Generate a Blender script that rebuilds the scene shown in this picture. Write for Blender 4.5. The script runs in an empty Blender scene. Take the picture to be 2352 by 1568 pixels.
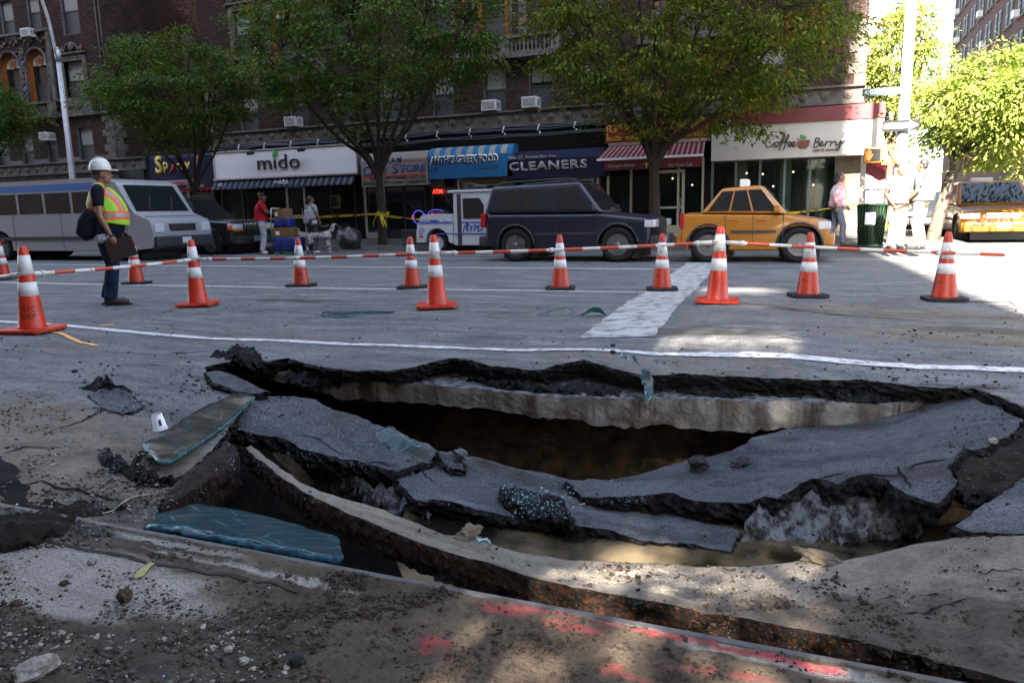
import bpy, bmesh, math, random
import numpy as np
from mathutils import Vector, Matrix, noise as mnoise
from mathutils.bvhtree import BVHTree
from mathutils.geometry import delaunay_2d_cdt
random.seed(11); RNG = np.random.default_rng(11)
SC = bpy.context.scene; COL = SC.collection
# ------------------------------------------------------------------ camera
FOC, YAW, PITCH, ROLL, EYE = 1693.0, 22.0, 10.05, 1.3, 1.1
def _basis():
    y, p, r = map(math.radians, (YAW, PITCH, ROLL))
    f = Vector((-math.sin(y)*math.cos(p), math.cos(y)*math.cos(p), -math.sin(p)))
    rt = Vector((math.cos(y), math.sin(y), 0)); u = rt.cross(f)
    return rt*math.cos(r)-u*math.sin(r), u*math.cos(r)+rt*math.sin(r), f
CR, CU, CF = _basis()
cam = bpy.data.cameras.new('camera'); camo = bpy.data.objects.new('camera', cam); COL.objects.link(camo)
cam.sensor_width = 36; cam.lens = FOC/2352*36; cam.clip_start = .05; cam.clip_end = 2000
camo.matrix_world = Matrix(((CR.x, CU.x, -CF.x, 0), (CR.y, CU.y, -CF.y, 0), (CR.z, CU.z, -CF.z, EYE), (0, 0, 0, 1)))
SC.camera = camo
# ------------------------------------------------------------------ light
SUN_EL, SUN_DX, SUN_DY = math.radians(38), .06, -1.0      # direction to the sun on the ground plan
wd = bpy.data.worlds.new('World'); SC.world = wd; wd.use_nodes = True
wn = wd.node_tree; wn.nodes.clear()
sky = wn.nodes.new('ShaderNodeTexSky'); sky.sky_type = 'NISHITA'; sky.sun_disc = False
sky.sun_elevation = SUN_EL; sky.sun_rotation = math.atan2(SUN_DX, SUN_DY); sky.air_density = 1.0; sky.dust_density = 1.0
bgn = wn.nodes.new('ShaderNodeBackground'); bgn.inputs['Strength'].default_value = .075
won = wn.nodes.new('ShaderNodeOutputWorld')
hsv = wn.nodes.new('ShaderNodeHueSaturation'); hsv.inputs['Saturation'].default_value = .75; wn.links.new(sky.outputs[0], hsv.inputs['Color']); wn.links.new(hsv.outputs[0], bgn.inputs[0]); wn.links.new(bgn.outputs[0], won.inputs[0])
sl = bpy.data.lights.new('sun', 'SUN'); sl.energy = 5.0; sl.angle = math.radians(.9); sl.color = (1, .91, .78)
so = bpy.data.objects.new('sun', sl); COL.objects.link(so)
_h = math.hypot(SUN_DX, SUN_DY)
TOSUN = Vector((SUN_DX/_h*math.cos(SUN_EL), SUN_DY/_h*math.cos(SUN_EL), math.sin(SUN_EL)))
so.rotation_euler = (-TOSUN).to_track_quat('-Z', 'Y').to_euler(); so.location = (5, -40, 60)
VS = SC.view_settings
VS.view_transform = 'Standard'; VS.look = 'None'; VS.gamma = 1; VS.use_curve_mapping = False; VS.exposure = 3.85
SC.cycles.max_bounces = 8; SC.cycles.use_denoising = True; SC.cycles.caustics_reflective = False; SC.cycles.caustics_refractive = False
# ------------------------------------------------------------------ sight lines of the photograph (2352 px wide) to places in the world
def ray(px, py): return CR*((px-1176)/FOC) + CU*((784-py)/FOC) + CF
def G(px, py, z=0.0):
    d = ray(px, py); return Vector((0, 0, EYE)) + d*((z-EYE)/d.z)
def W(px, py, Y):
    d = ray(px, py); return Vector((0, 0, EYE)) + d*(Y/d.y)
def pix(P):
    v = Vector(P)-Vector((0, 0, EYE)); d = v.dot(CF); return 1176+FOC*v.dot(CR)/d, 784-FOC*v.dot(CU)/d
# ------------------------------------------------------------------ materials
MATS = {}
def nd(nt, typ, **kw):
    n = nt.nodes.new(typ)
    for k, v in kw.items():
        if k in n.inputs.keys(): n.inputs[k].default_value = v
        else: setattr(n, k, v)
    return n
def rgba(c): return (c[0], c[1], c[2], 1)
def M(name, col, rough=.7, metal=0, var=0, vscale=6, col2=None, bump=0, bscale=60, spec=.5, emit=None, es=0, detail=4, coords='Object', island=0, contrast=(.35, .65), coat=0, bdet=4):
    """plain principled surface with noise-mixed second colour and fine relief"""
    if name in MATS: return MATS[name]
    m = bpy.data.materials.new(name); m.use_nodes = True; nt = m.node_tree; b = nt.nodes['Principled BSDF']
    b.inputs['Base Color'].default_value = rgba(col); b.inputs['Roughness'].default_value = rough; b.inputs['Metallic'].default_value = metal
    b.inputs['Specular IOR Level'].default_value = spec if rough < .65 or spec != .5 else .14
    if coat: b.inputs['Coat Weight'].default_value = coat; b.inputs['Coat Roughness'].default_value = .06
    tc = nd(nt, 'ShaderNodeTexCoord')
    src = None
    if var or col2:
        c2 = col2 or tuple(max(0, x*(1-var)) for x in col)
        n = nd(nt, 'ShaderNodeTexNoise', Scale=vscale, Detail=detail, Roughness=.6); nt.links.new(tc.outputs[coords], n.inputs['Vector'])
        r = nd(nt, 'ShaderNodeMapRange'); r.inputs[1].default_value = contrast[0]; r.inputs[2].default_value = contrast[1]; nt.links.new(n.outputs[0], r.inputs[0])
        mx = nd(nt, 'ShaderNodeMix', data_type='RGBA'); mx.inputs[6].default_value = rgba(col); mx.inputs[7].default_value = rgba(c2)
        nt.links.new(r.outputs[0], mx.inputs[0]); src = mx.outputs[2]
    if island:
        g = nd(nt, 'ShaderNodeNewGeometry'); hs = nd(nt, 'ShaderNodeHueSaturation')
        r2 = nd(nt, 'ShaderNodeMapRange'); r2.inputs[3].default_value = 1-island; r2.inputs[4].default_value = 1+island
        nt.links.new(g.outputs['Random Per Island'], r2.inputs[0]); nt.links.new(r2.outputs[0], hs.inputs['Value'])
        r3 = nd(nt, 'ShaderNodeMapRange'); r3.inputs[3].default_value = .5-island*.06; r3.inputs[4].default_value = .5+island*.05
        w = nd(nt, 'ShaderNodeTexWhiteNoise', noise_dimensions='1D'); nt.links.new(g.outputs['Random Per Island'], w.inputs['W'])
        nt.links.new(w.outputs[0], r3.inputs[0]); nt.links.new(r3.outputs[0], hs.inputs['Hue'])
        if src is not None: nt.links.new(src, hs.inputs['Color'])
        else: hs.inputs['Color'].default_value = rgba(col)
        src = hs.outputs[0]
    if src is not None: nt.links.new(src, b.inputs['Base Color'])
    if bump:
        n2 = nd(nt, 'ShaderNodeTexNoise', Scale=bscale, Detail=bdet, Roughness=.65); nt.links.new(tc.outputs[coords], n2.inputs['Vector'])
        bp = nd(nt, 'ShaderNodeBump', Strength=1.0, Distance=bump); nt.links.new(n2.outputs[0], bp.inputs['Height']); nt.links.new(bp.outputs[0], b.inputs['Normal'])
    if emit: b.inputs['Emission Color'].default_value = rgba(emit); b.inputs['Emission Strength'].default_value = es
    MATS[name] = m; return m
# ------------------------------------------------------------------ objects
def tag(o, label=None, cat=None, group=None, kind=None):
    if label: o['label'] = label
    if cat: o['category'] = cat
    if group: o['group'] = group
    if kind: o['kind'] = kind
    return o
def thing(name, label, cat, loc=(0, 0, 0), rz=0, group=None):
    o = bpy.data.objects.new(name, None); COL.objects.link(o); o.location = loc; o.rotation_euler = (0, 0, rz); o.empty_display_size = .2
    return tag(o, label, cat, group)
class MB:
    def __init__(s): s.v = []; s.f = []; s.m = []; s.s = []
    def add(s, v, f, m=0, smooth=False):
        o = len(s.v); s.v += [tuple(p) for p in v]
        for q in f: s.f.append(tuple(i+o for i in q)); s.m.append(m); s.s.append(smooth)
        return s
    def box(s, c, d, m=0, rz=0, R=None):
        x, y, z = d[0]/2, d[1]/2, d[2]/2
        vs = [Vector((a*x, b*y, e*z)) for e in (-1, 1) for b in (-1, 1) for a in (-1, 1)]
        R = R or (Matrix.Rotation(rz, 3, 'Z') if rz else None)
        if R: vs = [R @ v for v in vs]
        c = Vector(c); return s.add([v+c for v in vs], [(0, 2, 3, 1), (4, 5, 7, 6), (0, 1, 5, 4), (2, 6, 7, 3), (0, 4, 6, 2), (1, 3, 7, 5)], m)
    def bx(s, a, b, m=0): return s.box([(p+q)/2 for p, q in zip(a, b)], [abs(q-p) for p, q in zip(a, b)], m)
    def tube(s, pts, rad, n=8, m=0, smooth=True, cap=True, flat=1.0):
        pts = [Vector(p) for p in pts]; N = len(pts)
        rad = [rad]*N if not hasattr(rad, '__len__') else list(rad)
        t0 = (pts[1]-pts[0]).normalized(); a = Vector((0, 0, 1)) if abs(t0.z) < .9 else Vector((1, 0, 0))
        u = t0.cross(a).normalized(); vs = []
        for i, p in enumerate(pts):
            t = (pts[min(i+1, N-1)]-pts[max(i-1, 0)])
            t = t.normalized() if t.length > 1e-9 else t0
            u = (u-t*u.dot(t)); u = u.normalized() if u.length > 1e-6 else t.orthogonal().normalized()
            w = t.cross(u)
            for k in range(n):
                an = 2*math.pi*k/n; vs.append(p+(u*math.cos(an)+w*math.sin(an)*flat)*rad[i])
        fs = [(i*n+k, i*n+(k+1) % n, (i+1)*n+(k+1) % n, (i+1)*n+k) for i in range(N-1) for k in range(n)]
        s.add(vs, fs, m, smooth)
        if cap:
            o = len(s.v)-N*n
            s.f.append(tuple(o+k for k in reversed(range(n)))); s.m.append(m); s.s.append(False)
            s.f.append(tuple(o+(N-1)*n+k for k in range(n))); s.m.append(m); s.s.append(False)
        return s
    def lathe(s, prof, c=(0, 0, 0), n=20, m=0, smooth=True, R=None, ang=None):
        vs = []; c = Vector(c)
        for r, z in prof:
            for k in range(n):
                a = 2*math.pi*k/n; v = Vector((r*math.cos(a), r*math.sin(a), z)); vs.append((R @ v if R else v)+c)
        fs = [(i*n+k, i*n+(k+1) % n, (i+1)*n+(k+1) % n, (i+1)*n+k) for i in range(len(prof)-1) for k in range(n)]
        s.add(vs, fs, m, smooth); o = len(s.v)-len(vs)
        if prof[0][0] > 1e-4: s.f.append(tuple(o+k for k in reversed(range(n)))); s.m.append(m); s.s.append(False)
        if prof[-1][0] > 1e-4: s.f.append(tuple(o+(len(prof)-1)*n+k for k in range(n))); s.m.append(m); s.s.append(False)
        return s
    def prism(s, poly, a, b, axis='Y', m=0, smooth=False):
        """polygon in the two other axes pulled from a to b along axis"""
        def P(p, h): return {'Y': (p[0], h, p[1]), 'Z': (p[0], p[1], h), 'X': (h, p[0], p[1])}[axis]
        n = len(poly); vs = [P(p, a) for p in poly]+[P(p, b) for p in poly]
        s.add(vs, [(i, (i+1) % n, n+(i+1) % n, n+i) for i in range(n)], m, smooth)
        return s.add(vs, [tuple(range(n-1, -1, -1)), tuple(range(n, 2*n))], m)
    def ball(s, c, r, n=12, m=0, R=None, k=None):
        k = k or max(4, n//2); r = r if hasattr(r, '__len__') else (r, r, r); vs = []; c = Vector(c)
        for i in range(k+1):
            t = math.pi*i/k
            for j in range(n):
                a = 2*math.pi*j/n; v = Vector((r[0]*math.sin(t)*math.cos(a), r[1]*math.sin(t)*math.sin(a), r[2]*math.cos(t)))
                vs.append((R @ v if R else v)+c)
        return s.add(vs, [(i*n+j, (i+1)*n+j, (i+1)*n+(j+1) % n, i*n+(j+1) % n) for i in range(k) for j in range(n)], m, True)
    def build(s, name, mats, parent=None, world=True, bevel=0, kind=None, segs=2, angle=40, weld=False):
        me = bpy.data.meshes.new(name); org = parent.location if (parent is not None and world) else Vector((0, 0, 0))
        if parent is not None and world and parent.parent is not None: org = org+parent.parent.location
        vs = [(p[0]-org[0], p[1]-org[1], p[2]-org[2]) for p in s.v] if org.length else s.v
        me.from_pydata(vs, [], s.f)
        if s.f:
            me.polygons.foreach_set('material_index', s.m); me.polygons.foreach_set('use_smooth', s.s)
        mats = mats if isinstance(mats, (list, tuple)) else [mats]
        for m in mats: me.materials.append(m)
        if weld or bevel:
            bm = bmesh.new(); bm.from_mesh(me)
            if weld: bmesh.ops.remove_doubles(bm, verts=bm.verts, dist=1e-4)
            bmesh.ops.recalc_face_normals(bm, faces=bm.faces)
            if bevel:
                ed = [e for e in bm.edges if len(e.link_faces) == 2 and e.calc_face_angle(0) > math.radians(angle)]
                bmesh.ops.bevel(bm, geom=ed, offset=bevel, offset_type='OFFSET', segments=segs, profile=.6, affect='EDGES', clamp_overlap=True)
            bm.to_mesh(me); bm.free()
            if bevel and segs >= 3:
                me.polygons.foreach_set('use_smooth', [True]*len(me.polygons)); me.set_sharp_from_angle(angle=math.radians(38))
        me.update(); o = bpy.data.objects.new(name, me); COL.objects.link(o)
        if parent is not None: o.parent = parent
        if kind: o['kind'] = kind
        return o
def npmesh(name, V, Fc, mats, parent=None, smooth=False, mi=None, kind=None, attrs=None):
    """fast mesh from arrays; Fc is an (n,k) array"""
    me = bpy.data.meshes.new(name); V = np.asarray(V, np.float32); Fc = np.asarray(Fc, np.int32); n, k = Fc.shape
    me.vertices.add(len(V)); me.vertices.foreach_set('co', V.ravel())
    me.loops.add(n*k); me.loops.foreach_set('vertex_index', Fc.ravel())
    me.polygons.add(n); me.polygons.foreach_set('loop_start', np.arange(0, n*k, k, dtype=np.int32))
    if mi is not None: me.polygons.foreach_set('material_index', np.asarray(mi, np.int32))
    me.polygons.foreach_set('use_smooth', np.full(n, smooth) if not hasattr(smooth, '__len__') else np.asarray(smooth))
    for m in (mats if isinstance(mats, (list, tuple)) else [mats]): me.materials.append(m)
    for a, d in (attrs or {}).items():
        at = me.attributes.new(a, 'FLOAT', 'POINT'); at.data.foreach_set('value', np.asarray(d, np.float32))
    me.update(calc_edges=True); me.validate()
    o = bpy.data.objects.new(name, me); COL.objects.link(o)
    if parent is not None: o.parent = parent
    if kind: o['kind'] = kind
    return o
def copy_tree(o, parent=None):
    c = o.copy(); COL.objects.link(c); c.parent = parent
    for ch in list(o.children): copy_tree(ch, c)
    return c
FONT = bpy.data.fonts.load('<builtin>') if '<builtin>' in bpy.data.fonts else None
def text(body, x, z, h, Y, mat, parent, width=None, bold=0, shear=0, depth=.012, name='lettering', align='LEFT', tilt=None, space=1.0):
    """raised lettering on a wall that faces -Y; x is its left end, z its baseline, h its capital height"""
    cu = bpy.data.curves.new('t', 'FONT'); cu.body = body; cu.size = 1; cu.offset = bold; cu.shear = shear; cu.extrude = 0.0; cu.space_character = space; cu.resolution_u = 2
    o = bpy.data.objects.new('t', cu); COL.objects.link(o); dg = bpy.context.evaluated_depsgraph_get(); dg.update()
    me = bpy.data.meshes.new_from_object(o.evaluated_get(dg)); bpy.data.objects.remove(o); bpy.data.curves.remove(cu)
    if not len(me.vertices): return None
    co = np.empty(len(me.vertices)*3, np.float32); me.vertices.foreach_get('co', co); co = co.reshape(-1, 3)
    sc = h/.69; w = co[:, 0].max()-co[:, 0].min(); sx = sc if not width else width/w
    X = (co[:, 0]-co[:, 0].min())*sx; Z = co[:, 1]*sc
    if align == 'CENTER': X = X-w*sx/2
    if align == 'RIGHT': X = X-w*sx
    bm = bmesh.new(); bm.from_mesh(me); r = bmesh.ops.extrude_face_region(bm, geom=list(bm.faces)) if depth else None
    vs = [e for e in r['geom'] if isinstance(e, bmesh.types.BMVert)] if r else []
    bm.verts.ensure_lookup_table(); n0 = len(me.vertices)
    for v in bm.verts: v.co = (0, 0, 0) if False else v.co
    org = parent.location if parent is not None else Vector((0, 0, 0))
    if parent is not None and parent.parent is not None: org = org+parent.parent.location
    mn = co[:, 0].min(); ex = set(vs)
    for v in bm.verts:
        px = (v.co.x-mn)*sx-(w*sx/2 if align == 'CENTER' else w*sx if align == 'RIGHT' else 0); pz = v.co.y*sc
        p = Vector((x+px, Y-(depth if v in ex else 0), z+pz))
        if tilt: p = tilt(p)
        v.co = p-org
    bmesh.ops.recalc_face_normals(bm, faces=bm.faces); bm.to_mesh(me); bm.free(); me.materials.clear(); me.materials.append(mat)
    me.name = name; o = bpy.data.objects.new(name, me); COL.objects.link(o)
    if parent is not None: o.parent = parent
    return o
def smoothpath(pts, k=6):
    """Catmull-Rom through points"""
    P = [Vector(p) for p in pts]; P = [P[0]*2-P[1]]+P+[P[-1]*2-P[-2]]; out = []
    for i in range(1, len(P)-2):
        for j in range(k):
            t = j/k; a, b, c, d = P[i-1:i+3]
            out.append(.5*((2*b)+(c-a)*t+(2*a-5*b+4*c-d)*t*t+(3*b-a-3*c+d)*t**3))
    return out+[P[-2]]
def ns(x, y, z=0.0, f=1.0): return mnoise.noise((x*f, y*f, z*f+3.7))
def fbm(x, y, z=0.0, f=1.0, o=4): return mnoise.fractal((x*f+11.3, y*f-4.1, z*f+1.7), 1.0, 2.0, o)
class RBF:
    """thin-plate surface through scattered heights"""
    def __init__(s, P, z, lam=1e-3):
        P = np.asarray(P, float)[:, :2]; n = len(P); s.P = P
        A = np.zeros((n+3, n+3)); A[:n, :n] = s.k(P, P)+np.eye(n)*lam; A[:n, n] = 1; A[:n, n+1:] = P; A[n, :n] = 1; A[n+1:, :n] = P.T
        s.w = np.linalg.solve(A, np.concatenate([np.asarray(z, float), np.zeros(3)]))
    def k(s, a, b):
        d = ((a[:, None]-b[None])**2).sum(-1); return .5*d*np.log(d+1e-12)
    def __call__(s, Q):
        Q = np.asarray(Q, float)[:, :2]; n = len(s.P); return s.k(Q, s.P) @ s.w[:n]+s.w[n]+Q @ s.w[n+1:]
def inside(P, poly):
    P = np.asarray(P); poly = np.asarray(poly); x, y = P[:, 0], P[:, 1]; c = np.zeros(len(P), bool); n = len(poly)
    for i in range(n):
        a, b = poly[i], poly[(i+1) % n]
        t = ((a[1] > y) != (b[1] > y)); xx = (b[0]-a[0])*(y-a[1])/((b[1]-a[1]) or 1e-12)+a[0]; c ^= t & (x < xx)
    return c
def jagline(pts, step, jag, seed=0, closed=True, keep=None):
    """resample a polyline (Vectors) with rough sideways breaks"""
    out = []; n = len(pts); rr = random.Random(seed)
    for i in range(n if closed else n-1):
        a, b = pts[i], pts[(i+1) % n]; L = (b-a).length; k = max(1, int(L/step)); dv = (b-a); nrm = Vector((-dv.y, dv.x, 0)); nrm = nrm.normalized() if nrm.length else nrm
        for j in range(k):
            t = j/k; p = a.lerp(b, t); o = (fbm(p.x, p.y, seed, 9, 3)*.75+rr.uniform(-.35, .35))*jag
            out.append(p+nrm*o)
    if not closed: out.append(pts[-1])
    return out
def cdt_fill(poly, extra, holes=()):
    """triangulate a plan polygon with extra inner points; returns verts2d, tris, boundary index order of outline"""
    vs = [Vector((p[0], p[1])) for p in poly]; n = len(vs); ed = [(i, (i+1) % n) for i in range(n)]
    for h in holes:
        o = len(vs); vs += [Vector((p[0], p[1])) for p in h]; ed += [(o+i, o+(i+1) % len(h)) for i in range(len(h))]
    vs += [Vector((p[0], p[1])) for p in extra]
    r = delaunay_2d_cdt(vs, ed, [], 0, 1e-5, True)
    V = np.array([(v.x, v.y) for v in r[0]]); T = np.array([t for t in r[2] if len(t) == 3])
    c = V[T].mean(1); k = inside(c, [(p[0], p[1]) for p in poly])
    for h in holes: k &= ~inside(c, [(p[0], p[1]) for p in h])
    T = T[k]; a = V[T]; s = np.cross(a[:, 1]-a[:, 0], a[:, 2]-a[:, 0]); T[s < 0] = T[s < 0][:, ::-1]
    return V, T
def boundary_loops(T):
    e = {}
    for t in T:
        for i in range(3): e[(t[i], t[(i+1) % 3])] = 1
    return [(a, b) for (a, b) in e if (b, a) not in e]
def slab(name, outline, inner, thick, mats, parent=None, grid=.05, jag=.018, rough=.004, rf=14, seed=1, step=.03, attrs=None, kind=None, siderough=.014, rings=4, lam=1e-3, undercut=.3, world=None, inner_rough=0, plates=0):
    """a broken plate: traced plan outline with heights, rough top, torn sides and underside"""
    pts = world if world is not None else [G(x, y, z) for x, y, z in outline]; inn = [G(x, y, z) for x, y, z in inner]
    ctl = pts+inn; rb = RBF([(p.x, p.y) for p in ctl], [p.z for p in ctl], lam)
    ol = jagline(pts, step, jag, seed); arr = np.array([(p.x, p.y) for p in ol]); mn, mx = arr.min(0), arr.max(0)
    gx, gy = np.meshgrid(np.arange(mn[0], mx[0], grid), np.arange(mn[1], mx[1], grid*.87)); gx[1::2] += grid/2
    gp = np.stack([gx.ravel(), gy.ravel()], 1)+RNG.uniform(-grid*.25, grid*.25, (gx.size, 2)); gp = gp[inside(gp, arr)]
    d = np.sqrt(((gp[:, None]-arr[None])**2).sum(-1)).min(1) if len(gp) else np.zeros(0); gp = gp[d > grid*.45] if len(gp) else gp
    V2, T = cdt_fill(ol, gp)
    z = rb(V2); z = z+np.array([fbm(x, y, seed, rf, 4)*rough for x, y in V2]); n = len(V2)
    if plates:      # faulted into a few tilted blocks
        pr = np.random.default_rng(seed+500); q = V2[pr.choice(n, plates)]; tl = pr.normal(0, .035, (plates, 2)); of = pr.uniform(-.009, .009, plates); wob = np.array([[fbm(x, y, 2, 5, 3), fbm(x, y, 9, 5, 3)] for x, y in V2])*.07
        ci = (((V2+wob)[:, None]-q[None])**2).sum(-1).argmin(1); z = z+((V2-q[ci])*tl[ci]).sum(1)+of[ci]
    if inner_rough:
        ed = np.concatenate([np.sqrt(((c[:, None]-arr[None])**2).sum(-1)).min(1) for c in np.array_split(V2, max(1, n//1500))]); k = np.clip((ed-.02)/.12, 0, 1); z = z+k*np.array([(fbm(x, y, 6, 6, 4)*.9+max(0, fbm(x, y, 8, 19, 4))*1.0-.9*max(0, .12-abs(fbm(x, y, 4, 2.6, 3)))*max(0, fbm(x, y, 14, 1.3, 2)+.2))*inner_rough for x, y in V2])
    be = boundary_loops(T); bi = sorted({a for a, b in be}); top = np.column_stack([V2, z])
    nr = np.zeros((n, 2))
    for a, b in be:
        dv = V2[b]-V2[a]; q = np.array([dv[1], -dv[0]])/(np.linalg.norm(dv)+1e-9); nr[a] += q; nr[b] += q
    L = np.linalg.norm(nr, axis=1); nr[L > 0] /= L[L > 0][:, None]
    th = np.array([thick(x, y) if callable(thick) else thick for x, y in V2])
    V = [tuple(p) for p in top]; F = [tuple(t) for t in T]; mi = [0]*len(F); sm = [True]*len(F); prev = {i: i for i in bi}
    for r in range(1, rings+1):
        cur = {}
        for i in bi:
            f = r/rings; jx = random.gauss(0, siderough)-undercut*th[i]*f*f*.5+siderough*.6
            cur[i] = len(V); V.append((V2[i, 0]+nr[i, 0]*jx, V2[i, 1]+nr[i, 1]*jx, z[i]-th[i]*f+random.gauss(0, th[i]*.05)))
        for a, b in be:
            q = (prev[a], cur[a], cur[b], prev[b]); F += [(q[0], q[1], q[2]), (q[0], q[2], q[3])]; mi += [1, 1]; sm += [False, False]
        prev = cur
    bot = {}
    for i in range(n):
        if i in prev: bot[i] = prev[i]
        else: bot[i] = len(V); V.append((V2[i, 0], V2[i, 1], z[i]-th[i]+random.gauss(0, min(.006, th[i]*.08))))
    for t in T: F.append((bot[t[0]], bot[t[2]], bot[t[1]])); mi.append(1); sm.append(False)
    V = np.array(V)
    if parent is not None: V = V-np.array(parent.location)
    at = None
    if attrs:
        Vw = V+np.array(parent.location) if parent is not None else V; at = {k: f(Vw) for k, f in attrs.items()}
    return npmesh(name, V, np.array(F), mats, parent, sm, mi, kind, at)
def vfbm(V, f, o=3, s=0.0): return np.array([fbm(x, y, z+s, f, o) for x, y, z in V])
def blob(V, spots):
    """soft patches on the plan: (px,py,radius_m[,ratio y]) in picture coordinates of the flat road"""
    r = np.zeros(len(V))
    for sp in spots:
        c = G(sp[0], sp[1], sp[5] if len(sp) > 5 else 0); q = sp[3] if len(sp) > 3 else 1.0; w = sp[4] if len(sp) > 4 else 1.0
        d = np.sqrt(((V[:, 0]-c.x)/sp[2])**2+((V[:, 1]-c.y)/(sp[2]*q))**2); r = np.maximum(r, w*np.clip(1.6-d*1.15, 0, 1))
    return r
# ================================================================== ground materials
def ground_mat(name, base, base2, sand, sand2, rough=.85, wetcol=(.018, .017, .016), paint=None, bump=.006, agg=.55, sandbump=.006):
    m = bpy.data.materials.new(name); m.use_nodes = True; nt = m.node_tree; L = nt.links.new; b = nt.nodes['Principled BSDF']
    tc = nd(nt, 'ShaderNodeTexCoord'); O = tc.outputs['Object']
    def noise(s, d=5, r=.6):
        n = nd(nt, 'ShaderNodeTexNoise', Scale=s, Detail=d, Roughness=r); L(O, n.inputs['Vector']); return n.outputs[0]
    def rng(x, a, c, lo=0, hi=1):
        r = nd(nt, 'ShaderNodeMapRange'); r.inputs[1].default_value = a; r.inputs[2].default_value = c; r.inputs[3].default_value = lo; r.inputs[4].default_value = hi; L(x, r.inputs[0]); return r.outputs[0]
    def mix(f, a, c):
        x = nd(nt, 'ShaderNodeMix', data_type='RGBA'); L(f, x.inputs[0])
        for i, v in ((6, a), (7, c)):
            if isinstance(v, tuple): x.inputs[i].default_value = rgba(v)
            else: L(v, x.inputs[i])
        return x.outputs[2]
    def math_(op, a, c):
        x = nd(nt, 'ShaderNodeMath', operation=op)
        for i, v in ((0, a), (1, c)):
            if isinstance(v, (int, float)): x.inputs[i].default_value = v
            else: L(v, x.inputs[i])
        return x.outputs[0]
    def attr(n):
        a = nd(nt, 'ShaderNodeAttribute'); a.attribute_name = n; return a.outputs['Fac']
    A = mix(rng(noise(1.7), .35, .65), base, base2)
    mp = nd(nt, 'ShaderNodeMapping'); mp.inputs['Scale'].default_value = (.55, 3.2, 1); L(O, mp.inputs[0]); st = nd(nt, 'ShaderNodeTexNoise', Scale=1.6, Detail=8, Roughness=.7); L(mp.outputs[0], st.inputs['Vector'])
    A = mix(rng(st.outputs[0], .52, .70), A, tuple(x*.5 for x in base)); A = mix(rng(st.outputs[0], .46, .30), A, tuple(x*1.45 for x in base2))
    A = mix(rng(noise(11, 8, .75), .5, .74), A, tuple(x*.45 for x in base))
    vo = nd(nt, 'ShaderNodeTexVoronoi', Scale=140); L(O, vo.inputs['Vector'])
    sp = rng(vo.outputs['Color'], .0, 1.0, 1-agg, 1+agg); hs = nd(nt, 'ShaderNodeHueSaturation'); L(A, hs.inputs['Color']); L(sp, hs.inputs['Value']); A = hs.outputs[0]
    S = mix(rng(noise(5, 6), .35, .7), sand, sand2)
    S = mix(rng(noise(55, 4), .52, .72), S, tuple(x*.5 for x in sand2))
    sf = math_('ADD', attr('sand'), math_('MULTIPLY', math_('SUBTRACT', noise(7, 7, .7), .5), 1.3)); sf = rng(sf, .3, .75)
    C = mix(sf, A, S)
    if paint:
        pf = math_('ADD', attr('paint'), math_('MULTIPLY', math_('SUBTRACT', noise(22, 9, .8), .5), 1.8)); C = mix(rng(pf, .42, .95), C, paint)
    wf = math_('ADD', attr('wet'), math_('MULTIPLY', math_('SUBTRACT', noise(4, 5), .5), .9)); wf = rng(wf, .35, .65); wd_ = mix(rng(noise(30), .4, .6), wetcol, tuple(x*1.8 for x in wetcol))
    C = mix(wf, C, wd_)
    L(C, b.inputs['Base Color']); L(rng(wf, 0, 1, rough, .45), b.inputs['Roughness']); b.inputs['Specular IOR Level'].default_value = .2
    h = math_('ADD', math_('MULTIPLY', vo.outputs['Distance'], .5), math_('MULTIPLY', noise(45, 6, .7), 1.0))
    h2 = math_('ADD', math_('MULTIPLY', noise(28, 8, .75), 2.2), math_('MULTIPLY', noise(120, 4), .6))
    hm = nd(nt, 'ShaderNodeMix', data_type='FLOAT'); L(sf, hm.inputs[0]); L(h, hm.inputs[2]); L(h2, hm.inputs[3])
    bp = nd(nt, 'ShaderNodeBump', Strength=1, Distance=bump); L(hm.outputs[0], bp.inputs['Height']); L(bp.outputs[0], b.inputs['Normal'])
    MATS[name] = m; return m
ASPH = ground_mat('asphalt', (.100, .099, .10), (.15, .147, .144), (.20, .165, .13), (.10, .08, .062), agg=.5, bump=.009)
SLABM = ground_mat('slab_asphalt', (.055, .058, .067), (.084, .087, .096), (.12, .10, .08), (.06, .05, .04), bump=.011, agg=.55)
MUD = ground_mat('muddy_sand', (.27, .232, .188), (.19, .165, .138), (.17, .14, .108), (.075, .06, .047), bump=.022, agg=.25)
WALKM = ground_mat('sidewalk_concrete', (.34, .31, .27), (.26, .235, .205), (.158, .12, .084), (.062, .044, .031), paint=(.46, .075, .08), bump=.02, agg=.22)
TORN = M('torn_asphalt', (.005, .005, .0055), .7, spec=.10, col2=(.022, .022, .023), vscale=38, bump=.02, bscale=55, contrast=(.45, .62), bdet=6)
RUST = M('rusty_asphalt_face', (.007, .0055, .005), .65, spec=.16, col2=(.062, .018, .004), vscale=50, bump=.02, bscale=85, contrast=(.50, .70), bdet=6)
CONC = M('old_concrete', (.205, .198, .182), .85, col2=(.095, .08, .064), vscale=5, bump=.012, bscale=40, detail=8, contrast=(.42, .62))
_nt = CONC.node_tree; _b = _nt.nodes['Principled BSDF']; _l = [l for l in _nt.links if l.to_socket == _b.inputs['Base Color']][0].from_socket
_tc = nd(_nt, 'ShaderNodeTexCoord'); _mp = nd(_nt, 'ShaderNodeMapping'); _mp.inputs['Scale'].default_value = (7, 7, 1.0); _nt.links.new(_tc.outputs['Object'], _mp.inputs[0]); _n = nd(_nt, 'ShaderNodeTexNoise', Scale=1.0, Detail=6, Roughness=.65); _nt.links.new(_mp.outputs[0], _n.inputs['Vector'])
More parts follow.
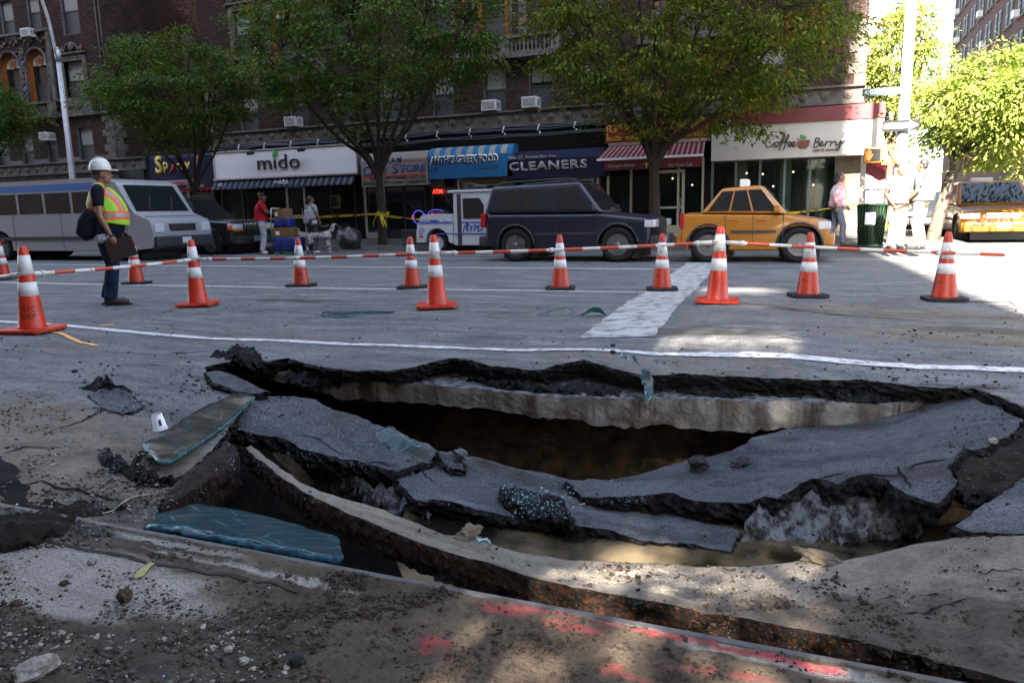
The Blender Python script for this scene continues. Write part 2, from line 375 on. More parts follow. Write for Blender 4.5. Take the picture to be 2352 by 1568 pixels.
_r = nd(_nt, 'ShaderNodeMapRange'); _r.inputs[1].default_value = .47; _r.inputs[2].default_value = .62; _nt.links.new(_n.outputs[0], _r.inputs[0]); _x = nd(_nt, 'ShaderNodeMix', data_type='RGBA'); _x.inputs[7].default_value = (.055, .045, .035, 1); _nt.links.new(_r.outputs[0], _x.inputs[0]); _nt.links.new(_l, _x.inputs[6]); _nt.links.new(_x.outputs[2], _b.inputs['Base Color'])
RUBB = M('rubble_concrete', (.17, .178, .19), .85, col2=(.03, .029, .028), vscale=17, bump=.035, bscale=30, detail=10, contrast=(.44, .6), bdet=10)
SOIL = M('dark_soil', (.028, .022, .017), .95, col2=(.011, .009, .007), vscale=8, bump=.05, bscale=25, bdet=8)
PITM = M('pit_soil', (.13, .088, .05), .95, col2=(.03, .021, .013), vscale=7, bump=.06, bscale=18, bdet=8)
CRACK_SHADE = M('painted_crack_shade', (.006, .006, .006), .95)  # dark ribbons paint the shade inside cracks; no groove is cut
LINEP = M('white_road_paint', (.50, .495, .48), .6, col2=(.16, .158, .155), vscale=16, bump=.002, bscale=120, contrast=(.48, .64), detail=9)
STRIPE = M('worn_white_stripe', (.36, .352, .33), .65, col2=(.14, .137, .132), vscale=7, bump=.004, bscale=90, contrast=(.46, .62), detail=11)
ORPAINT = M('orange_spray_paint', (.75, .34, .05), .6, col2=(.2, .15, .1), vscale=14, contrast=(.55, .7))
PITD = M('shaded_pit_soil', (.02, .015, .011), .95, col2=(.006, .005, .004), vscale=7, bump=.06, bscale=18, bdet=8)  # darker copy of the pit soil, shade of the deep part painted in
KERBY = 1.64
# ================================================================== the avenue, with the hole in it
far_edge = [(470, 842, 0), (520, 826, .03), (600, 832, .0), (660, 822, .01), (720, 838, 0), (800, 847, 0), (870, 851, -.01), (940, 846, 0), (1000, 830, .02), (1040, 815, .05), (1090, 828, .04), (1130, 844, .01),
    (1240, 851, 0), (1290, 838, .02), (1340, 825, .05), (1360, 833, .04), (1440, 854, .02), (1500, 861, .01), (1550, 857, .01), (1700, 867, .0), (1810, 870, 0), (1900, 873, 0), (1980, 869, 0), (2050, 880, 0), (2150, 890, 0), (2240, 893, 0), (2352, 937, -.01)]
left_edge = [(345, 1208, -.03), (372, 1150, -.1), (440, 1080, -.12), (505, 1015, -.11), (545, 950, -.1), (572, 915, -.09), (540, 885, -.06), (480, 862, -.03)]
hole = [G(*p) for p in far_edge]+[Vector((1.45, 4.05, -.02)), Vector((1.9, 3.4, -.02)), Vector((2.3, 2.6, -.02)), Vector((2.3, KERBY+.05, 0))]+[Vector((x, KERBY+.05, 0)) for x in (1.6, .8, 0, -.8, -1.6)]+[Vector((G(345, 1208, -.03).x, KERBY+.05, 0))]+[G(*p) for p in left_edge]
road_ctl = [(0, 740, .03), (250, 755, .01), (500, 778, -.03), (800, 792, .0), (1176, 805, .0), (1500, 808, .035), (1800, 815, .065), (2000, 835, .02), (2352, 850, .03), (1645, 700, .06), (1450, 700, .03), (1000, 705, .02), (1855, 686, .02),
    (200, 655, 0), (900, 665, .0), (1500, 672, 0), (2300, 690, 0), (70, 765, .04), (300, 800, 0), (250, 880, -.0), (120, 870, .0), (180, 905, .0), (240, 905, -.01), (330, 880, -.04), (0, 1000, -.02), (100, 1000, -.03), (250, 1000, -.06), (380, 930, -.05),
    (330, 1080, -.1), (200, 1100, -.07), (60, 1090, -.02), (100, 1160, -.09), (250, 1170, -.1), (400, 860, -.02), (430, 900, -.06), (0, 900, .02), (-300, 1000, .0), (-300, 1180, -.03), (-100, 1150, -.02)]
_c = [G(*p) for p in road_ctl]+[G(*p) for p in far_edge[::2]]+[G(*p) for p in left_edge]+[Vector((x, y, 0)) for x, y in ((-14, 5), (-14, 9), (-14, 14), (-7, 14), (0, 14), (6, 9), (6, 14), (6, 5), (6, 1.7), (-9, 1.7), (-14, 1.7), (3, 2), (-6, 1.7), (-5, 1.7))]
_rb = RBF([(p.x, p.y) for p in _c], [p.z for p in _c], .004)
def road_z(Q):
    Q = np.asarray(Q, float); z = np.clip(_rb(Q), -.16, .09); d = np.clip(np.maximum(np.abs(Q[:, 0]+3.5)-9, np.maximum(Q[:, 1]-11, 0))/4, 0, 1); return z*(1-d)
def grid_pts(x0, x1, y0, y1, s):
    gx, gy = np.meshgrid(np.arange(x0, x1, s), np.arange(y0, y1, s*.87)); gx[1::2] += s/2
    return np.stack([gx.ravel(), gy.ravel()], 1)+RNG.uniform(-s*.2, s*.2, (gx.size, 2))
hol = jagline(hole, .035, .022, 5); harr = np.array([(p.x, p.y) for p in hol])
def build_road():
    pts = [grid_pts(-6.2, 2.6, 1.75, 6.0, .05)]
    mid = grid_pts(-13.5, 4, 1.8, 10.5, .16); mid = mid[~((mid[:, 0] > -6.25) & (mid[:, 0] < 2.65) & (mid[:, 1] < 6.05))]; pts.append(mid)
    cr = grid_pts(-60, 40, 2.2, 18.8, 1.1); cr = cr[~((cr[:, 0] > -13.8) & (cr[:, 0] < 4.3) & (cr[:, 1] < 10.8))]; pts.append(cr)
    P = np.concatenate(pts); P = P[~inside(P, harr)]
    nr = (P[:, 0] > -5) & (P[:, 0] < 2.7) & (P[:, 1] < 5.6); d = np.full(len(P), 9.0)
    d[nr] = np.sqrt(((P[nr][:, None]-harr[None])**2).sum(-1)).min(1); P = P[d > .022]
    vis = (P[:, 0]/np.maximum(P[:, 1], .1) > -1.35)      # nothing finer than the far grid where the lens never looks
    far_out = ~vis & (np.hypot(P[:, 0], P[:, 1]) < 12); keep = ~far_out | (RNG.random(len(P)) < .25); P = P[keep]
    outer = [(-160, KERBY+.012), (160, KERBY+.012), (160, 19.2), (-160, 19.2)]
    V2, T = cdt_fill([Vector((x, y, 0)) for x, y in outer], P, [hol]); z = road_z(V2)
    hz = {}
    near = (V2[:, 0] > -8) & (V2[:, 0] < 3) & (V2[:, 1] < 7)
    nz = np.zeros(len(V2)); idx = np.where(near)[0]
    sand_at = blob(np.column_stack([V2, z]), [(110, 1060, 1.0, .55), (300, 1060, .8, .5)])
    for i in idx: nz[i] = fbm(V2[i, 0], V2[i, 1], 0, 6, 4)*.006+fbm(V2[i, 0], V2[i, 1], 3, 26, 3)*.004*(1+2.2*min(1, sand_at[i]))
    z = z+nz
    V = [tuple(p) for p in np.column_stack([V2, z])]; F = [tuple(t) for t in T]; mi = [0]*len(F); sm = [True]*len(F)
    hs = set(map(tuple, np.round(harr, 4))); be = [(a, b) for a, b in boundary_loops(T) if tuple(np.round(V2[a], 4)) in hs and tuple(np.round(V2[b], 4)) in hs]
    n = len(V2); nrm = np.zeros((n, 2))
    for a, b in be:
        dv = V2[b]-V2[a]; q = np.array([dv[1], -dv[0]])/(np.linalg.norm(dv)+1e-9); nrm[a] += q; nrm[b] += q
    ln = np.linalg.norm(nrm, axis=1); nrm[ln > 0] /= ln[ln > 0][:, None]
    bi = sorted({a for a, b in be}); prev = {i: i for i in bi}; R = 6
    for r in range(1, R+1):
        cur = {}
        for i in bi:
            t = .105+.03*fbm(V2[i, 0], V2[i, 1], 9, 3, 2); f = r/R; j = random.gauss(0, .012)+.012-f*.05
            cur[i] = len(V); V.append((V2[i, 0]+nrm[i, 0]*j, V2[i, 1]+nrm[i, 1]*j, z[i]-t*f+random.gauss(0, .006)))
        for a, b in be: F += [(prev[a], cur[a], cur[b]), (prev[a], cur[b], prev[b])]; mi += [1, 1]; sm += [False, False]
        prev = cur
    cur = {}
    for i in bi: cur[i] = len(V); V.append((V2[i, 0]-nrm[i, 0]*.5, V2[i, 1]-nrm[i, 1]*.5, z[i]-.11))
    for a, b in be: F += [(prev[a], cur[a], cur[b]), (prev[a], cur[b], prev[b])]; mi += [1, 1]; sm += [False, False]
    V = np.array(V)
    sand = np.clip(blob(V, [(110, 1060, 1.15, .6, 1.15), (290, 1100, .8, .55, 1.1), (60, 960, .9, .5, .8), (150, 1180, .8, .4, 1.1), (2330, 790, 1.6, .35, .75), (2100, 730, 2.0, .4, .6), (1750, 740, 1.6, .5, .38), (1500, 840, 1.2, .4, .45), (650, 765, 1.3, .3, .4), (140, 800, .7, .4, .5), (1050, 725, 2.4, .3, .33)]), 0, 1.3)
    far = (V[:, 1] > 9.3) & (V[:, 1] < 40); sand = np.where(far, -.6, sand)
    sand = np.where((V[:, 1] > 5.6) & ~far, np.maximum(sand, .16), sand)
    wet = blob(V, [(690, 690, 1.1, .22, .62), (1620, 775, .9, .35, .55), (2310, 775, 1.0, .22, .7), (2040, 735, 1.4, .2, .5), (390, 775, .8, .2, .5), (470, 690, 1.2, .15, .5), (300, 1120, .5, .3, .6), (900, 672, 3, .1, .4), (330, 1165, .5, .3, .6)])
    o = npmesh('road', V, np.array(F), [ASPH, TORN], None, sm, mi, 'structure', {'sand': sand, 'wet': wet, 'paint': np.zeros(len(V))})
    return o
road = build_road()
DG = bpy.context.evaluated_depsgraph_get()
def bvh_of(*obs):
    vs, fs = [], []
    for o in obs:
        k = len(vs); mw = Matrix.Translation(o.location if o.parent is None else o.location+o.parent.location); vs += [mw @ v.co for v in o.data.vertices]; fs += [[i+k for i in p.vertices] for p in o.data.polygons]
    return BVHTree.FromPolygons(vs, fs)
ROADB = bvh_of(road)
def on_road(x, y, dflt=0.0):
    h = ROADB.ray_cast(Vector((x, y, 1)), Vector((0, 0, -1)), 3); return h[0].z if h[0] else dflt
def drape(name, center, width, mat, lift=.006, step=.09, jag=.004, across=3, parent=None, taper=False, seed=0, surf=None, kind='structure'):
    """a strip of paint or a crack laid on the road along a plan polyline"""
    pts = jagline([Vector((p[0], p[1], 0)) for p in center], step, jag, seed, closed=False); mb = MB(); n = len(pts); rows = []
    sf = surf or (lambda x, y: on_road(x, y))
    for i, p in enumerate(pts):
        d = pts[min(i+1, n-1)]-pts[max(i-1, 0)]; d.z = 0; d.normalize(); nn = Vector((-d.y, d.x, 0)); w = width
        if taper: w = width*(.12+.88*math.sin(math.pi*min(1, max(0, i/(n-1))))**.7)*(.55+.9*abs(fbm(p.x, p.y, seed, 4, 2)))
        e1 = w/2*(1+random.uniform(-.06, .06)); rows.append([p+nn*(e1*(2*k/across-1)) for k in range(across+1)])
    vs = [(q.x, q.y, sf(q.x, q.y)+lift) for r in rows for q in r]; a = across+1
    mb.add(vs, [(i*a+k, (i+1)*a+k, (i+1)*a+k+1, i*a+k+1) for i in range(n-1) for k in range(across)], 0, True)
    return mb.build(name, mat, parent, world=False, kind=kind)
def gl(*pts): return [G(x, y, 0) for x, y in pts]
drape('lane_line', [(-15, 5.35)]+[G(x, y, on_road(G(x, y).x, G(x, y).y)) for x, y in ((0, 740), (250, 758), (500, 778), (800, 792), (1176, 805), (1500, 813), (1800, 815), (1880, 820), (2000, 833), (2352, 850), (2560, 862))]+[(4, 5.5), (30, 5.4)], .12, LINEP, seed=1, lift=.007)
drape('lane_line', [(-40, 9.2), (-11.6, 9.15), (-5.6, 9.38), (-1.9, 9.6)], .11, LINEP, seed=2, step=.4)
drape('lane_line', [(-40, 13.1), (-12, 13.2), (-2.0, 13.4)], .12, LINEP, seed=3, step=.8)
drape('lane_line', [(-30, 15.8), (-12, 15.9), (-1, 16.0), (2.2, 16.1)], .11, LINEP, seed=4, step=.8)
drape('crosswalk_stripe', [(-1.47, 6.0), (-1.62, 8.5), (-1.75, 11), (-1.93, 15.0)], .62, STRIPE, seed=5, step=.12, across=6, jag=.02, lift=.007)
for i in range(5): drape('crosswalk_stripe', [(3.6+i*1.7, 19.4), (3.6+i*1.7, 22.4)], .5, LINEP, seed=20+i, step=.4)
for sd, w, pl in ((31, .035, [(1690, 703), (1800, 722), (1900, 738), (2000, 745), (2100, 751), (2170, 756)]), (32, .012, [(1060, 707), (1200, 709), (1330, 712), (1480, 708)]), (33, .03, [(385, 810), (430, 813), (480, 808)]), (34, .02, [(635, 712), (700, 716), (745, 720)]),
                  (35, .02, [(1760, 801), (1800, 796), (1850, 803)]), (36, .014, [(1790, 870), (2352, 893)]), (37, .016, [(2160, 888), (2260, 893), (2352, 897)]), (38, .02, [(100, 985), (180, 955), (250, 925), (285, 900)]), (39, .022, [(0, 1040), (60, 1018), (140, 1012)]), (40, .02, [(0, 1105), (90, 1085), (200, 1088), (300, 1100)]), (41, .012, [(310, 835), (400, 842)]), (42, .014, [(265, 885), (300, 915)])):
    drape('crack_shade_ribbon', gl(*pl), w, CRACK_SHADE, lift=.005, step=.035, jag=.02, across=1, taper=True, seed=sd)
drape('crack_shade_ribbon', gl((-40, 1030), (-5, 1062), (25, 1105), (58, 1150)), .13, CRACK_SHADE, lift=.006, step=.03, jag=.03, across=1, taper=True, seed=61)
drape('spray_mark', gl((85, 768), (140, 772), (185, 790), (222, 796)), .045, ORPAINT, step=.05, seed=50, across=2, taper=False)
drape('spray_mark', gl((230, 752), (262, 748)), .035, ORPAINT, step=.05, seed=51, across=2)
drape('spray_mark', gl((620, 660), (760, 663)), .03, M('red_spray_paint', (.5, .05, .06), .6, col2=(.12, .1, .1), vscale=12), step=.1, seed=52, across=1)
drape('spray_mark', gl((2250, 703), (2352, 706)), .03, MATS['red_spray_paint'], step=.1, seed=53, across=1)
# ------------------------------------------------------------------ under the road
def build_pit():
    xs = np.arange(-6.2, 3.2, .07); ys = np.arange(1.66, 7.4, .07); X, Y = np.meshgrid(xs, ys); P = np.stack([X.ravel(), Y.ravel()], 1)
    z = np.zeros(len(P))
    for i, (x, y) in enumerate(P):
        sh = 5.02+.14*fbm(x, y*.3, 0, .9, 3)+.035*(x+1.5)
        n = fbm(x, y, 2, 3.5, 5)*.05
        if y > sh: h = -.70+min(.38, max(0, y-sh-.1)*.42)
        else: h = -.70-min(.75, (sh-y)*3.2)
        if y < 4.5: h = -1.3
        if y < 2.6: h = max(h, -1.3+max(0, (2.6-y))*1.1)
        e = min(x+6.2, 3.2-x); h = max(h, -.18-1.0*max(0, e-.2)) if e < 1.2 else h
        if x < -3.0 and y < 4.5: h = max(h, -1.3+(-3.0-x)*.8)
        z[i] = min(h+n, -.2)
    nx = len(xs); k = np.arange(len(P)).reshape(len(ys), nx); F = np.stack([k[:-1, :-1].ravel(), k[:-1, 1:].ravel(), k[1:, 1:].ravel(), k[1:, :-1].ravel()], 1)
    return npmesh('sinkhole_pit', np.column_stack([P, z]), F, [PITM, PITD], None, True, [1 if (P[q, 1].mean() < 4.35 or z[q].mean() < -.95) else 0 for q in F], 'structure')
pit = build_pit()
PITB = bvh_of(pit)
# concrete base course under the far edge of the asphalt: its face is what the photograph shows below the black layer
cf = [(560, 846, -.10), (640, 856, -.10), (720, 868, -.11), (830, 874, -.115), (950, 881, -.12), (1050, 890, -.12), (1150, 901, -.125), (1260, 911, -.125), (1350, 916, -.125), (1450, 915, -.125), (1560, 916, -.125), (1700, 920, -.125), (1830, 922, -.12), (1960, 926, -.12), (2060, 928, -.12), (2200, 915, -.11)]
def cthick(x, y): return float(np.interp(x, [-4.2, -3.6, -3.2, -2.6, -2.0, -1.4, -.8, -.3, .3, .8], [.06, .09, .15, .135, .14, .16, .2, .2, .18, .06]))+.022*fbm(x, 0, 4, 3.5, 4)
cl = [G(*p) for p in cf]; cl = cl+[Vector((1.3, 5.2, -.13)), Vector((1.3, 6.4, -.13)), Vector((-5.2, 6.4, -.13)), Vector((-4.8, 4.7, -.12))]
slab('concrete_base', None, [], cthick, [RUBB, CONC], None, grid=.09, jag=.005, rough=.012, seed=8, step=.04, world=cl, siderough=.002, rings=5, undercut=.12, kind='structure')
# water standing in the bottom
def water_mat():
    m = bpy.data.materials.new('muddy_water'); m.use_nodes = True; nt = m.node_tree; b = nt.nodes['Principled BSDF']
    tc = nd(nt, 'ShaderNodeTexCoord'); n = nd(nt, 'ShaderNodeTexNoise', Scale=2.2, Detail=6); nt.links.new(tc.outputs['Object'], n.inputs['Vector'])
    mx = nd(nt, 'ShaderNodeMix', data_type='RGBA'); mx.inputs[6].default_value = (.008, .007, .005, 1); mx.inputs[7].default_value = (.13, .10, .06, 1)
    r = nd(nt, 'ShaderNodeMapRange'); r.inputs[1].default_value = .38; r.inputs[2].default_value = .6; nt.links.new(n.outputs[0], r.inputs[0]); nt.links.new(r.outputs[0], mx.inputs[0]); nt.links.new(mx.outputs[2], b.inputs['Base Color'])
    b.inputs['Roughness'].default_value = .07; b.inputs['IOR'].default_value = 1.33
    mp = nd(nt, 'ShaderNodeMapping'); mp.inputs['Scale'].default_value = (1, 1.4, 1); nt.links.new(tc.outputs['Object'], mp.inputs[0])
    n2 = nd(nt, 'ShaderNodeTexNoise', Scale=9, Detail=3); nt.links.new(mp.outputs[0], n2.inputs['Vector'])
    bp = nd(nt, 'ShaderNodeBump', Strength=.2, Distance=.008); nt.links.new(n2.outputs[0], bp.inputs['Height']); nt.links.new(bp.outputs[0], b.inputs['Normal']); return m
mb = MB(); wz = -.56
wp = [(-1.9, 3.0), (-2.2, 3.8), (-1.8, 4.05), (-1.2, 4.1), (-.2, 4.15), (.6, 4.1), (1.6, 4.0), (1.8, 2.9), (1.2, 2.35), (-.2, 2.3), (-1.0, 2.35), (-1.6, 2.65)]
mb.add([(x, y, wz) for x, y in wp], [tuple(range(len(wp)-1, -1, -1))]); o = mb.build('water', water_mat(), kind='structure')
o.data.flip_normals() if o.data.polygons[0].normal.z < 0 else None
# ------------------------------------------------------------------ fallen plates of road
def at_slab(spots=(), wets=(), base=0.0): return {'sand': lambda V: np.maximum(blob(V, spots), base) if spots else np.full(len(V), base), 'wet': lambda V: blob(V, wets) if wets else np.zeros(len(V)), 'paint': lambda V: np.zeros(len(V))}
def plate(label, *a, **k):
    o = slab('asphalt_slab', *a, **k); return tag(o, label, 'slab', 'broken plates of road surface')
B1 = plate('upper left sunken asphalt plate strewn with glass crumbs under the concrete edge',
    [(576, 911, -.10), (640, 910, -.115), (671, 911, -.13), (721, 918, -.15), (760, 940, -.18), (811, 951, -.2), (845, 968, -.23), (900, 985, -.27), (943, 1007, -.31), (984, 1022, -.35), (1010, 1044, -.40), (979, 1063, -.41), (914, 1083, -.41), (867, 1072, -.39), (808, 1052, -.35), (746, 1046, -.31), (699, 1033, -.27), (668, 1013, -.23), (632, 1002, -.21), (564, 990, -.18), (522, 975, -.16), (530, 945, -.13)], [], .10, [SLABM, TORN], attrs=at_slab(wets=[(790, 955, .55, .3, .5, -.2), (920, 1010, .3, .4, .5, -.3)]), seed=21, rf=8, rough=.006, plates=9, grid=.024)
B2a = plate('low middle asphalt plate sagging into the water with a long tail',
    [(990, 1056, -.44), (1082, 1048, -.43), (1147, 1063, -.46), (1195, 1076, -.48), (1224, 1077, -.49), (1286, 1094, -.52), (1353, 1107, -.545), (1398, 1109, -.55), (1450, 1112, -.56), (1450, 1150, -.57), (1500, 1170, -.56), (1566, 1189, -.55), (1611, 1201, -.55), (1675, 1210, -.54), (1701, 1226, -.54), (1678, 1267, -.555), (1605, 1255, -.55), (1521, 1244, -.54), (1465, 1234, -.53), (1409, 1216, -.51), (1320, 1200, -.50), (1250, 1192, -.49), (1181, 1184, -.48), (1096, 1169, -.47), (1024, 1151, -.46), (954, 1142, -.45), (934, 1125, -.45), (909, 1098, -.44), (957, 1084, -.44)], [(1200, 1130, -.49), (1350, 1150, -.54)], .09, [SLABM, TORN], attrs=at_slab(wets=[(1200, 1090, .5, .25, .6, -.48), (1330, 1120, .4, .3, .6, -.52), (1550, 1230, .3, .3, .4, -.55)]), seed=22, rf=8, rough=.006, plates=12, grid=.024)
B2 = plate('largest asphalt plate, tilted up at its right end to the road edge',
    [(1300, 1108, -.50), (1353, 1103, -.505), (1398, 1103, -.50), (1437, 1098, -.49), (1521, 1077, -.44), (1577, 1060, -.41), (1622, 1052, -.40), (1675, 1036, -.37), (1733, 1014, -.34), (1786, 999, -.32), (1811, 991, -.31), (1875, 979, -.28), (1917, 970, -.265), (1954, 961, -.25), (2029, 943, -.19), (2080, 933, -.155), (2141, 918, -.11), (2184, 905, -.065), (2220, 901, -.04), (2239, 912, -.045), (2290, 930, -.05), (2352, 958, -.05), (2330, 990, -.07), (2270, 1020, -.1), (2217, 1030, -.13), (2178, 1072, -.17), (2198, 1100, -.2), (2195, 1114, -.22), (2155, 1150, -.27), (2130, 1145, -.27), (2086, 1131, -.26), (2052, 1117, -.26), (2038, 1100, -.26), (1988, 1091, -.26), (1954, 1096, -.28), (1926, 1117, -.32), (1900, 1103, -.31), (1867, 1100, -.32), (1839, 1108, -.335), (1805, 1125, -.36), (1786, 1142, -.38), (1757, 1142, -.39), (1716, 1159, -.42), (1693, 1156, -.425), (1647, 1156, -.43), (1605, 1148, -.43), (1563, 1139, -.43), (1530, 1135, -.435), (1465, 1140, -.46), (1409, 1145, -.485), (1336, 1146, -.51)], [(1600, 1100, -.42), (1800, 1060, -.34), (2000, 1020, -.24)], .10, [SLABM, TORN], attrs=at_slab(wets=[(2010, 985, .3, .3, .5, -.25), (1480, 1105, .4, .2, .55, -.48), (1850, 1010, .35, .25, .4, -.3), (2120, 1090, .25, .4, .45, -.22)]), seed=23, rf=8, rough=.006, plates=15, grid=.026)
plate('thin tilted asphalt flake lying against the left rim', [(470, 855, -.0), (500, 851, .012), (535, 862, .0), (575, 880, -.03), (615, 897, -.055), (600, 903, -.07), (540, 897, -.05), (490, 878, -.02)], [], .05, [SLABM, TORN], attrs=at_slab(), seed=24, step=.02, grid=.03, jag=.01, undercut=.1)
plate('small grey asphalt flake beside the pale stone', [(1004, 1035, -.36), (1040, 1038, -.36), (1062, 1060, -.39), (1065, 1080, -.42), (1040, 1078, -.42), (1015, 1055, -.39)], [], .05, [SLABM, TORN], attrs=at_slab(), seed=25, step=.02, grid=.025, jag=.01)
plate('rough black asphalt chunk covered in glass on the middle plate', [(1153, 1120, -.42), (1180, 1117, -.40), (1250, 1132, -.40), (1290, 1150, -.41), (1318, 1180, -.44), (1310, 1190, -.45), (1250, 1182, -.45), (1190, 1165, -.44), (1160, 1145, -.43)], [], .075, [TORN, TORN], attrs=at_slab(), seed=26, step=.02, grid=.025, jag=.015, rough=.03, rf=22)
plate('rising asphalt plate at the right edge above the mud', [(2195, 1206, -.20), (2220, 1184, -.18), (2295, 1140, -.14), (2352, 1100, -.10), (2460, 1050, -.05), (2520, 1150, -.08), (2440, 1250, -.14), (2352, 1225, -.16), (2280, 1222, -.19), (2225, 1222, -.21)], [], .09, [SLABM, TORN], attrs=at_slab(), seed=27, step=.025, grid=.04)
plate('dark plate corner with loose soil between the right cracks', [(2225, 1035, -.16), (2290, 1003, -.12), (2352, 975, -.08), (2430, 1000, -.06), (2420, 1060, -.09), (2352, 1092, -.13), (2295, 1134, -.17), (2240, 1132, -.2), (2205, 1108, -.21), (2190, 1075, -.19)], [], .09, [SOIL, TORN], attrs=at_slab(), seed=28, step=.025, grid=.03, rough=.03, rf=12)
plate('curled black asphalt lip at the left end of the far rim', [(478, 822, .0), (500, 806, .05), (540, 794, .10), (585, 798, .09), (603, 826, .03), (570, 838, .0), (520, 836, -.01)], [(540, 815, .075)], .06, [TORN, TORN], attrs=at_slab(), seed=29, step=.02, grid=.025, jag=.02, rough=.045, rf=16)
plate('heaved black asphalt peak left of the paper cup', [(180, 892, .005), (225, 868, .06), (246, 853, .13), (252, 868, .1), (262, 886, .03), (300, 905, -.02), (225, 900, .0)], [(240, 885, .05)], .06, [TORN, TORN], attrs=at_slab(), seed=30, step=.02, grid=.02, jag=.015, rough=.03, rf=20)
plate('cracked road flap lifted behind the broken windscreen on the left', [(205, 905, .01), (262, 880, .045), (300, 905, .0), (330, 935, -.03), (280, 950, -.03), (230, 935, -.02)], [], .03, [SLABM, TORN], attrs=at_slab(), seed=31, step=.025, grid=.03, jag=.01)
plate('torn asphalt ridge in the rubble on the left', [(215, 1040, -.05), (240, 1035, -.03), (300, 1055, -.03), (340, 1078, -.04), (440, 1090, -.06), (400, 1110, -.1), (320, 1112, -.1), (260, 1090, -.09)], [], .05, [TORN, TORN], attrs=at_slab(), seed=32, step=.02, grid=.03, jag=.03, rough=.05, rf=14)
plate('long low broken plate by the dark gap at the left frame edge', [(0, 1150, -.05), (60, 1155, -.05), (200, 1150, -.06), (280, 1160, -.07), (220, 1185, -.09), (60, 1180, -.07), (0, 1172, -.06)], [], .06, [SOIL, TORN], attrs=at_slab(), seed=33, step=.025, grid=.03, jag=.03, rough=.03, rf=14)
# rubble layers seen below the plates
def rubble(label, *a, **k): return tag(slab('rubble_slab', *a, **k), label, 'rubble', 'lumps of old concrete bedding')
rubble('pale rough concrete bedding under the right end of the largest plate', [(1705, 1200, -.46), (1745, 1165, -.44), (1800, 1140, -.42), (1900, 1125, -.40), (2000, 1120, -.38), (2090, 1135, -.36), (2125, 1160, -.38), (2086, 1172, -.42), (2016, 1192, -.46), (1945, 1218, -.5), (1862, 1230, -.53), (1777, 1246, -.56), (1705, 1258, -.59)], [], .16, [RUBB, RUBB], seed=41, step=.018, grid=.016, jag=.03, rough=.075, rf=13)
rubble('whitish stony bedding below the upper left plate', [(740, 1068, -.44), (808, 1090, -.47), (870, 1112, -.49), (915, 1118, -.5), (945, 1148, -.51), (985, 1180, -.53), (960, 1172, -.55), (900, 1158, -.56), (850, 1140, -.56), (790, 1110, -.55), (740, 1085, -.5)], [], .12, [RUBB, RUBB], seed=42, step=.015, grid=.016, jag=.02, rough=.05, rf=15)
# black broken asphalt bits lying on the concrete ledge
for i, (a, b) in enumerate((((660, 862), (780, 870)), ((1080, 868), (1230, 885)), ((1130, 880), (1420, 900)), ((1560, 893), (1720, 902)), ((1740, 895), (1840, 905)), ((1880, 905), (2060, 915)))):
    p, q = G(a[0], a[1], -.10), G(b[0], b[1], -.10); n = 7; up = [p.lerp(q, t/n)+Vector((0, .07+.04*math.sin(t*2.1+i), .01+.015*math.sin(t*1.7))) for t in range(n+1)]; dn = [p.lerp(q, t/n)+Vector((0, -.05*math.sin(math.pi*t/n)-.02, 0)) for t in range(n, -1, -1)]
    tag(slab('asphalt_crumbs', None, [], .05, [TORN, TORN], seed=60+i, step=.02, grid=.025, jag=.03, rough=.05, rf=18, world=dn[::-1]+up[::-1]), kind='stuff')
# ------------------------------------------------------------------ the mud-covered strip of road beside the kerb
Ftop = [(565, 1030, -.13), (600, 1058, -.14), (640, 1092, -.15), (699, 1129, -.16), (760, 1163, -.165), (803, 1181, -.17), (860, 1203, -.17), (915, 1226, -.17), (985, 1250, -.165), (1050, 1273, -.16), (1129, 1297, -.15), (1223, 1322, -.14), (1370, 1357, -.125), (1480, 1378, -.115), (1588, 1397, -.105), (1622, 1409, -.10), (1717, 1420, -.09), (1791, 1437, -.085), (1880, 1453, -.08), (1959, 1471, -.075), (2072, 1499, -.07), (2226, 1530, -.06), (2352, 1566, -.05), (2600, 1625, -.04)]
Fback = [(2700, 1250, -.1), (2352, 1212, -.17), (2268, 1222, -.21), (2186, 1236, -.25), (2108, 1250, -.29), (2029, 1267, -.34), (1929, 1287, -.40), (1889, 1283, -.42), (1788, 1295, -.47), (1710, 1301, -.5), (1605, 1299, -.5), (1479, 1293, -.48), (1381, 1291, -.46), (1300, 1286, -.43), (1275, 1277, -.41), (1201, 1267, -.375), (1134, 1246, -.335), (1097, 1224, -.29), (1024, 1229, -.27), (962, 1203, -.235), (912, 1184, -.215), (859, 1162, -.195), (783, 1146, -.18), (700, 1112, -.165), (640, 1072, -.15), (600, 1040, -.14), (575, 1022, -.13)]
mudo = slab('mud_covered_asphalt', Ftop[::-1]+Fback[::-1], [], .125, [MUD, RUST], None, grid=.022, jag=.006, rough=.011, rf=4.5, inner_rough=.03, seed=44, step=.02, siderough=.007, rings=8, undercut=.0, lam=2e-3,
    attrs={'sand': lambda V: np.clip(blob(V, [(1700, 1390, .5, .5, .8), (2000, 1450, .6, .5, 1.0), (2200, 1400, .8, .6, .8), (1100, 1240, .25, .6, .9), (2300, 1500, .6, .5, 1.0)]), 0, 1.2)+.1, 'wet': lambda V: blob(V, [(1330, 1285, .3, .25, .5), (2352, 1440, .4, .4, .3)]), 'paint': lambda V: np.zeros(len(V))})
tag(mudo, 'long strip of muddy road with a thick rusty black broken edge along the kerb', 'slab', 'broken plates of road surface')
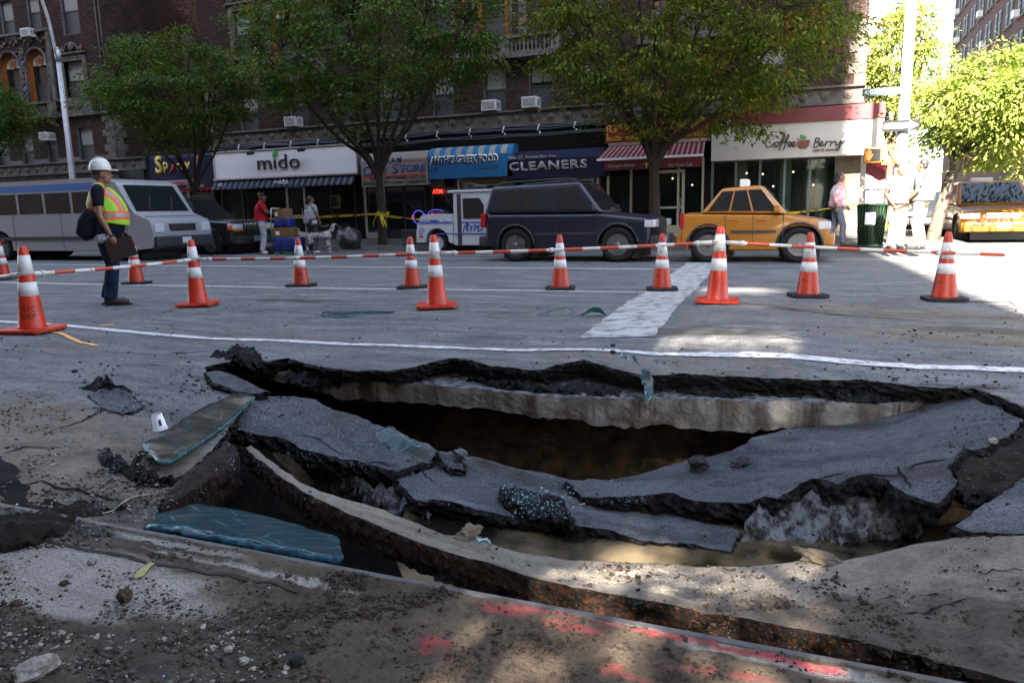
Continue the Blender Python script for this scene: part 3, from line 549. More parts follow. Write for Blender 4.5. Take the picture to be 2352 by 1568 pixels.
tag(slab('asphalt_stub', [(437, 1076, -.04), (480, 1044, -.035), (518, 1016, -.04), (546, 1031, -.06), (537, 1062, -.08), (500, 1090, -.07), (440, 1132, -.07), (395, 1160, -.08), (368, 1168, -.08), (395, 1120, -.06)], [], .17, [RUST, RUST], None, grid=.02, jag=.012, rough=.02, rf=16, seed=45, step=.018, siderough=.01), 'short rusty black block of broken road edge left of the long muddy strip', 'slab', 'broken plates of road surface')
# ------------------------------------------------------------------ pavement on the near side
tag(slab('earth_heap', [(-60, 1170, .04), (60, 1160, .05), (130, 1172, .06), (165, 1190, .115), (150, 1215, .125), (60, 1240, .13), (-60, 1250, .13)], [(40, 1195, .16), (110, 1192, .14)], .12, [SOIL, SOIL], None, grid=.018, jag=.02, rough=.035, rf=16, seed=77, step=.018), kind='stuff')
def build_walk():
    near = grid_pts(-3.4, .75, .95, KERBY-.03, .022); rest = grid_pts(-30, 20, -4.9, KERBY-.1, .5); rest = rest[~((rest[:, 0] > -3.5) & (rest[:, 0] < .85) & (rest[:, 1] > .9))]
    P = np.concatenate([near, rest]); ol = [Vector((x, y, 0)) for x, y in ((-60, -5), (60, -5), (60, KERBY-.016), (3, KERBY-.016))]+[Vector((.9-.025*i, KERBY-.016, 0)) for i in range(180)]+[Vector((-60, KERBY-.016, 0))]
    V2, T = cdt_fill(ol, P); V = np.column_stack([V2, np.full(len(V2), .1)])
    def pb(spots):
        r = np.zeros(len(V))
        for x, y, a, q, w in spots:
            c = G(x, y, .1); d = np.sqrt(((V[:, 0]-c.x)/a)**2+((V[:, 1]-c.y)/(a*q))**2); r = np.maximum(r, w*np.clip(1.6-d*1.15, 0, 1))
        return r
    clean = pb([(150, 1290, .6, .17, 1), (260, 1360, .42, .2, 1), (90, 1370, .4, .2, .9), (330, 1240, .45, .05, 1), (560, 1305, .4, .035, 1.0), (700, 1340, .3, .035, .9), (2000, 1568, .4, .06, .9), (1500, 1450, .3, .035, .85), (1350, 1400, .2, .03, .8), (1750, 1515, .3, .035, .9)])
    sand = np.clip(1.15-clean*1.1, 0, 1.2)
    wet = pb([(420, 1520, .38, .3, .42), (90, 1200, .5, .08, .9), (820, 1340, .25, .1, .3), (100, 1500, .45, .2, .3), (640, 1440, .2, .3, .3)])
    paint = pb([(1150, 1405, .09, .3, .8), (1250, 1412, .1, .2, .9), (1320, 1450, .1, .3, .7), (1440, 1440, .16, .1, .85), (1550, 1470, .15, .1, .9), (1650, 1492, .14, .1, .9), (1760, 1512, .12, .12, 1), (1860, 1535, .1, .14, 1), (1000, 1480, .06, .4, .85), (990, 1500, .05, .4, .7), (1430, 1555, .09, .3, .65), (1580, 1540, .08, .3, .6), (1700, 1560, .1, .3, .6)])
    cl = np.clip(sand, 0, 1); n = np.array([fbm(x, y, 0, 9, 5) for x, y in V2]); n2 = np.array([abs(fbm(x, y, 5, 26, 4)) for x, y in V2])
    V[:, 2] += cl*(.006+n*.012+n2*.016)+np.where(cl < .3, n*.002, 0)
    ed = np.abs(V2[:, 1]-(KERBY-.016)) < 1e-3; V[ed, 2] = .1+np.maximum(0, V[ed, 2]-.1)*.5
    return npmesh('sidewalk', V, T, WALKM, None, True, None, 'structure', {'sand': sand, 'wet': wet, 'paint': paint})
walk = build_walk()
STEELK = M('kerb_steel', (.07, .072, .08), .6, metal=.2, col2=(.035, .03, .027), vscale=20, bump=.002, bscale=80)
mb = MB(); mb.bx((-60, KERBY-.014, -.2), (60, KERBY+.008, .104)); mb.build('kerb', STEELK, kind='structure', bevel=.004)
JOINT = M('pavement_joint', (.03, .026, .022), .9)
j = [(-2.9, 1.47), (-2.3, 1.475), (-1.5, 1.48), (-1.2, 1.48)]
WALKB = bvh_of(walk)
def on_walk(x, y):
    h = WALKB.ray_cast(Vector((x, y, 1)), Vector((0, 0, -1)), 3); return h[0].z if h[0] else .1
drape('pavement_joint', j, .012, JOINT, lift=.003, step=.03, jag=.006, across=1, seed=71, surf=on_walk)
# ================================================================== far pavement, cross street, buildings
PAVE = M('far_pavement', (.085, .083, .08), .85, col2=(.05, .05, .048), vscale=1.5, bump=.003, bscale=50)
mb = MB(); mb.bx((-160, 19.2, -.1), (3.4, 60, .14)); mb.bx((10.2, 19.2, -.1), (160, 220, .14)); mb.bx((1.0, 60, -.1), (3.4, 220, .14)); mb.build('far_sidewalk', PAVE, kind='structure', bevel=.02)
mb = MB(); mb.bx((-160, 19.08, -.1), (3.5, 19.2, .142)); mb.build('kerb', M('kerb_stone', (.14, .135, .13), .8, var=.4, vscale=3), kind='structure')
mb = MB(); mb.add([(3.4, 19.2, .002), (10.2, 19.2, .002), (10.2, 240, .002), (3.4, 240, .002)], [(0, 1, 2, 3)]); mb.build('cross_street', M('cross_street_asphalt', (.11, .11, .115), .85, var=.35, vscale=.8), kind='structure')
mb = MB(); mb.add([(-400, 19.3, -.03), (400, 19.3, -.03), (400, 700, -.03), (-400, 700, -.03)], [(0, 1, 2, 3)]); mb.build('ground', M('far_ground', (.14, .13, .12), .9), kind='structure')
mb = MB(); mb.add([(-400, -120, -.05), (400, -120, -.05), (400, -4.9, -.05), (-400, -4.9, -.05)], [(0, 1, 2, 3)]); mb.build('ground', MATS['far_ground'], kind='structure')
BRICK = M('brick', (.040, .0185, .0165), .85, island=.5, col2=(.021, .0125, .0125), vscale=.9)
MORTAR = M('mortar', (.13, .124, .122), .9, var=.4, vscale=2)
STONE = M('facade_stone', (.115, .103, .093), .85, col2=(.06, .053, .047), vscale=3.5, bump=.008, bscale=30)
TERRA = M('terracotta_relief', (.135, .118, .097), .8, col2=(.035, .032, .036), vscale=14, bump=.03, bscale=26, contrast=(.42, .58))
ORANGE = M('orange_terracotta', (.22, .075, .02), .75, var=.4, vscale=6)
FRAMED = M('dark_window_frame', (.018, .022, .024), .5)
GLASSW = M('window_glass', (.012, .015, .018), .04, spec=.8)
BLIND = M('white_blind', (.22, .22, .215), .7, var=.15, vscale=2)
SHADE = M('grey_screen', (.03, .032, .036), .6, var=.3, vscale=3)
BLACKM = M('black_metal', (.015, .016, .018), .4)
DARKIN = M('dark_interior', (.012, .011, .011), .9)
ACM = M('air_conditioner_white', (.42, .42, .41), .5); ACG = M('air_conditioner_grille', (.10, .10, .10), .6)
def fx(px, py, Y=25.0): p = W(px, py, Y); return p.x, p.z
def brick_field(x0, x1, z0, z1, holes, axis='Y', plane=25.0, sign=-1):
    """every brick of a wall as its own little block; axis is the wall's normal"""
    bw, bh, jt, ch = .205, .057, .013, .071; rows = int((z1-z0)/ch); out = []
    for r in range(rows):
        z = z0+r*ch; off = (r % 2)*.109; n = int((x1-x0)/(bw+jt))+2; xs = x0-off+np.arange(n)*(bw+jt); a = np.maximum(xs, x0); b = np.minimum(xs+bw, x1)
        segs = [(p, q) for p, q in zip(a, b) if q-p > .03]
        for p, q in segs:
            ok = [(p, q)]
            for hx0, hx1, hz0, hz1 in holes:
                if z+bh > hz0 and z < hz1:
                    nw = []
                    for s, e in ok:
                        if e <= hx0 or s >= hx1: nw.append((s, e))
                        else:
                            if hx0-s > .03: nw.append((s, hx0))
                            if e-hx1 > .03: nw.append((hx1, e))
                    ok = nw
            out += [(s, e, z, z+bh) for s, e in ok]
    B = np.array(out); n = len(B); d = .012+RNG.uniform(-.003, .004, n)
    V = np.zeros((n, 8, 3))
    for k, (ix, iz) in enumerate(((0, 2), (1, 2), (1, 3), (0, 3))):
        for j in (0, 1):
            h = plane+sign*(d if j == 0 else -.004)
            c = np.stack([B[:, ix], h if not np.isscalar(h) else np.full(n, h), B[:, iz]], 1) if axis == 'Y' else np.stack([h if not np.isscalar(h) else np.full(n, h), B[:, ix], B[:, iz]], 1)
            V[:, k+4*j] = c
    q = np.array([(0, 1, 2, 3), (0, 4, 5, 1), (1, 5, 6, 2), (2, 6, 7, 3), (3, 7, 4, 0)])
    F = (np.arange(n)[:, None, None]*8+q[None]).reshape(-1, 4); return V.reshape(-1, 3), F, B
def wall_with_openings(mb, x0, x1, z0, z1, holes, y0, y1, axis='Y', m=0):
    xs = sorted({x0, x1, *[min(max(h[i], x0), x1) for h in holes for i in (0, 1)]}); zs = sorted({z0, z1, *[min(max(h[i], z0), z1) for h in holes for i in (2, 3)]})
    for i in range(len(xs)-1):
        for j in range(len(zs)-1):
            cx, cz = (xs[i]+xs[i+1])/2, (zs[j]+zs[j+1])/2
            if any(h[0] < cx < h[1] and h[2] < cz < h[3] for h in holes): continue
            if axis == 'Y': mb.bx((xs[i], y0, zs[j]), (xs[i+1], y1, zs[j+1]), m)
            else: mb.bx((y0, xs[i], zs[j]), (y1, xs[i+1], zs[j+1]), m)
def sash(parent, x0, x1, z0, z1, y=25.16, blind=.5, shade=True, lit=None):
    """double-hung window set back in its opening; blind is the covered share of the upper half"""
    w = MB(); t = .055; zm = (z0+z1)/2
    for a, b in (((x0, z0), (x0+t, z1)), ((x1-t, z0), (x1, z1)), ((x0+t, z1-t), (x1-t, z1)), ((x0+t, z0), (x1-t, z0+t)), ((x0+t, zm-.03), (x1-t, zm+.03))): w.bx((a[0], y-.05, a[1]), (b[0], y+.03, b[1]))
    fr = w.build('window', FRAMED, parent)
    g = MB(); g.bx((x0+t, y+.0, zm+.03), (x1-t, y+.01, z1-t)); g.bx((x0+t, y-.02, z0+t), (x1-t, y-.01, zm-.03)); p = g.build('pane', GLASSW, fr, world=False); p.data.transform(Matrix.Translation(-parent.location))
    if blind:
        g = MB(); zt = z1-t; zb = zt-(zt-zm)*2*blind; g.bx((x0+t+.01, y-.006, max(zb, zm+.03)), (x1-t-.01, y-.002, zt-.005)); p = g.build('blind', BLIND, fr, world=False); p.data.transform(Matrix.Translation(-parent.location))
    if shade:
        g = MB(); g.bx((x0+t+.01, y-.028, z0+t+.005), (x1-t-.01, y-.023, zm-.035)); p = g.build('screen', SHADE, fr, world=False); p.data.transform(Matrix.Translation(-parent.location))
    return fr
def surround(parent, x0, x1, z0, z1, y=25.0, crest=True, t=.17):
    s = MB(); s.bx((x0-t, y-.07, z0), (x0, y+.14, z1+t)); s.bx((x1, y-.07, z0), (x1+t, y+.14, z1+t)); s.bx((x0, y-.07, z1), (x1, y+.14, z1+t*1.4))
    s.bx((x0-t-.06, y-.16, z1+t*1.4), (x1+t+.06, y+.02, z1+t*1.4+.08)); s.bx((x0-t-.05, y-.13, z0-.09), (x1+t+.05, y+.1, z0)); s.build('window_surround', STONE, parent, bevel=.012)
    r = MB(); k = int((z1-z0)/.16)
    for i in range(k):
        z = z0+.1+i*(z1-z0-.1)/k
        for x in (x0-t/2, x1+t/2): r.ball((x, y-.075, z), (.05, .03, .055), 6, m=i % 2)
    for i in range(5): r.ball((x0+(x1-x0)*(i+.5)/5, y-.075, z1+t*.7), (.075, .03, .06), 7, m=0)
    if crest:
        cx, cz = (x0+x1)/2, z1+t*1.4+.34; r.ball((cx, y-.07, cz), (.13, .05, .2), 10); r.lathe([(.17, -.03), (.2, 0), (.17, .03)], (cx, y-.05, cz), 14, R=Matrix.Rotation(math.pi/2, 3, 'X'))
        for sg in (-1, 1):
            r.tube(smoothpath([(cx+sg*.15, y-.05, cz+.12), (cx+sg*.3, y-.06, cz+.02), (cx+sg*.42, y-.05, cz-.16), (cx+sg*.56, y-.05, cz-.12)], 4), .05, 6); r.ball((cx+sg*.6, y-.05, cz-.1), (.09, .05, .14), 7)
    r.build('carved_relief', [TERRA, ORANGE], parent, kind='stuff')
def arched(parent, x0, x1, z0, z1, y=25.0, zs=None):
    """terracotta arch with a round-headed reveal, a tympanum with a ring, and a dark sash below"""
    cx, R = (x0+x1)/2, (x1-x0)/2; zs = z1-R; n = 12; arc = [(cx+R*math.cos(a), zs+R*math.sin(a)) for a in [math.pi*i/n for i in range(n+1)]]
    o = MB()
    for i in range(n):
        a, b = arc[i], arc[i+1]; o.add([(a[0], y-.02, a[1]), (b[0], y-.02, b[1]), (b[0], y+.3, b[1]), (a[0], y+.3, a[1])], [(0, 1, 2, 3)])
        ia, ib = [(cx+(p[0]-cx)*.72, zs+(p[1]-zs)*.72) for p in (a, b)]; o.add([(a[0], y+.1, a[1]), (b[0], y+.1, b[1]), (ib[0], y+.14, ib[1]), (ia[0], y+.14, ia[1])], [(0, 1, 2, 3)])
    for x, q in ((x0, 1), (x1, -1)): o.bx((x, y-.02, z0), (x+q*.02, y+.3, zs)); o.bx((x+q*.02, y+.1, z0), (x+q*R*.28, y+.16, zs))
    o.build('arch_reveal', ORANGE, parent)
    t = MB(); pts = [(cx+R*.72*math.cos(math.pi*i/n), zs+R*.72*math.sin(math.pi*i/n)) for i in range(n+1)]; t.prism(pts, y+.15, y+.2); t.build('tympanum', M('tympanum_plaster', (.28, .30, .24), .8), parent)
    t = MB(); t.lathe([(.0, -.02), (R*.2, -.01), (R*.24, .0)], (cx, y+.14, zs+R*.3), 12, R=Matrix.Rotation(math.pi/2, 3, 'X')); t.tube([(cx+R*.34*math.cos(a), y+.13, zs+R*.34+R*.42*math.sin(a)) for a in [2*math.pi*i/14 for i in range(15)]], .02, 5); t.build('ring_ornament', ORANGE, parent)
    r = MB(); r.tube([(p[0]+(p[0]-cx)*.1, y-.05, p[1]+(p[1]-zs)*.1) for p in arc], .06, 6)
    for k in range(2*n): a = math.pi*(k+.5)/(2*n); r.ball((cx+R*1.12*math.cos(a), y-.09, zs+R*1.12*math.sin(a)), .035, 5)
    for x in (x0-.09, x1+.09):
        r.tube([(x, y-.05, z0), (x, y-.05, zs)], .055, 8)
        for k in range(9): r.ball((x, y-.09, z0+.1+(zs-z0)*k/9), .04, 5)
    r.build('arch_moulding', TERRA, parent)
    sash(parent, x0+R*.3, x1-R*.3, z0+.02, zs-.02, y+.26, blind=.0)
def ac_unit(x, z, w=.55, h=.36, y=25.05, label=''):
    t = thing('air_conditioner', label, 'air conditioner', (x, y, z), group='window air conditioners')
    b = MB(); b.box((0, -.2, h/2), (w, .5, h)); b.build('housing', ACM, t, world=False, bevel=.015)
    g = MB(); g.box((0, -.452, h/2), (w*.82, .012, h*.72), 0)
    for k in range(7): g.box((0, -.46, h*.18+k*h*.1), (w*.8, .01, h*.03), 1)
    for k in range(3):
        for s in (-1, 1): g.box((s*(w/2+.002), -.3+k*.1, h/2), (.008, .06, h*.6), 0)
    g.build('grille', [ACG, ACM], t, world=False); return t
def apartment(name, label, x0, x1, zb, zt, openings, depth=14, cat='building'):
    """brick block whose street face stands at Y = 25"""
    t = thing(name, label, cat, ((x0+x1)/2, 25, 0)); w = MB(); wall_with_openings(w, x0, x1, zb, zt, openings, 25.0, 25.34); w.build('wall', MORTAR, t)
    b = MB(); b.bx((x0, 25.9, zb), (x1, 25+depth, zt)); b.bx((x0, 25.34, zb), (x0+.3, 25.9, zt)); b.bx((x1-.3, 25.34, zb), (x1, 25.9, zt)); b.bx((x0, 25.3, zt), (x1, 25+depth, zt+.4)); b.build('building_core', MORTAR, t)
    return t
def bricks_on(parent, V, F): return npmesh('brickwork', V-np.array(parent.location), F, BRICK, parent, False, None, 'stuff')
# ------------------------------------------------------------------ main corner building
MX0, MX1 = -23.62, 1.3; BELT = 4.05; ZTOP = 22
win2 = [(-21.85, -20.95), (-19.35, -18.5), (-17.3, -16.4), (-15.2, -14.35), (-13.0, -12.15), (-10.95, -10.1), (-9.25, -8.4), (-7.35, -6.5), (-5.6, -4.8), (-4.25, -3.35), (-1.85, -.85)]
op2 = [(a, b, 4.56, 6.05) for a, b in win2]
w3 = [(-21.85, -20.9), (-17.3, -16.4), (-13.0, -12.15), (-7.35, -6.5), (-1.85, -.9)]; op3 = [(a, b, 7.4, 9.15) for a, b in w3]
arc3 = [(-20.0, -18.85), (-18.5, -17.95+.1), (-11.2, -10.0), (-9.5, -8.4), (-4.6, -3.4)]; arc3 = [(-20.0, -18.9), (-11.15, -9.95), (-4.6, -3.5)]
opA = [(a, b, 6.95, 9.25) for a, b in arc3]
up = [(x, x+.9, z, z+1.7) for z in (11.2, 14.4, 17.6) for x in np.arange(-22.5, 0, 2.7)]
MAIN = apartment('corner_apartment_building', 'long dark brick apartment block with shops along its ground floor on the street corner', MX0, MX1, BELT, ZTOP, op2+op3+opA+up)
V, F, B = brick_field(MX0, MX1, BELT+.45, 10.4, op2+op3+[(a-.1, b+.1, c, d) for a, b, c, d in opA])
# the 300 bricks nearest the open left corner are single parts, the rest of the bond is one part
edge = np.argsort(np.abs(B[:, 0]-MX0)+np.abs(B[:, 2]-7.6)*.35 + 100*((B[:, 1]-B[:, 0]) < .2))[:300]; rest = np.ones(len(B), bool); rest[edge] = False
kp = np.repeat(rest, 5); bricks_on(MAIN, V, F[kp])
bm0 = MB(); bm0.box((0, 0, 0), (.205, .02, .057)); bo = None
for i in edge:
    if bo is None: bo = bm0.build('brick', BRICK, MAIN, world=False); o = bo
    else: o = bo.copy(); COL.objects.link(o)
    o.location = Vector(((B[i, 0]+B[i, 1])/2, 24.998-random.uniform(0, .004), (B[i, 2]+B[i, 3])/2))-MAIN.location
Vs, Fs, Bs = brick_field(25.0, 33, .2, 10.4, [], 'X', MX1, 1); bricks_on(MAIN, Vs, Fs)
for k, (a, b, c, d) in enumerate(op2): sash(MAIN, a, b, c, d, blind=(.95, .5, .3, .5, .8, .95, .4, .9, .3, .6, 1.0)[k])
for k, (a, b, c, d) in enumerate(op3): sash(MAIN, a, b, c, d, blind=(.9, .4, .6, .5, .6)[k]); surround(MAIN, a, b, c, d)
for a, b, c, d in opA: arched(MAIN, a, b, c, d)
for a, b, c, d in up: sash(MAIN, a, b, c, d)
def belt(parent, x0, x1, z0, z1, ros=.62):
    s = MB(); s.bx((x0, 24.86, z0), (x1, 25.02, z1)); s.bx((x0-.03, 24.76, z1), (x1+.03, 25.02, z1+.07)); s.bx((x0-.02, 24.82, z0-.06), (x1+.02, 25.02, z0)); s.build('belt_course', STONE, parent, bevel=.012)
    r = MB(); x = x0+.3; k = 0
    while x < x1-.2:
        r.lathe([(.0, .045), (.05, .05), (.07, .02), (.12, .025), (.14, .0)], (x, 24.86, (z0+z1)/2), 10, R=Matrix.Rotation(math.pi/2, 3, 'X')); x += ros; k += 1
    r.build('rosettes', STONE, parent, kind='stuff')
belt(MAIN, MX0, MX1, BELT, BELT+.42)
s = MB()
for k in range(9):
    for x in (MX0, MX1-.42): s.bx((x-.03, 24.95, 4.55+k*.62), (x+(.45 if k % 2 else .3), 25.05, 4.55+k*.62+.3 if False else 4.55+k*.31+.3))
s = MB()
for k in range(6): wq = .46 if k % 2 else .3; s.bx((MX0-.02, 24.95, 4.56+k*.3), (MX0+wq, 25.05, 4.56+k*.3+.29)); s.bx((MX1-wq, 24.95, 4.56+k*.3), (MX1+.02, 25.05, 4.56+k*.3+.29))
s.build('quoins', STONE, MAIN, kind='stuff', bevel=.01)
def balcony(parent, x0, x1, z0, z1):
    b = MB(); b.bx((x0, 24.55, z1-.1), (x1, 24.78, z1)); b.bx((x0, 24.5, z0), (x1, 25.0, z0+.12)); b.bx((x0+.02, 24.45, z0-.1), (x1-.02, 25.0, z0-.01))
    for x in (x0, (x0+x1)/2-.15, x1-.3): b.bx((x, 24.56, z0+.12), (x+.3, 24.77, z1-.1))
    b.build('balcony', STONE, parent, bevel=.012); r = MB(); n = int((x1-x0)/.17)
    for i in range(n):
        x = x0+.4+(x1-x0-.8)*i/(n-1)
        if abs(x-(x0+x1)/2) > .2: r.lathe([(.035, 0), (.05, .06), (.025, .12), (.06, .25), (.03, .36), (.045, z1-z0-.22)], (x, 24.66, z0+.12), 8)
    for i in range(3): r.tube(smoothpath([(x0+.3+i*(x1-x0-.6)/2, 24.98, z0-.42), (x0+.3+i*(x1-x0-.6)/2, 24.8, z0-.38), (x0+.3+i*(x1-x0-.6)/2, 24.6, z0-.12)], 3), .1, 7)
    r.build('balusters', STONE, parent, kind='stuff')
balcony(MAIN, -11.9, -8.0, 6.3, 6.95); balcony(MAIN, -20.6, -17.4, 6.3, 6.95); balcony(MAIN, -5.4, -2.6, 6.3, 6.95)
r = MB()
for x in (-11.75, -9.55, -20.25, -18.6, -5.0, -3.2):     # carved panels beside the arches
    r.bx((x-.02, 24.93, 6.95), (x+.26, 25.03, 9.2), 0)
    for k in range(7): r.ball((x+.12, 24.92, 7.1+k*.3), (.1, .05, .11), 7, m=(1 if k % 3 == 1 else 0))
r.build('carved_panels', [TERRA, ORANGE], MAIN, kind='stuff')
# ------------------------------------------------------------------ left building and the court between
LX1 = -29.0
lw2 = [R4 for R4 in ()]
def rect(px0, py0, px1, py1): a = fx(px0, (py0+py1)/2); b = fx(px1, (py0+py1)/2); cx = (px0+px1)/2; return (a[0], b[0], fx(cx, py1)[1], fx(cx, py0)[1])
lo = [rect(180, 292, 215, 374), rect(50, 310, 78, 384), rect(108, 306, 133, 378), rect(-8, 318, 22, 388)]
mo = [rect(152, 140, 196, 230)]
ho = [rect(140, -30, 180, 79), rect(62, -10, 92, 66), rect(2, 0, 32, 94)]
ao = [rect(66, 114, 112, 238), rect(6, 122, 50, 248)]
LEFT = apartment('left_apartment_building', 'dark brick apartment block with terracotta arches at the far left', -48, LX1, .14, ZTOP, lo+mo+ho+ao)
V, F, B = brick_field(-37.5, LX1, 4.0, 12.2, lo+mo+ho+[(a-.1, b+.1, c, d) for a, b, c, d in ao]); bricks_on(LEFT, V, F)
V, F, B = brick_field(25.0, 33.0, 3.9, 12.6, [(29.4, 30.3, 8.3, 10.0)], 'X', LX1, 1); bricks_on(LEFT, V, F)
for k, (a, b, c, d) in enumerate(lo): sash(LEFT, a, b, c, d, blind=(.95, .6, .5, .4)[k])
for k, (a, b, c, d) in enumerate(ho): sash(LEFT, a, b, c, d, blind=(.95, .8, .8)[k])
for a, b, c, d in mo: sash(LEFT, a, b, c, d, blind=.95); surround(LEFT, a, b, c, d, t=.2)
for a, b, c, d in ao: arched(LEFT, a, b, c, d)
w = MB(); w.bx((LX1+.005, 29.4, 8.3), (LX1+.03, 30.3, 10.0)); w.build('window', FRAMED, LEFT)
zb = fx(345, 386)[1]; belt(LEFT, -48, -27.3, zb, zb+.42)
zc = ao[0][2]
balcony(LEFT, -37, ao[0][1]+.55, zc-.65, zc-.02)
s = MB(); s.bx((-48, 24.84, zc-.75), (LX1+.04, 25.0, zc-.62)); s.bx((-48, 24.9, zc-.02), (LX1+.02, 25.0, zc+.06)); s.bx((mo[0][0]-.3, 24.88, zc-.62), (mo[0][1]+.3, 25.0, zc-.02))
zt = ao[0][3]; s.bx((-40, 24.86, zt+.72), (ao[0][1]+.45, 25.0, zt+.84)); s.bx((ao[0][1]+.2, 24.9, zc), (ao[0][1]+.42, 25.0, zt+.7)); s.bx((-40, 24.95, zc), (ao[0][1]+.2, 24.998, zt+.72)) if False else None
for k in range(7): wq = .62 if k % 2 else .42; s.bx((LX1-wq, 24.94, zb+.5+k*.32), (LX1+.03, 25.04, zb+.5+k*.32+.31)); s.bx((LX1-.02, 25.06, zb+.5+k*.32), (LX1+.06, 25+wq, zb+.5+k*.32+.31))
s.build('stone_trim', STONE, LEFT, kind='stuff', bevel=.012)
r = MB()
for a, b, c, d in ao:
    for x in (b+.2, a-.25):
        for k in range(8): r.ball((x, 24.97, c+.15+k*.28), (.1, .05, .12), 7, m=1 if k % 4 == 2 else 0)
    for k in range(9): r.ball((a-.1+(b-a+.35)*k/8, 24.96, d+.42+.12*math.cos(k*math.pi/2)), (.1, .05, .09), 6)
    r.lathe([(.05, .08), (.12, .05), (.14, .08), (.2, .03), (.22, 0)], (b+.24, 24.98, d-.05), 14, R=Matrix.Rotation(math.pi/2, 3, 'X'))
for k in range(6): r.ball((mo[0][0]+.1+k*.15, 24.87, zc-.32), (.07, .04, .12), 6)
r.build('carved_relief', [TERRA, M('blue_terracotta', (.10, .11, .22), .7)], LEFT, kind='stuff')
c = MB(); c.bx((LX1, 34, .1), (MX0+.2, 34.3, ZTOP)); c.bx((-27.4, 25.6, .14), (MX0, 33.9, 3.3)); COURT = thing('courtyard_building', 'dark recessed brick wall and low shop roof between the two apartment blocks', 'building', (-26, 34, 0)); c.build('wall', MORTAR, COURT)
V, F, B = brick_field(LX1, MX0, 3.4, 11, [(-26.6, -25.7, 5.3, 6.9), (-26.6, -25.7, 8.4, 10)], 'Y', 34, -1); bricks_on(COURT, V, F)
for z in (5.3, 8.4): sash(COURT, -26.6, -25.7, z, z+1.6, 33.99, blind=.4)
for px, py, lab in ((76, 88, 'white air conditioner in the upper left window by the lamp post'), (118, 324, 'white air conditioner half hidden by leaves at the far left'), (681, 292, 'white air conditioner at the foot of the left tree crown'), (1132, 257, 'white air conditioner below a pale blind between the two big trees'), (1224, 250, 'white air conditioner behind the right big tree')):
    x, z = fx(px, py); ac_unit(x, z, label=lab)
# conduits on the brick corner
s = MB(); s.tube([(LX1-.25, 24.95, zc), (LX1-.25, 24.95, 12)], .03, 6); s.tube([(LX1-.03, 24.95, zc), (LX1-.03, 24.95, 12)], .025, 6); s.build('drain_pipe', STONE, LEFT)
# ------------------------------------------------------------------ far blocks along the cross street
def far_block(name, label, x0, x1, y0, y1, h, wallc, floors, bay, z0=5.0, face='X', acs=False):
    t = thing(name, label, 'building', ((x0+x1)/2, (y0+y1)/2, 0)); w = MB(); w.bx((x0, y0, 0), (x1, y1, h)); w.bx((x0-.25, y0-.25, h), (x1+.25, y1+.25, h+.8)); w.build('wall', wallc, t)
    wm, pm, sm, am = MB(), MB(), MB(), MB(); fh = (h-z0)/floors
    return t, fh
FARB = M('far_brown_brick', (.055, .022, .015), .85, col2=(.036, .015, .011), vscale=.5, bump=.01, bscale=6)
t, fh = far_block('brown_brick_tower', 'tall brown brick block with rows of windows and air conditioners along the cross street', 13.5, 34, 50, 97, 44, FARB, 12, 4)
wmb = MB(); wmb.box((0, 0, 0), (.1, .85, 1.9)); pmb = MB(); pmb.box((-.06, 0, .45), (.02, .7, .8)); pmb.box((-.06, 0, -.45), (.02, .7, .8)); smb = MB(); smb.box((-.06, 0, -1.02), (.22, 1.0, .12)); amb = MB(); amb.box((-.2, 0, -.68), (.5, .75, .5))
wp_ = pp_ = sp_ = ap_ = None; ci = 0
for fl in range(9):
    z = 9.0+fl*3.05
    for k in range(24):
        y = 52+k*1.9+(.35 if k % 2 else -.2); p = pix((13.5, y, z))
        if p[0] > 2400 or p[1] < -60 or p[1] > 520: continue
        def put(mbx, nm, mat, par, loc, ref):
            if ref is None: ref = mbx.build(nm, mat, None, world=False); o = ref
            else: o = ref.copy(); COL.objects.link(o)
            o.parent = par; o.location = loc; return ref, o
        wp_, o = put(wmb, 'window', FRAMED, t, Vector((13.49, y, z))-t.location, wp_); pp_, q = put(pmb, 'pane', M('far_window_pane', (.012, .012, .014), .6, spec=.15), o, (0, 0, 0), pp_); sp_, q = put(smb, 'sill', STONE, o, (0, 0, 0), sp_)
        if (k*7+fl*5) % 6 == 0: ap_, q = put(amb, 'air_conditioner', ACM, o, (0, 0, 0), ap_)
PALE = M('pale_far_wall', (.72, .66, .58), .8, var=.15, vscale=.3)
t, fh = far_block('pale_tower', 'pale sunlit building closing the view down the cross street', 9.5, 17, 150, 170, 33, PALE, 8, 3)
o = None
for fl in range(9):
    for k in range(3):
        m_ = MB(); m_.box((0, 0, 0), (1.1, .1, 1.7)) if o is None else None
        if o is None: o = m_.build('window', FRAMED, t, world=False); q = o
        else: q = o.copy(); COL.objects.link(q)
        q.location = Vector((10.7+k*2.3, 149.98, 5+fl*3.1))-t.location
t, fh = far_block('sunlit_side_building', 'pale low building with a red awning just round the corner', 1.12, 2.0, 34, 70, 7.5, M('cream_stone', (.6, .52, .44), .85, var=.2, vscale=.6), 2, 3)
a = MB(); a.prism([(2.05, 3.4), (3.3, 2.5), (3.3, 2.2), (2.05, 2.9)], 36, 44, 'Y'); a.build('awning', M('dark_red_awning', (.28, .03, .05), .8), t)
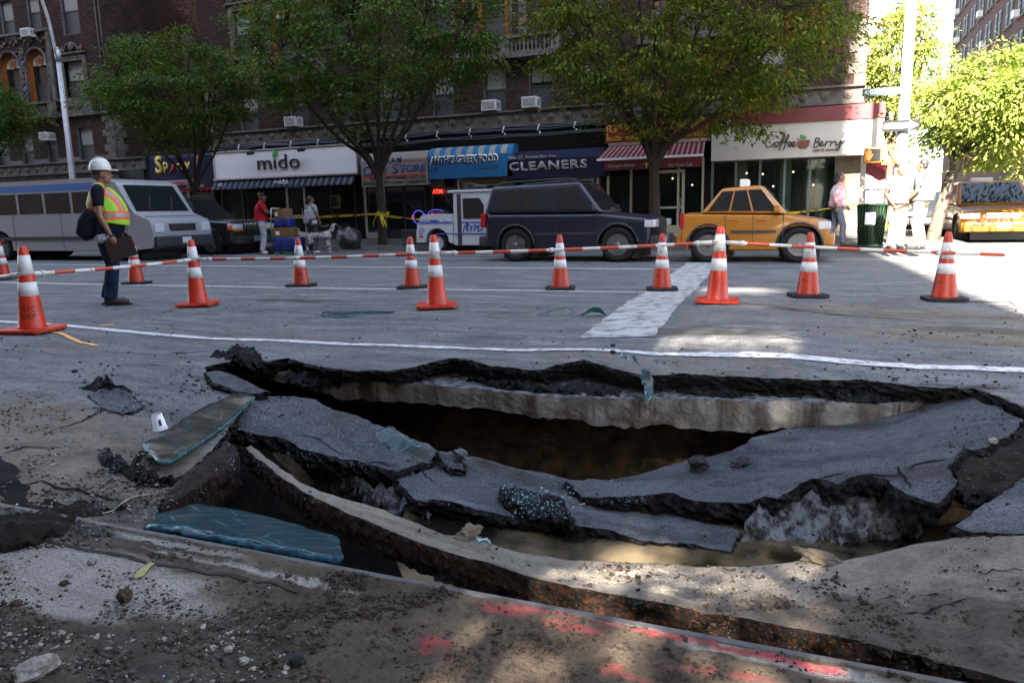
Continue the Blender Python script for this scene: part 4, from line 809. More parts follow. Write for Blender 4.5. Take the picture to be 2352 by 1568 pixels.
# ------------------------------------------------------------------ blocks behind the photographer that shade the avenue
NB = M('near_brick', (.24, .15, .12), .9, var=.3, vscale=.4)
GX0, GX1 = -.36, .72  # made-up passage, its slot shapes the strip of sun on the ground
t = thing('shading_apartment_block', 'tall brick apartment block behind the photographer with an added slot that lets a strip of sun through', 'building', (-30, -12, 0))
b = MB(); b.bx((-90, -8, -.05), (GX0, -5, 38)); b.bx((GX1, -8, -.05), (2.75, -5, 38)); b.bx((GX0, -8, 14.4), (GX1, -5, 38)); b.build('wall', NB, t)
o = None
for fl in range(5):
    for k in range(12):
        if o is None: m_ = MB(); m_.box((0, 0, 0), (1.1, .1, 1.8)); o = m_.build('window', GLASSW, t, world=False); q = o
        else: q = o.copy(); COL.objects.link(q)
        q.location = Vector((-3.5-k*3.2, -4.98, 5+fl*3.3))-t.location
t = thing('corner_apartment_block', 'brick block across the cross street behind the photographer', 'building', (30, -12, 0))
b = MB(); b.bx((20.5, -30, -.05), (70, -5, 26)); b.build('wall', NB, t)
# ================================================================== shops along the corner building
def col(n, c, rough=.6, **k): return M(n, c, rough, **k)
WHITE = col('sign_white', (.68, .68, .69), .5); CREAM = col('sign_cream', (.25, .235, .2), .7, var=.15, vscale=2); NAVY = col('navy_canvas', (.012, .014, .035), .75); BLACKL = col('black_lettering', (.012, .012, .012), .5)
YELL = col('yellow_lettering', (.45, .31, .02), .55); LGREY = col('pale_lettering', (.25, .25, .25), .6); BLUEL = col('blue_lettering', (.03, .06, .17), .6); REDL = col('red_lettering', (.5, .04, .03), .6); SKYB = col('sky_blue_canvas', (.02, .115, .26), .65)
MAROON = col('maroon_band', (.11, .007, .011), .5); REDS = col('red_signboard', (.20, .008, .006), .5); GREENL = col('leaf_green', (.05, .32, .05), .5); BROWNL = col('coffee_brown', (.13, .03, .015), .5); CLOTHR = col('crimson_canvas', (.13, .007, .02), .75)
SILV = col('brushed_aluminium', (.5, .5, .5), .35, metal=.7)
NEONR = M('neon_red', (.3, .01, .0), .4, emit=(1, .04, .02), es=.3); NEONB = M('neon_blue', (.02, .02, .3), .4, emit=(.12, .14, 1), es=.07); LAMPW = M('lamp_warm', (.5, .4, .3), .4, emit=(1, .72, .42), es=.35)
SY = 24.35
def sr(pl, pr, pt, pb, Y=SY): c = (pl+pr)/2; return W(pl, (pt+pb)/2, Y).x, W(pr, (pt+pb)/2, Y).x, W(c, pb, Y).z, W(c, pt, Y).z
def tx(body, pl, pr, base, hpx, mat, parent, Y=SY, bold=.0, shear=0, name='lettering', depth=.015, space=1.0):
    c = (pl+pr)/2; a, b = W(pl, base, Y), W(pr, base, Y); z0 = W(c, base, Y).z; z1 = W(c, base-hpx, Y).z
    return text(body, a.x, z0, z1-z0, Y-.002, mat, parent, width=b.x-a.x, bold=bold, shear=shear, name=name, depth=depth, space=space)
def stroke(parent, pts, rad, mat, Y, name='lettering', n=4, k=5): mb = MB(); [mb.tube(smoothpath([W(x, y, Y-.02) for x, y in p], k), rad, n) for p in pts]; return mb.build(name, mat, parent)
def zz(l, s=.264, ox=1750, oy=0): return [(ox+s*x, oy+s*y) for x, y in l]
def shop(name, label, x0, x1, bays, door=None, fm=BLACKM, gm=GLASSW, z1=2.75, pier=None, y=25.05, depth=0):
    t = thing(name, label, 'shopfront', ((x0+x1)/2, 25, .14)); f = MB(); n = bays; tk = .07
    f.bx((x0, y-.05, .14), (x1, y+.05, .5)); f.bx((x0, y-.06, z1-.1), (x1, y+.06, z1))
    for i in range(n+1): x = x0+(x1-x0)*i/n; f.bx((x-tk/2, y-.06, .5), (x+tk/2, y+.06, z1-.1))
    fr = f.build('frame', fm, t)
    for i in range(n):
        a, b = x0+(x1-x0)*i/n+tk/2, x0+(x1-x0)*(i+1)/n-tk/2; g = MB(); g.bx((a, y-.01, .5), (b, y+.01, z1-.1)); g.build('pane', gm, t)
    if door is not None:
        a = x0+(x1-x0)*door/n+.06; d = MB()
        for p, q in (((a, .15), (a+.09, 2.3)), ((a+.85, .15), (a+.94, 2.3)), ((a+.09, 2.2), (a+.85, 2.3)), ((a+.09, .15), (a+.85, .4)), ((a+.09, 1.05), (a+.85, 1.12))): d.bx((p[0], y-.1, p[1]), (q[0], y-.065, q[1]))
        dr = d.build('door', SILV if fm is BLACKM else fm, t); h = MB(); h.tube([(a+.8, y-.16, .9), (a+.8, y-.16, 1.4)], .02, 6); ho = h.build('handle', SILV, dr, world=False); ho.data.transform(Matrix.Translation(-t.location))
    return t
def glass_clear():
    m = bpy.data.materials.new('clear_shop_glass'); m.use_nodes = True; nt = m.node_tree; b = nt.nodes['Principled BSDF']; out = nt.nodes['Material Output']
    b.inputs['Base Color'].default_value = (.02, .03, .03, 1); b.inputs['Roughness'].default_value = .03; tr = nd(nt, 'ShaderNodeBsdfTransparent'); tr.inputs[0].default_value = (.75, .85, .84, 1); mx = nd(nt, 'ShaderNodeMixShader'); mx.inputs[0].default_value = .22
    nt.links.new(tr.outputs[0], mx.inputs[1]); nt.links.new(b.outputs[0], mx.inputs[2]); nt.links.new(mx.outputs[0], out.inputs[0]); return m
CLEAR = glass_clear()
# recessed back wall of the ground floor, piers and dark fascia with its cables
g = MB(); g.bx((-27.4, 29.3, .14), (MX1-.1, 29.5, 4.05)); g.bx((-27.4, 25.0, .1), (MX1-.05, 29.3, .139)); g.build('ground_floor_wall', M('dark_shop_wall', (.05, .045, .042), .9, var=.5, vscale=.7), MAIN)
g = MB()
for x in (-27.35, -23.45, -16.45, -13.35, -9.95, -6.6, -3.15): g.bx((x-.16, 25.02, .14), (x+.16, 29.3, 4.0))
g.bx((-27.4, 25.0, 2.75), (MX1-.9, 25.3, 4.04)); g.build('fascia', DARKIN, MAIN)
p = MB(); x0p = W(1917, 480, 24.9).x; x1p = W(1971, 480, 24.9).x
for k in range(7): p.bx((x0p, 24.88, .14+k*.372), (x1p, 25.6, .14+k*.372+.366))
p.build('stone_pier', M('pier_stone', (.20, .155, .115), .85, col2=(.15, .11, .08), vscale=3, bump=.006, bscale=30), MAIN, bevel=.01)
# 1 Spicy
a = sr(345, 492, 354, 430); t = thing('awning', 'navy awning sign with yellow lettering and a red chilli for a Chinese restaurant', 'awning', ((a[0]+a[1])/2, 24.3, a[2]), group='shop awnings')
m = MB(); m.prism([(25, a[3]), (24.5, a[3]), (SY, a[3]-.12), (SY, a[2]), (SY+.05, a[2]), (25, a[2]+.1)], a[0], a[1], 'X'); m.build('canopy', NAVY, t)
m = MB(); n = 24
for i in range(n): xx = a[0]+(a[1]-a[0])*i/n; ww = (a[1]-a[0])/n; m.bx((xx+.005, SY+.01, a[2]-.2+.04*(i % 2)), (xx+ww-.005, SY+.03, a[2]-.01))
m.build('valance', CLOTHR, t)
for bd, l, r, b, h, c, bo in (('S', 358, 375, 398, 38, YELL, .04), ('p', 376, 387, 389, 24, YELL, .03), ('c', 405, 418, 390, 22, YELL, .03), ('y', 424, 438, 389, 24, YELL, .03), ('CHINESE & CONTINENTAL CUISINE', 372, 445, 423, 6, REDL, .0), ('212-724-5000', 428, 470, 431, 7, LGREY, .0), ('610', 354, 362, 434, 5, LGREY, .0)):
    if bd.startswith('CHI'): mm = MB(); q = sr(368, 450, 414, 425, SY-.012); mm.bx((q[0], SY-.012, q[2]), (q[1], SY-.001, q[3])); mm.build('name_plate', LGREY, t, bevel=.03)
    tx(bd, l, r, b, h, c, t, bold=bo, Y=SY-.014 if bd.startswith('CHI') else SY)
mm = MB(); mm.tube([W(x, y, SY-.02) for x, y in ((388, 399), (393, 394), (397, 388), (399, 380), (400, 374))], [.01, .035, .06, .075, .03], 6); mm.build('chilli_emblem', REDL, t)
stroke(t, [[(448, 360), (456, 362)], [(447, 366), (458, 368)], [(449, 372), (457, 374)], [(452, 358), (453, 392)], [(448, 382), (458, 380)], [(447, 392), (459, 390)]], .025, M('pink_lettering', (.4, .12, .14), .6), SY)
shop('restaurant_front', 'dim restaurant shopfront under the navy awning', -27.1, -23.6, 3, 1)
# 2 mido
a = sr(492, 818, 342, 405); t = thing('shop_sign', 'white box sign with black lettering and a green leaf reading mido', 'sign', ((a[0]+a[1])/2, 24.4, a[2]), group='shop signs')
m = MB(); m.bx((a[0], SY+.02, a[2]), (a[1], 25, a[3])); m.build('sign_box', WHITE, t); m = MB(); e = .045
for p, q in (((a[0]-e, a[2]-e), (a[1]+e, a[2])), ((a[0]-e, a[3]), (a[1]+e, a[3]+e)), ((a[0]-e, a[2]), (a[0], a[3])), ((a[1], a[2]), (a[1]+e, a[3]))): m.bx((p[0], SY-.02, p[1]), (q[0], 25, q[1]))
m.build('sign_frame', SILV, t, bevel=.008)
tx('m\u0131do', 593, 690, 388, 33, BLACKL, t, bold=.0, depth=.04)
lf = [(630, 363), (626, 357), (628, 350), (637, 345), (637, 353), (634, 360)]; m = MB(); P3 = [W(x, y, SY) for x, y in lf]; m.prism([(p.x, p.z) for p in P3], SY-.04, SY+.01); m.build('leaf_emblem', GREENL, t)
for x in (575, 692):
    m = MB(); p = W(x, 352 if x < 600 else 344, SY-.3); m.tube([p+Vector((0, .3, .16)), p+Vector((0, .0, .12)), p], .018, 6); m.box(p, (.28, .14, .1), R=Matrix.Rotation(.5, 3, 'X')); m.build('spotlight', BLACKM, t)
a2 = sr(497, 820, 407, 430); t = thing('awning', 'black pinstriped awning valance below the white mido sign', 'awning', ((a2[0]+a2[1])/2, 24.2, a2[2]), group='shop awnings')
n = 74; m = MB()
for i in range(n): xx = a2[0]+(a2[1]-a2[0])*i/n; ww = (a2[1]-a2[0])/n; m.add([(xx, 24.3, a2[3]-.02), (xx+ww, 24.3, a2[3]-.02), (xx+ww, 24.05, a2[2]+.02), (xx, 24.05, a2[2]+.02)], [(0, 3, 2, 1)], 1 if i % 3 == 0 else 0); m.bx((xx, 24.05, a2[2]-.02), (xx+ww, 24.06, a2[2]+.02), 1 if i % 3 == 0 else 0)
m.build('canopy', [NAVY, M('pinstripe_grey', (.10, .10, .10), .7)], t, weld=True); m = MB(); m.bx((a2[0], 24.2, a2[3]-.02), (a2[1], 24.4, a2[3]+.05)); m.build('roller', SILV, t, bevel=.01)
tx('mido', 630, 663, 423, 11, WHITE, t, Y=24.03, bold=.01); tx('612', 501, 511, 427, 6, WHITE, t, Y=24.03)
t = shop('restaurant_front', 'dark glazed mido shopfront with pale green columns', -23.2, -16.6, 6, 3, gm=CLEAR)
pc = MB(); PG = M('pale_green_column', (.26, .32, .25), .6, var=.15)
for pl, pr in ((532, 556), (660, 690)): x = W(pl, 480, 25.4).x; pc.bx((x, 25.4, .14), (W(pr, 480, 25.4).x, 25.8, 2.7))
pc.build('column', PG, t); b = MB(); q = sr(706, 798, 541, 556, 25.6); b.bx((q[0], 25.6, .14), (q[1], 26.2, .75)); b.build('bench_seat', PG, t, bevel=.04)
b = MB()
for x in (-22.3, -21.2, -19.2): b.lathe([(.25, 0), (.25, .02), (.03, .03), (.03, .72), (.4, .73), (.4, .76)], (x, 26.6, .14), 12)
b.build('table', DARKIN, t, kind='stuff'); q = sr(768, 790, 449, 478, 25.3); b = MB(); b.bx((q[0], 25.0, q[2]), (q[1], 25.03, q[3])); mn_ = b.build('menu_board', M('menu_frame', (.3, .22, .1), .6), t); b = MB(); b.bx((q[0]+.04, 24.985, q[2]+.04), (q[1]-.04, 24.998, q[3]-.04)); o = b.build('slate', M('slate', (.02, .035, .03), .7), t)
tx('HAPPY', 771, 786, 457, 4, GREENL, t, Y=24.98, depth=.004); tx('HOUR', 772, 786, 463, 4, GREENL, t, Y=24.98, depth=.004)
# 3 candy store
a = sr(829, 982, 348, 427); t = thing('awning', 'cream candy store awning with blue and black lettering and red rules', 'awning', ((a[0]+a[1])/2, 24.3, a[2]), group='shop awnings')
m = MB(); m.prism([(25, a[3]+.02), (24.7, a[3]), (24.45, a[3]-.08), (SY, a[3]-.28), (SY, a[2]), (SY+.05, a[2]), (25, a[2]+.1)], a[0], a[1], 'X'); m.build('canopy', CREAM, t)
tx('A & M', 885, 922, 374, 13, BLACKL, t, bold=.012); tx('C', 834, 850, 404, 23, BLUEL, t, bold=.03); tx('ANDY', 851, 891, 402, 17, BLUEL, t, bold=.03); tx('S', 900, 915, 397, 23, BLUEL, t, bold=.03); tx('TORE', 917, 979, 394, 17, BLUEL, t, bold=.03)
tx('SODA \u2022 HOT COFFEE \u2022 HOT TEA', 850, 979, 411, 7.5, BLACKL, t, bold=.012); tx('SNACK LOTTO \u2022 CIGAR \u2022 CIGARETTE', 835, 980, 422, 7.5, BLACKL, t, bold=.012)
m = MB()
for l, r, y in ((834, 882, 375), (924, 978, 369), (834, 979, 402.5), (834, 979, 406)):
    q = sr(l, r, y-.5, y+.5); m.bx((q[0], SY-.006, q[2]-.01), (q[1], SY-.001, q[3]+.01))
m.build('red_rules', REDL, t)
t = shop('candy_store_front', 'dark candy store window with neon signs', -16.2, -13.5, 3, 0)
def neon(label, body, l, r, b, h, mat, Y=24.9): c = W((l+r)/2, b, Y); t = thing('neon_sign', label, 'neon sign', c, group='neon shop signs'); tx(body, l, r, b, h, mat, t, Y=Y, bold=.005); return t
neon('red neon letters spelling ATM in the candy store window', 'ATM', 994, 1016, 445, 10, NEONR); neon('dim red neon letters low in the candy store window', 'BY 15Y', 946, 972, 502-1, 6, M('neon_dim', (.25, .01, .01), .5, emit=(1, .03, .02), es=.08)); t = neon('red neon OPEN sign inside a purple oval above the police scooter', 'OPEN', 992, 1012, 494, 7, NEONR, Y=24.8)
m = MB(); c = W(1002, 491, 24.8); m.tube([c+Vector((.34*math.cos(q), 0, .15*math.sin(q))) for q in [math.pi*2*i/20 for i in range(21)]], .013, 5); m.build('oval_tube', NEONB, t)
c = W(962, 499, 24.8); t = thing('neon_sign', 'round blue neon sign behind the police scooter', 'neon sign', c, group='neon shop signs'); m = MB(); m.tube([c+Vector((.25*math.cos(q), 0, .25*math.sin(q))) for q in [math.pi*2*i/22 for i in range(23)]], .016, 5); m.build('ring_tube', NEONB, t); m = MB(); m.lathe([(.0, 0), (.2, 0)], (c.x, c.y+.03, c.z), 18, R=Matrix.Rotation(math.pi/2, 3, 'X')); m.build('disc', M('dark_poster', (.10, .06, .03), .6), t)
# 4 Greek food
a = sr(984, 1176, 332, 408); t = thing('awning', "blue awning with white stripes along its top and outlined letters for Greek food", 'awning', ((a[0]+a[1])/2, 24.3, a[2]), group='shop awnings')
prof = [(25, a[3]), (24.65, a[3]-.03), (24.45, a[3]-.14), (SY, a[3]-.36)]; m = MB(); n = 15; x1 = a[1]
for i in range(n):
    xx = a[0]+(x1-a[0])*i/n; ww = (x1-a[0])/n; m.add([(xx, y, z) for y, z in prof]+[(xx+ww, y, z) for y, z in prof], [(k, k+1, 5+k, 4+k) for k in range(3)], i % 2, True)
m.build('striped_top', [SKYB, CREAM], t); m = MB(); m.prism([(25, a[3]-.02), (24.64, a[3]-.05), (24.46, a[3]-.17), (SY+.01, a[3]-.37), (SY, a[3]-.37), (SY, a[2]), (25, a[2])], a[0], a[1], 'X'); m.build('canopy', SKYB, t)
tx("ANTHI'S GREEK FOOD", 988, 1145, 374, 17, WHITE, t, bold=.05, depth=.008); tx("ANTHI'S GREEK FOOD", 990, 1143, 374.6, 15.5, BLACKL, t, bold=.02, depth=.016)
tx('614B', 987, 1005, 393, 7, BLUEL, t); tx('212.787.1007', 1090, 1145, 388, 7, BLUEL, t)
t = shop('greek_restaurant_front', 'dark Greek restaurant window under the blue awning', -13.2, -10.1, 3, 1)
m = MB(); q = sr(985, 1020, 410, 428, 24.6); m.bx((q[0], 24.6, q[2]), (q[1], 24.64, q[3])); q2 = sr(1062, 1180, 402, 428, 24.6); m.bx((q2[0], 24.6, q2[2]), (q2[1], 24.64, q2[3])); m.build('window_notice', M('notice_brown', (.10, .085, .05), .7), t, kind='stuff'); tx('HERO', 987, 1002, 417, 4, BLACKL, t, Y=24.59); tx('CIGARETTE', 987, 1016, 425, 4, BLACKL, t, Y=24.59)
tx('Premium Deli', 1092, 1140, 414, 5, BLACKL, t, Y=24.59); tx('Catering Available', 1084, 1150, 421, 5, BLACKL, t, Y=24.59)
# 5 cleaners
a = sr(1165, 1388, 340, 408); t = thing('awning', 'dark navy dry cleaners awning with large grey letters', 'awning', ((a[0]+a[1])/2, 24.3, a[2]), group='shop awnings')
m = MB(); m.prism([(25, a[3]), (24.55, a[3]-.06), (SY, a[3]-.34), (SY, a[2]), (25, a[2])], a[0], a[1], 'X'); m.build('canopy', NAVY, t)
tx('90th ST. Amsterdam Ave.', 1168, 1279, 364, 7.5, LGREY, t, bold=.01); tx('CLEANERS', 1169, 1349, 389, 19, LGREY, t, bold=.03, space=1.12)
t = shop('dry_cleaner_front', 'dark dry cleaner window behind the traffic', -9.8, -6.75, 3, 2); m = MB(); q = sr(1252, 1366, 404, 418, 24.95); m.bx((q[0], 24.9, q[2]), (q[1], 24.94, q[3])); m.build('window_banner', M('pale_banner', (.16, .18, .18), .7), t); tx('Phone', 1312, 1333, 414, 6, M('phone_blue', (.03, .25, .4), .5), t, Y=24.89); tx('Shoes', 1246, 1266, 414, 6, MATS['phone_blue'], t, Y=24.89)
# 6 red sign and striped awning
a = sr(1389, 1631, 276, 322); t = thing('shop_sign', 'red signboard with yellow border and lettering behind the right big tree', 'sign', ((a[0]+a[1])/2, 24.4, a[2]), group='shop signs')
m = MB(); m.bx((a[0], SY+.03, a[2]), (a[1], 25, a[3])); m.build('signboard', REDS, t); m = MB(); e = .03; i_ = .07
for p, q in (((a[0]+i_, a[2]+i_), (a[1]-i_, a[2]+i_+e)), ((a[0]+i_, a[3]-i_-e), (a[1]-i_, a[3]-i_)), ((a[0]+i_, a[2]+i_+e), (a[0]+i_+e, a[3]-i_-e)), ((a[1]-i_-e, a[2]+i_+e), (a[1]-i_, a[3]-i_-e))): m.bx((p[0], SY+.015, p[1]), (q[0], SY+.028, q[1]))
m.build('border', YELL, t)
for bd, l, r, b, h in (('G', 1399, 1416, 306, 19), ("eorgie's Allcuts", 1421, 1486, 296, 10), ('Tiny Treats Caf\u00e9', 1550, 1614, 292, 9), ('www.Tinytreatscafe.com', 1396, 1470, 318, 6), ('(646) 707-9797', 1574, 1616, 310, 7), ('&', 1498, 1518, 300, 12), ('\u2022', 1530, 1540, 300, 8)): tx(bd, l, r, b, h, YELL, t, Y=SY+.02, bold=.005)
a = sr(1382, 1622, 328, 367); t = thing('awning', 'crimson awning with thin white stripes below the red signboard', 'awning', ((a[0]+a[1])/2, 24.0, a[2]), group='shop awnings')
n = 62; m = MB()
for i in range(n):
    f0, f1 = i/n, (i+1)/n; xa, xb = a[0]+(a[1]-a[0])*f0, a[0]+(a[1]-a[0])*f1; o_ = .25
    m.add([(xa+o_*(1-f0*1.2), 24.5, a[3]), (xb+o_*(1-f1*1.2), 24.5, a[3]), (xb, 23.75, a[2]+.06), (xa, 23.75, a[2]+.06)], [(0, 3, 2, 1)], 1 if i % 3 == 1 else 0)
m.build('canopy', [CLOTHR, CREAM], t, weld=True); m = MB(); m.bx((a[0], 23.72, a[2]+.0), (a[1], 23.78, a[2]+.07)); m.bx((a[0]+.2, 24.46, a[3]-.02), (a[1]+.1, 24.6, a[3]+.09)); m.build('roller', WHITE, t, bevel=.01)
v = MB(); q = sr(1388, 1612, 368, 388, 23.78); v.bx((q[0], 23.755, q[2]), (q[1], 23.77, a[2]+.0)); v.build('valance', M('dull_maroon', (.10, .022, .025), .75), t); tx("Georgie's Allcuts", 1396, 1458, 384, 8, LGREY, t, Y=23.75); tx('Tiny Treats Caf\u00e9', 1534, 1590, 382, 7, LGREY, t, Y=23.75); tx('T', 1478, 1492, 386, 11, YELL, t, Y=23.75, bold=.02)
t = shop('small_cafe_front', 'cream framed cafe windows under the crimson striped awning', -6.45, -3.3, 4, 2, fm=M('cream_frame', (.42, .40, .32), .6), gm=CLEAR)
# 7 coffee shop
CY = 24.2; xr = W(2028, 320, CY).x; a = sr(1634, 2028, 292, 364, CY); xl = W(1634, 330, CY).x
t = thing('shop_sign', 'large white coffee shop signboard with brown script lettering wrapping the street corner', 'sign', ((xl+xr)/2, 24.4, a[2]), group='shop signs'); zt, zb2 = W(1800, 284, CY).z, W(1800, 363, CY).z; zt2 = W(1800, 262, CY).z+.14
m = MB(); m.bx((xl, CY+.02, zb2), (xr, 29, zt)); m.build('signboard', M('sign_board_white', (.46, .43, .39), .55, var=.06, vscale=1), t); m = MB(); m.bx((xl-.02, CY-.02, zt), (xr+.02, 29.05, zt2)); m.build('maroon_band', MAROON, t)
tx('618', 1655, 1678, 288, 11, WHITE, t, Y=CY-.02, bold=.01)
C_ = [zz(l) for l in ([(100, 1180), (75, 1170), (45, 1200), (32, 1250), (50, 1282), (85, 1270), (110, 1240)], [(125, 1235), (108, 1250), (118, 1280), (145, 1270), (148, 1245), (128, 1236), (150, 1240), (170, 1225)], [(150, 1310), (165, 1270), (180, 1200), (195, 1170), (198, 1195), (175, 1240), (205, 1235)], [(185, 1310), (200, 1270), (215, 1200), (230, 1170), (233, 1195), (210, 1240), (235, 1240)], [(232, 1265), (255, 1250), (245, 1232), (228, 1255), (240, 1275), (265, 1262)], [(262, 1265), (288, 1250), (278, 1232), (260, 1255), (272, 1277), (300, 1262)],
    [(470, 1200), (462, 1240), (450, 1280), (470, 1282), (500, 1262), (490, 1240), (470, 1238), (500, 1222), (495, 1203), (470, 1205)], [(505, 1262), (530, 1245), (520, 1230), (502, 1252), (515, 1272), (545, 1255)], [(548, 1275), (560, 1235), (572, 1240), (590, 1228), (600, 1236)], [(595, 1272), (608, 1235), (620, 1240), (635, 1228), (645, 1236)], [(648, 1232), (645, 1260), (665, 1258), (690, 1225), (680, 1280), (665, 1310), (650, 1300), (680, 1262), (722, 1220)])]
stroke(t, C_, .016, BLACKL, CY); cup = [W(*p, CY) for p in zz([(302, 1228), (420, 1216), (418, 1240), (400, 1268), (370, 1283), (335, 1280), (312, 1258)])]; m = MB(); m.prism([(p.x, p.z) for p in cup], CY-.02, CY+.01); m.build('cup_emblem', BROWNL, t)
stroke(t, [zz([(345, 1212), (350, 1190), (335, 1175)]), zz([(350, 1205), (370, 1190), (380, 1205)])], .03, GREENL, CY, 'leaf_emblem'); stroke(t, [zz([(310, 1268), (340, 1288), (375, 1288), (412, 1262)])], .014, BROWNL, CY, 'cup_emblem')
tx('cafe & eatery', 1868, 1922, 347, 6.5, BROWNL, t, Y=CY, bold=.012)
t = shop('coffee_shop_front', 'wide coffee shop windows with dark teal frames and lit interior', -3.0, x0p-.02, 5, None, fm=M('teal_frame', (.10, .15, .16), .5), gm=CLEAR, z1=2.6, y=25.0)
room = MB(); room.bx((-3.0, 29.0, .14), (x0p, 29.1, 2.9)); room.build('back_wall', M('cafe_wall', (.16, .17, .13), .8, var=.3, vscale=1), t)
room = MB(); [room.bx((x, 26.2, .14), (x+.35, 26.5, 2.7)) for x in (-2.4, -1.0, .1)]; room.build('column', M('cafe_column', (.30, .33, .27), .7), t)
room = MB(); room.bx((-2.6, 27.2, .14), (.2, 27.8, 1.1)); room.bx((-3, 25.1, 2.62), (x0p, 28.9, 2.66)); room.build('counter', M('cafe_counter', (.09, .045, .02), .6), t)
for i, (px, py) in enumerate(((1715, 398), (1752, 400), (1822, 395), (1690, 420), (1776, 428), (1868, 425), (1545, 410), (1590, 425))):
    p = W(px, py, 26.0); l = thing('pendant_lamp', ('leftmost warm pendant lamp in the coffee shop windows', 'second warm pendant lamp from the left in the coffee shop', 'warm pendant lamp right of the middle of the coffee shop windows', 'lowest warm pendant lamp at the left end of the coffee shop', 'warm pendant lamp in the middle of the coffee shop windows', 'rightmost warm pendant lamp beside the stone pier', 'left warm lamp behind the small cafe door', 'right warm lamp behind the small cafe door')[i], 'lamp', p, group='pendant lamps in the cafes'); m = MB(); m.ball(p, (.035, .035, .035), 8); m.build('bulb', LAMPW, l); m = MB(); m.tube([p+Vector((0, 0, .05)), Vector((p.x, p.y, 2.64))], .008, 4); m.build('cord', BLACKM, l)
# cables strapped along the fascia
t = thing('cable_bundle', 'bundles of black cables with white ties strung along above the shop signs', 'cables', (-12, 24.75, 3.8)); rr = random.Random(4)
for k in range(5):
    m = MB(); z0 = 3.98-.055*k-(.1 if k > 2 else 0); m.tube(smoothpath([(MX0+.2+i*1.35, 24.72-.02*k, z0+rr.uniform(-.035, .03)+(-.04 if i % 2 else 0)) for i in range(15)], 3), .026, 5); m.build('cable', M('black_cable', (.02, .024, .035), .45), t)
m = MB()
for i in range(15): x = MX0+.5+i*1.3; m.box((x, 24.69, 3.9), (.035, .05, .22), R=Matrix.Rotation(.3, 3, 'Y')); m.box((x+.05, 24.69, 3.72), (.035, .05, .1), R=Matrix.Rotation(.3, 3, 'Y'))
m.build('cable_ties', WHITE, t, kind='stuff')
# ================================================================== trees
def leaf_mat(name, a, b, c=None, tr=.35):
    m = bpy.data.materials.new(name); m.use_nodes = True; nt = m.node_tree; bs = nt.nodes['Principled BSDF']; out = nt.nodes['Material Output']; L = nt.links.new
    g = nd(nt, 'ShaderNodeNewGeometry'); cr = nd(nt, 'ShaderNodeValToRGB'); e = cr.color_ramp.elements; e[0].color = rgba(a); e[1].color = rgba(b); e[1].position = .96
    if c: x = cr.color_ramp.elements.new(.99); x.color = rgba(c)
    tc = nd(nt, 'ShaderNodeTexCoord'); nz = nd(nt, 'ShaderNodeTexNoise', Scale=1.1, Detail=3); L(tc.outputs['Object'], nz.inputs['Vector']); ml = nd(nt, 'ShaderNodeMapRange'); ml.inputs[1].default_value = .33; ml.inputs[2].default_value = .67; ml.inputs[3].default_value = -.3; ml.inputs[4].default_value = .3; L(nz.outputs[0], ml.inputs[0]); ad = nd(nt, 'ShaderNodeMath', operation='ADD', use_clamp=True); L(g.outputs['Random Per Island'], ad.inputs[0]); L(ml.outputs[0], ad.inputs[1])
    L(ad.outputs[0], cr.inputs[0]); L(cr.outputs[0], bs.inputs['Base Color']); bs.inputs['Roughness'].default_value = .5; bs.inputs['Specular IOR Level'].default_value = .12
    t = nd(nt, 'ShaderNodeBsdfTranslucent'); h = nd(nt, 'ShaderNodeHueSaturation'); h.inputs['Value'].default_value = 1.5; h.inputs['Saturation'].default_value = 1.1; L(cr.outputs[0], h.inputs['Color']); L(h.outputs[0], t.inputs[0])
    mx = nd(nt, 'ShaderNodeMixShader'); mx.inputs[0].default_value = tr; L(bs.outputs[0], mx.inputs[1]); L(t.outputs[0], mx.inputs[2]); L(mx.outputs[0], out.inputs[0]); return m
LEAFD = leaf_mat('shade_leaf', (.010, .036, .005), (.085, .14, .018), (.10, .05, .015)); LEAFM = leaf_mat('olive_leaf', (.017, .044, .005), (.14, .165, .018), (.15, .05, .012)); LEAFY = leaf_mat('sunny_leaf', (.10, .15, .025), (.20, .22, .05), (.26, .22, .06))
BARK = M('bark', (.045, .035, .028), .9, var=.5, vscale=9, bump=.012, bscale=22); BARKG = M('grey_bark', (.10, .085, .07), .9, var=.5, vscale=9, bump=.012, bscale=22)
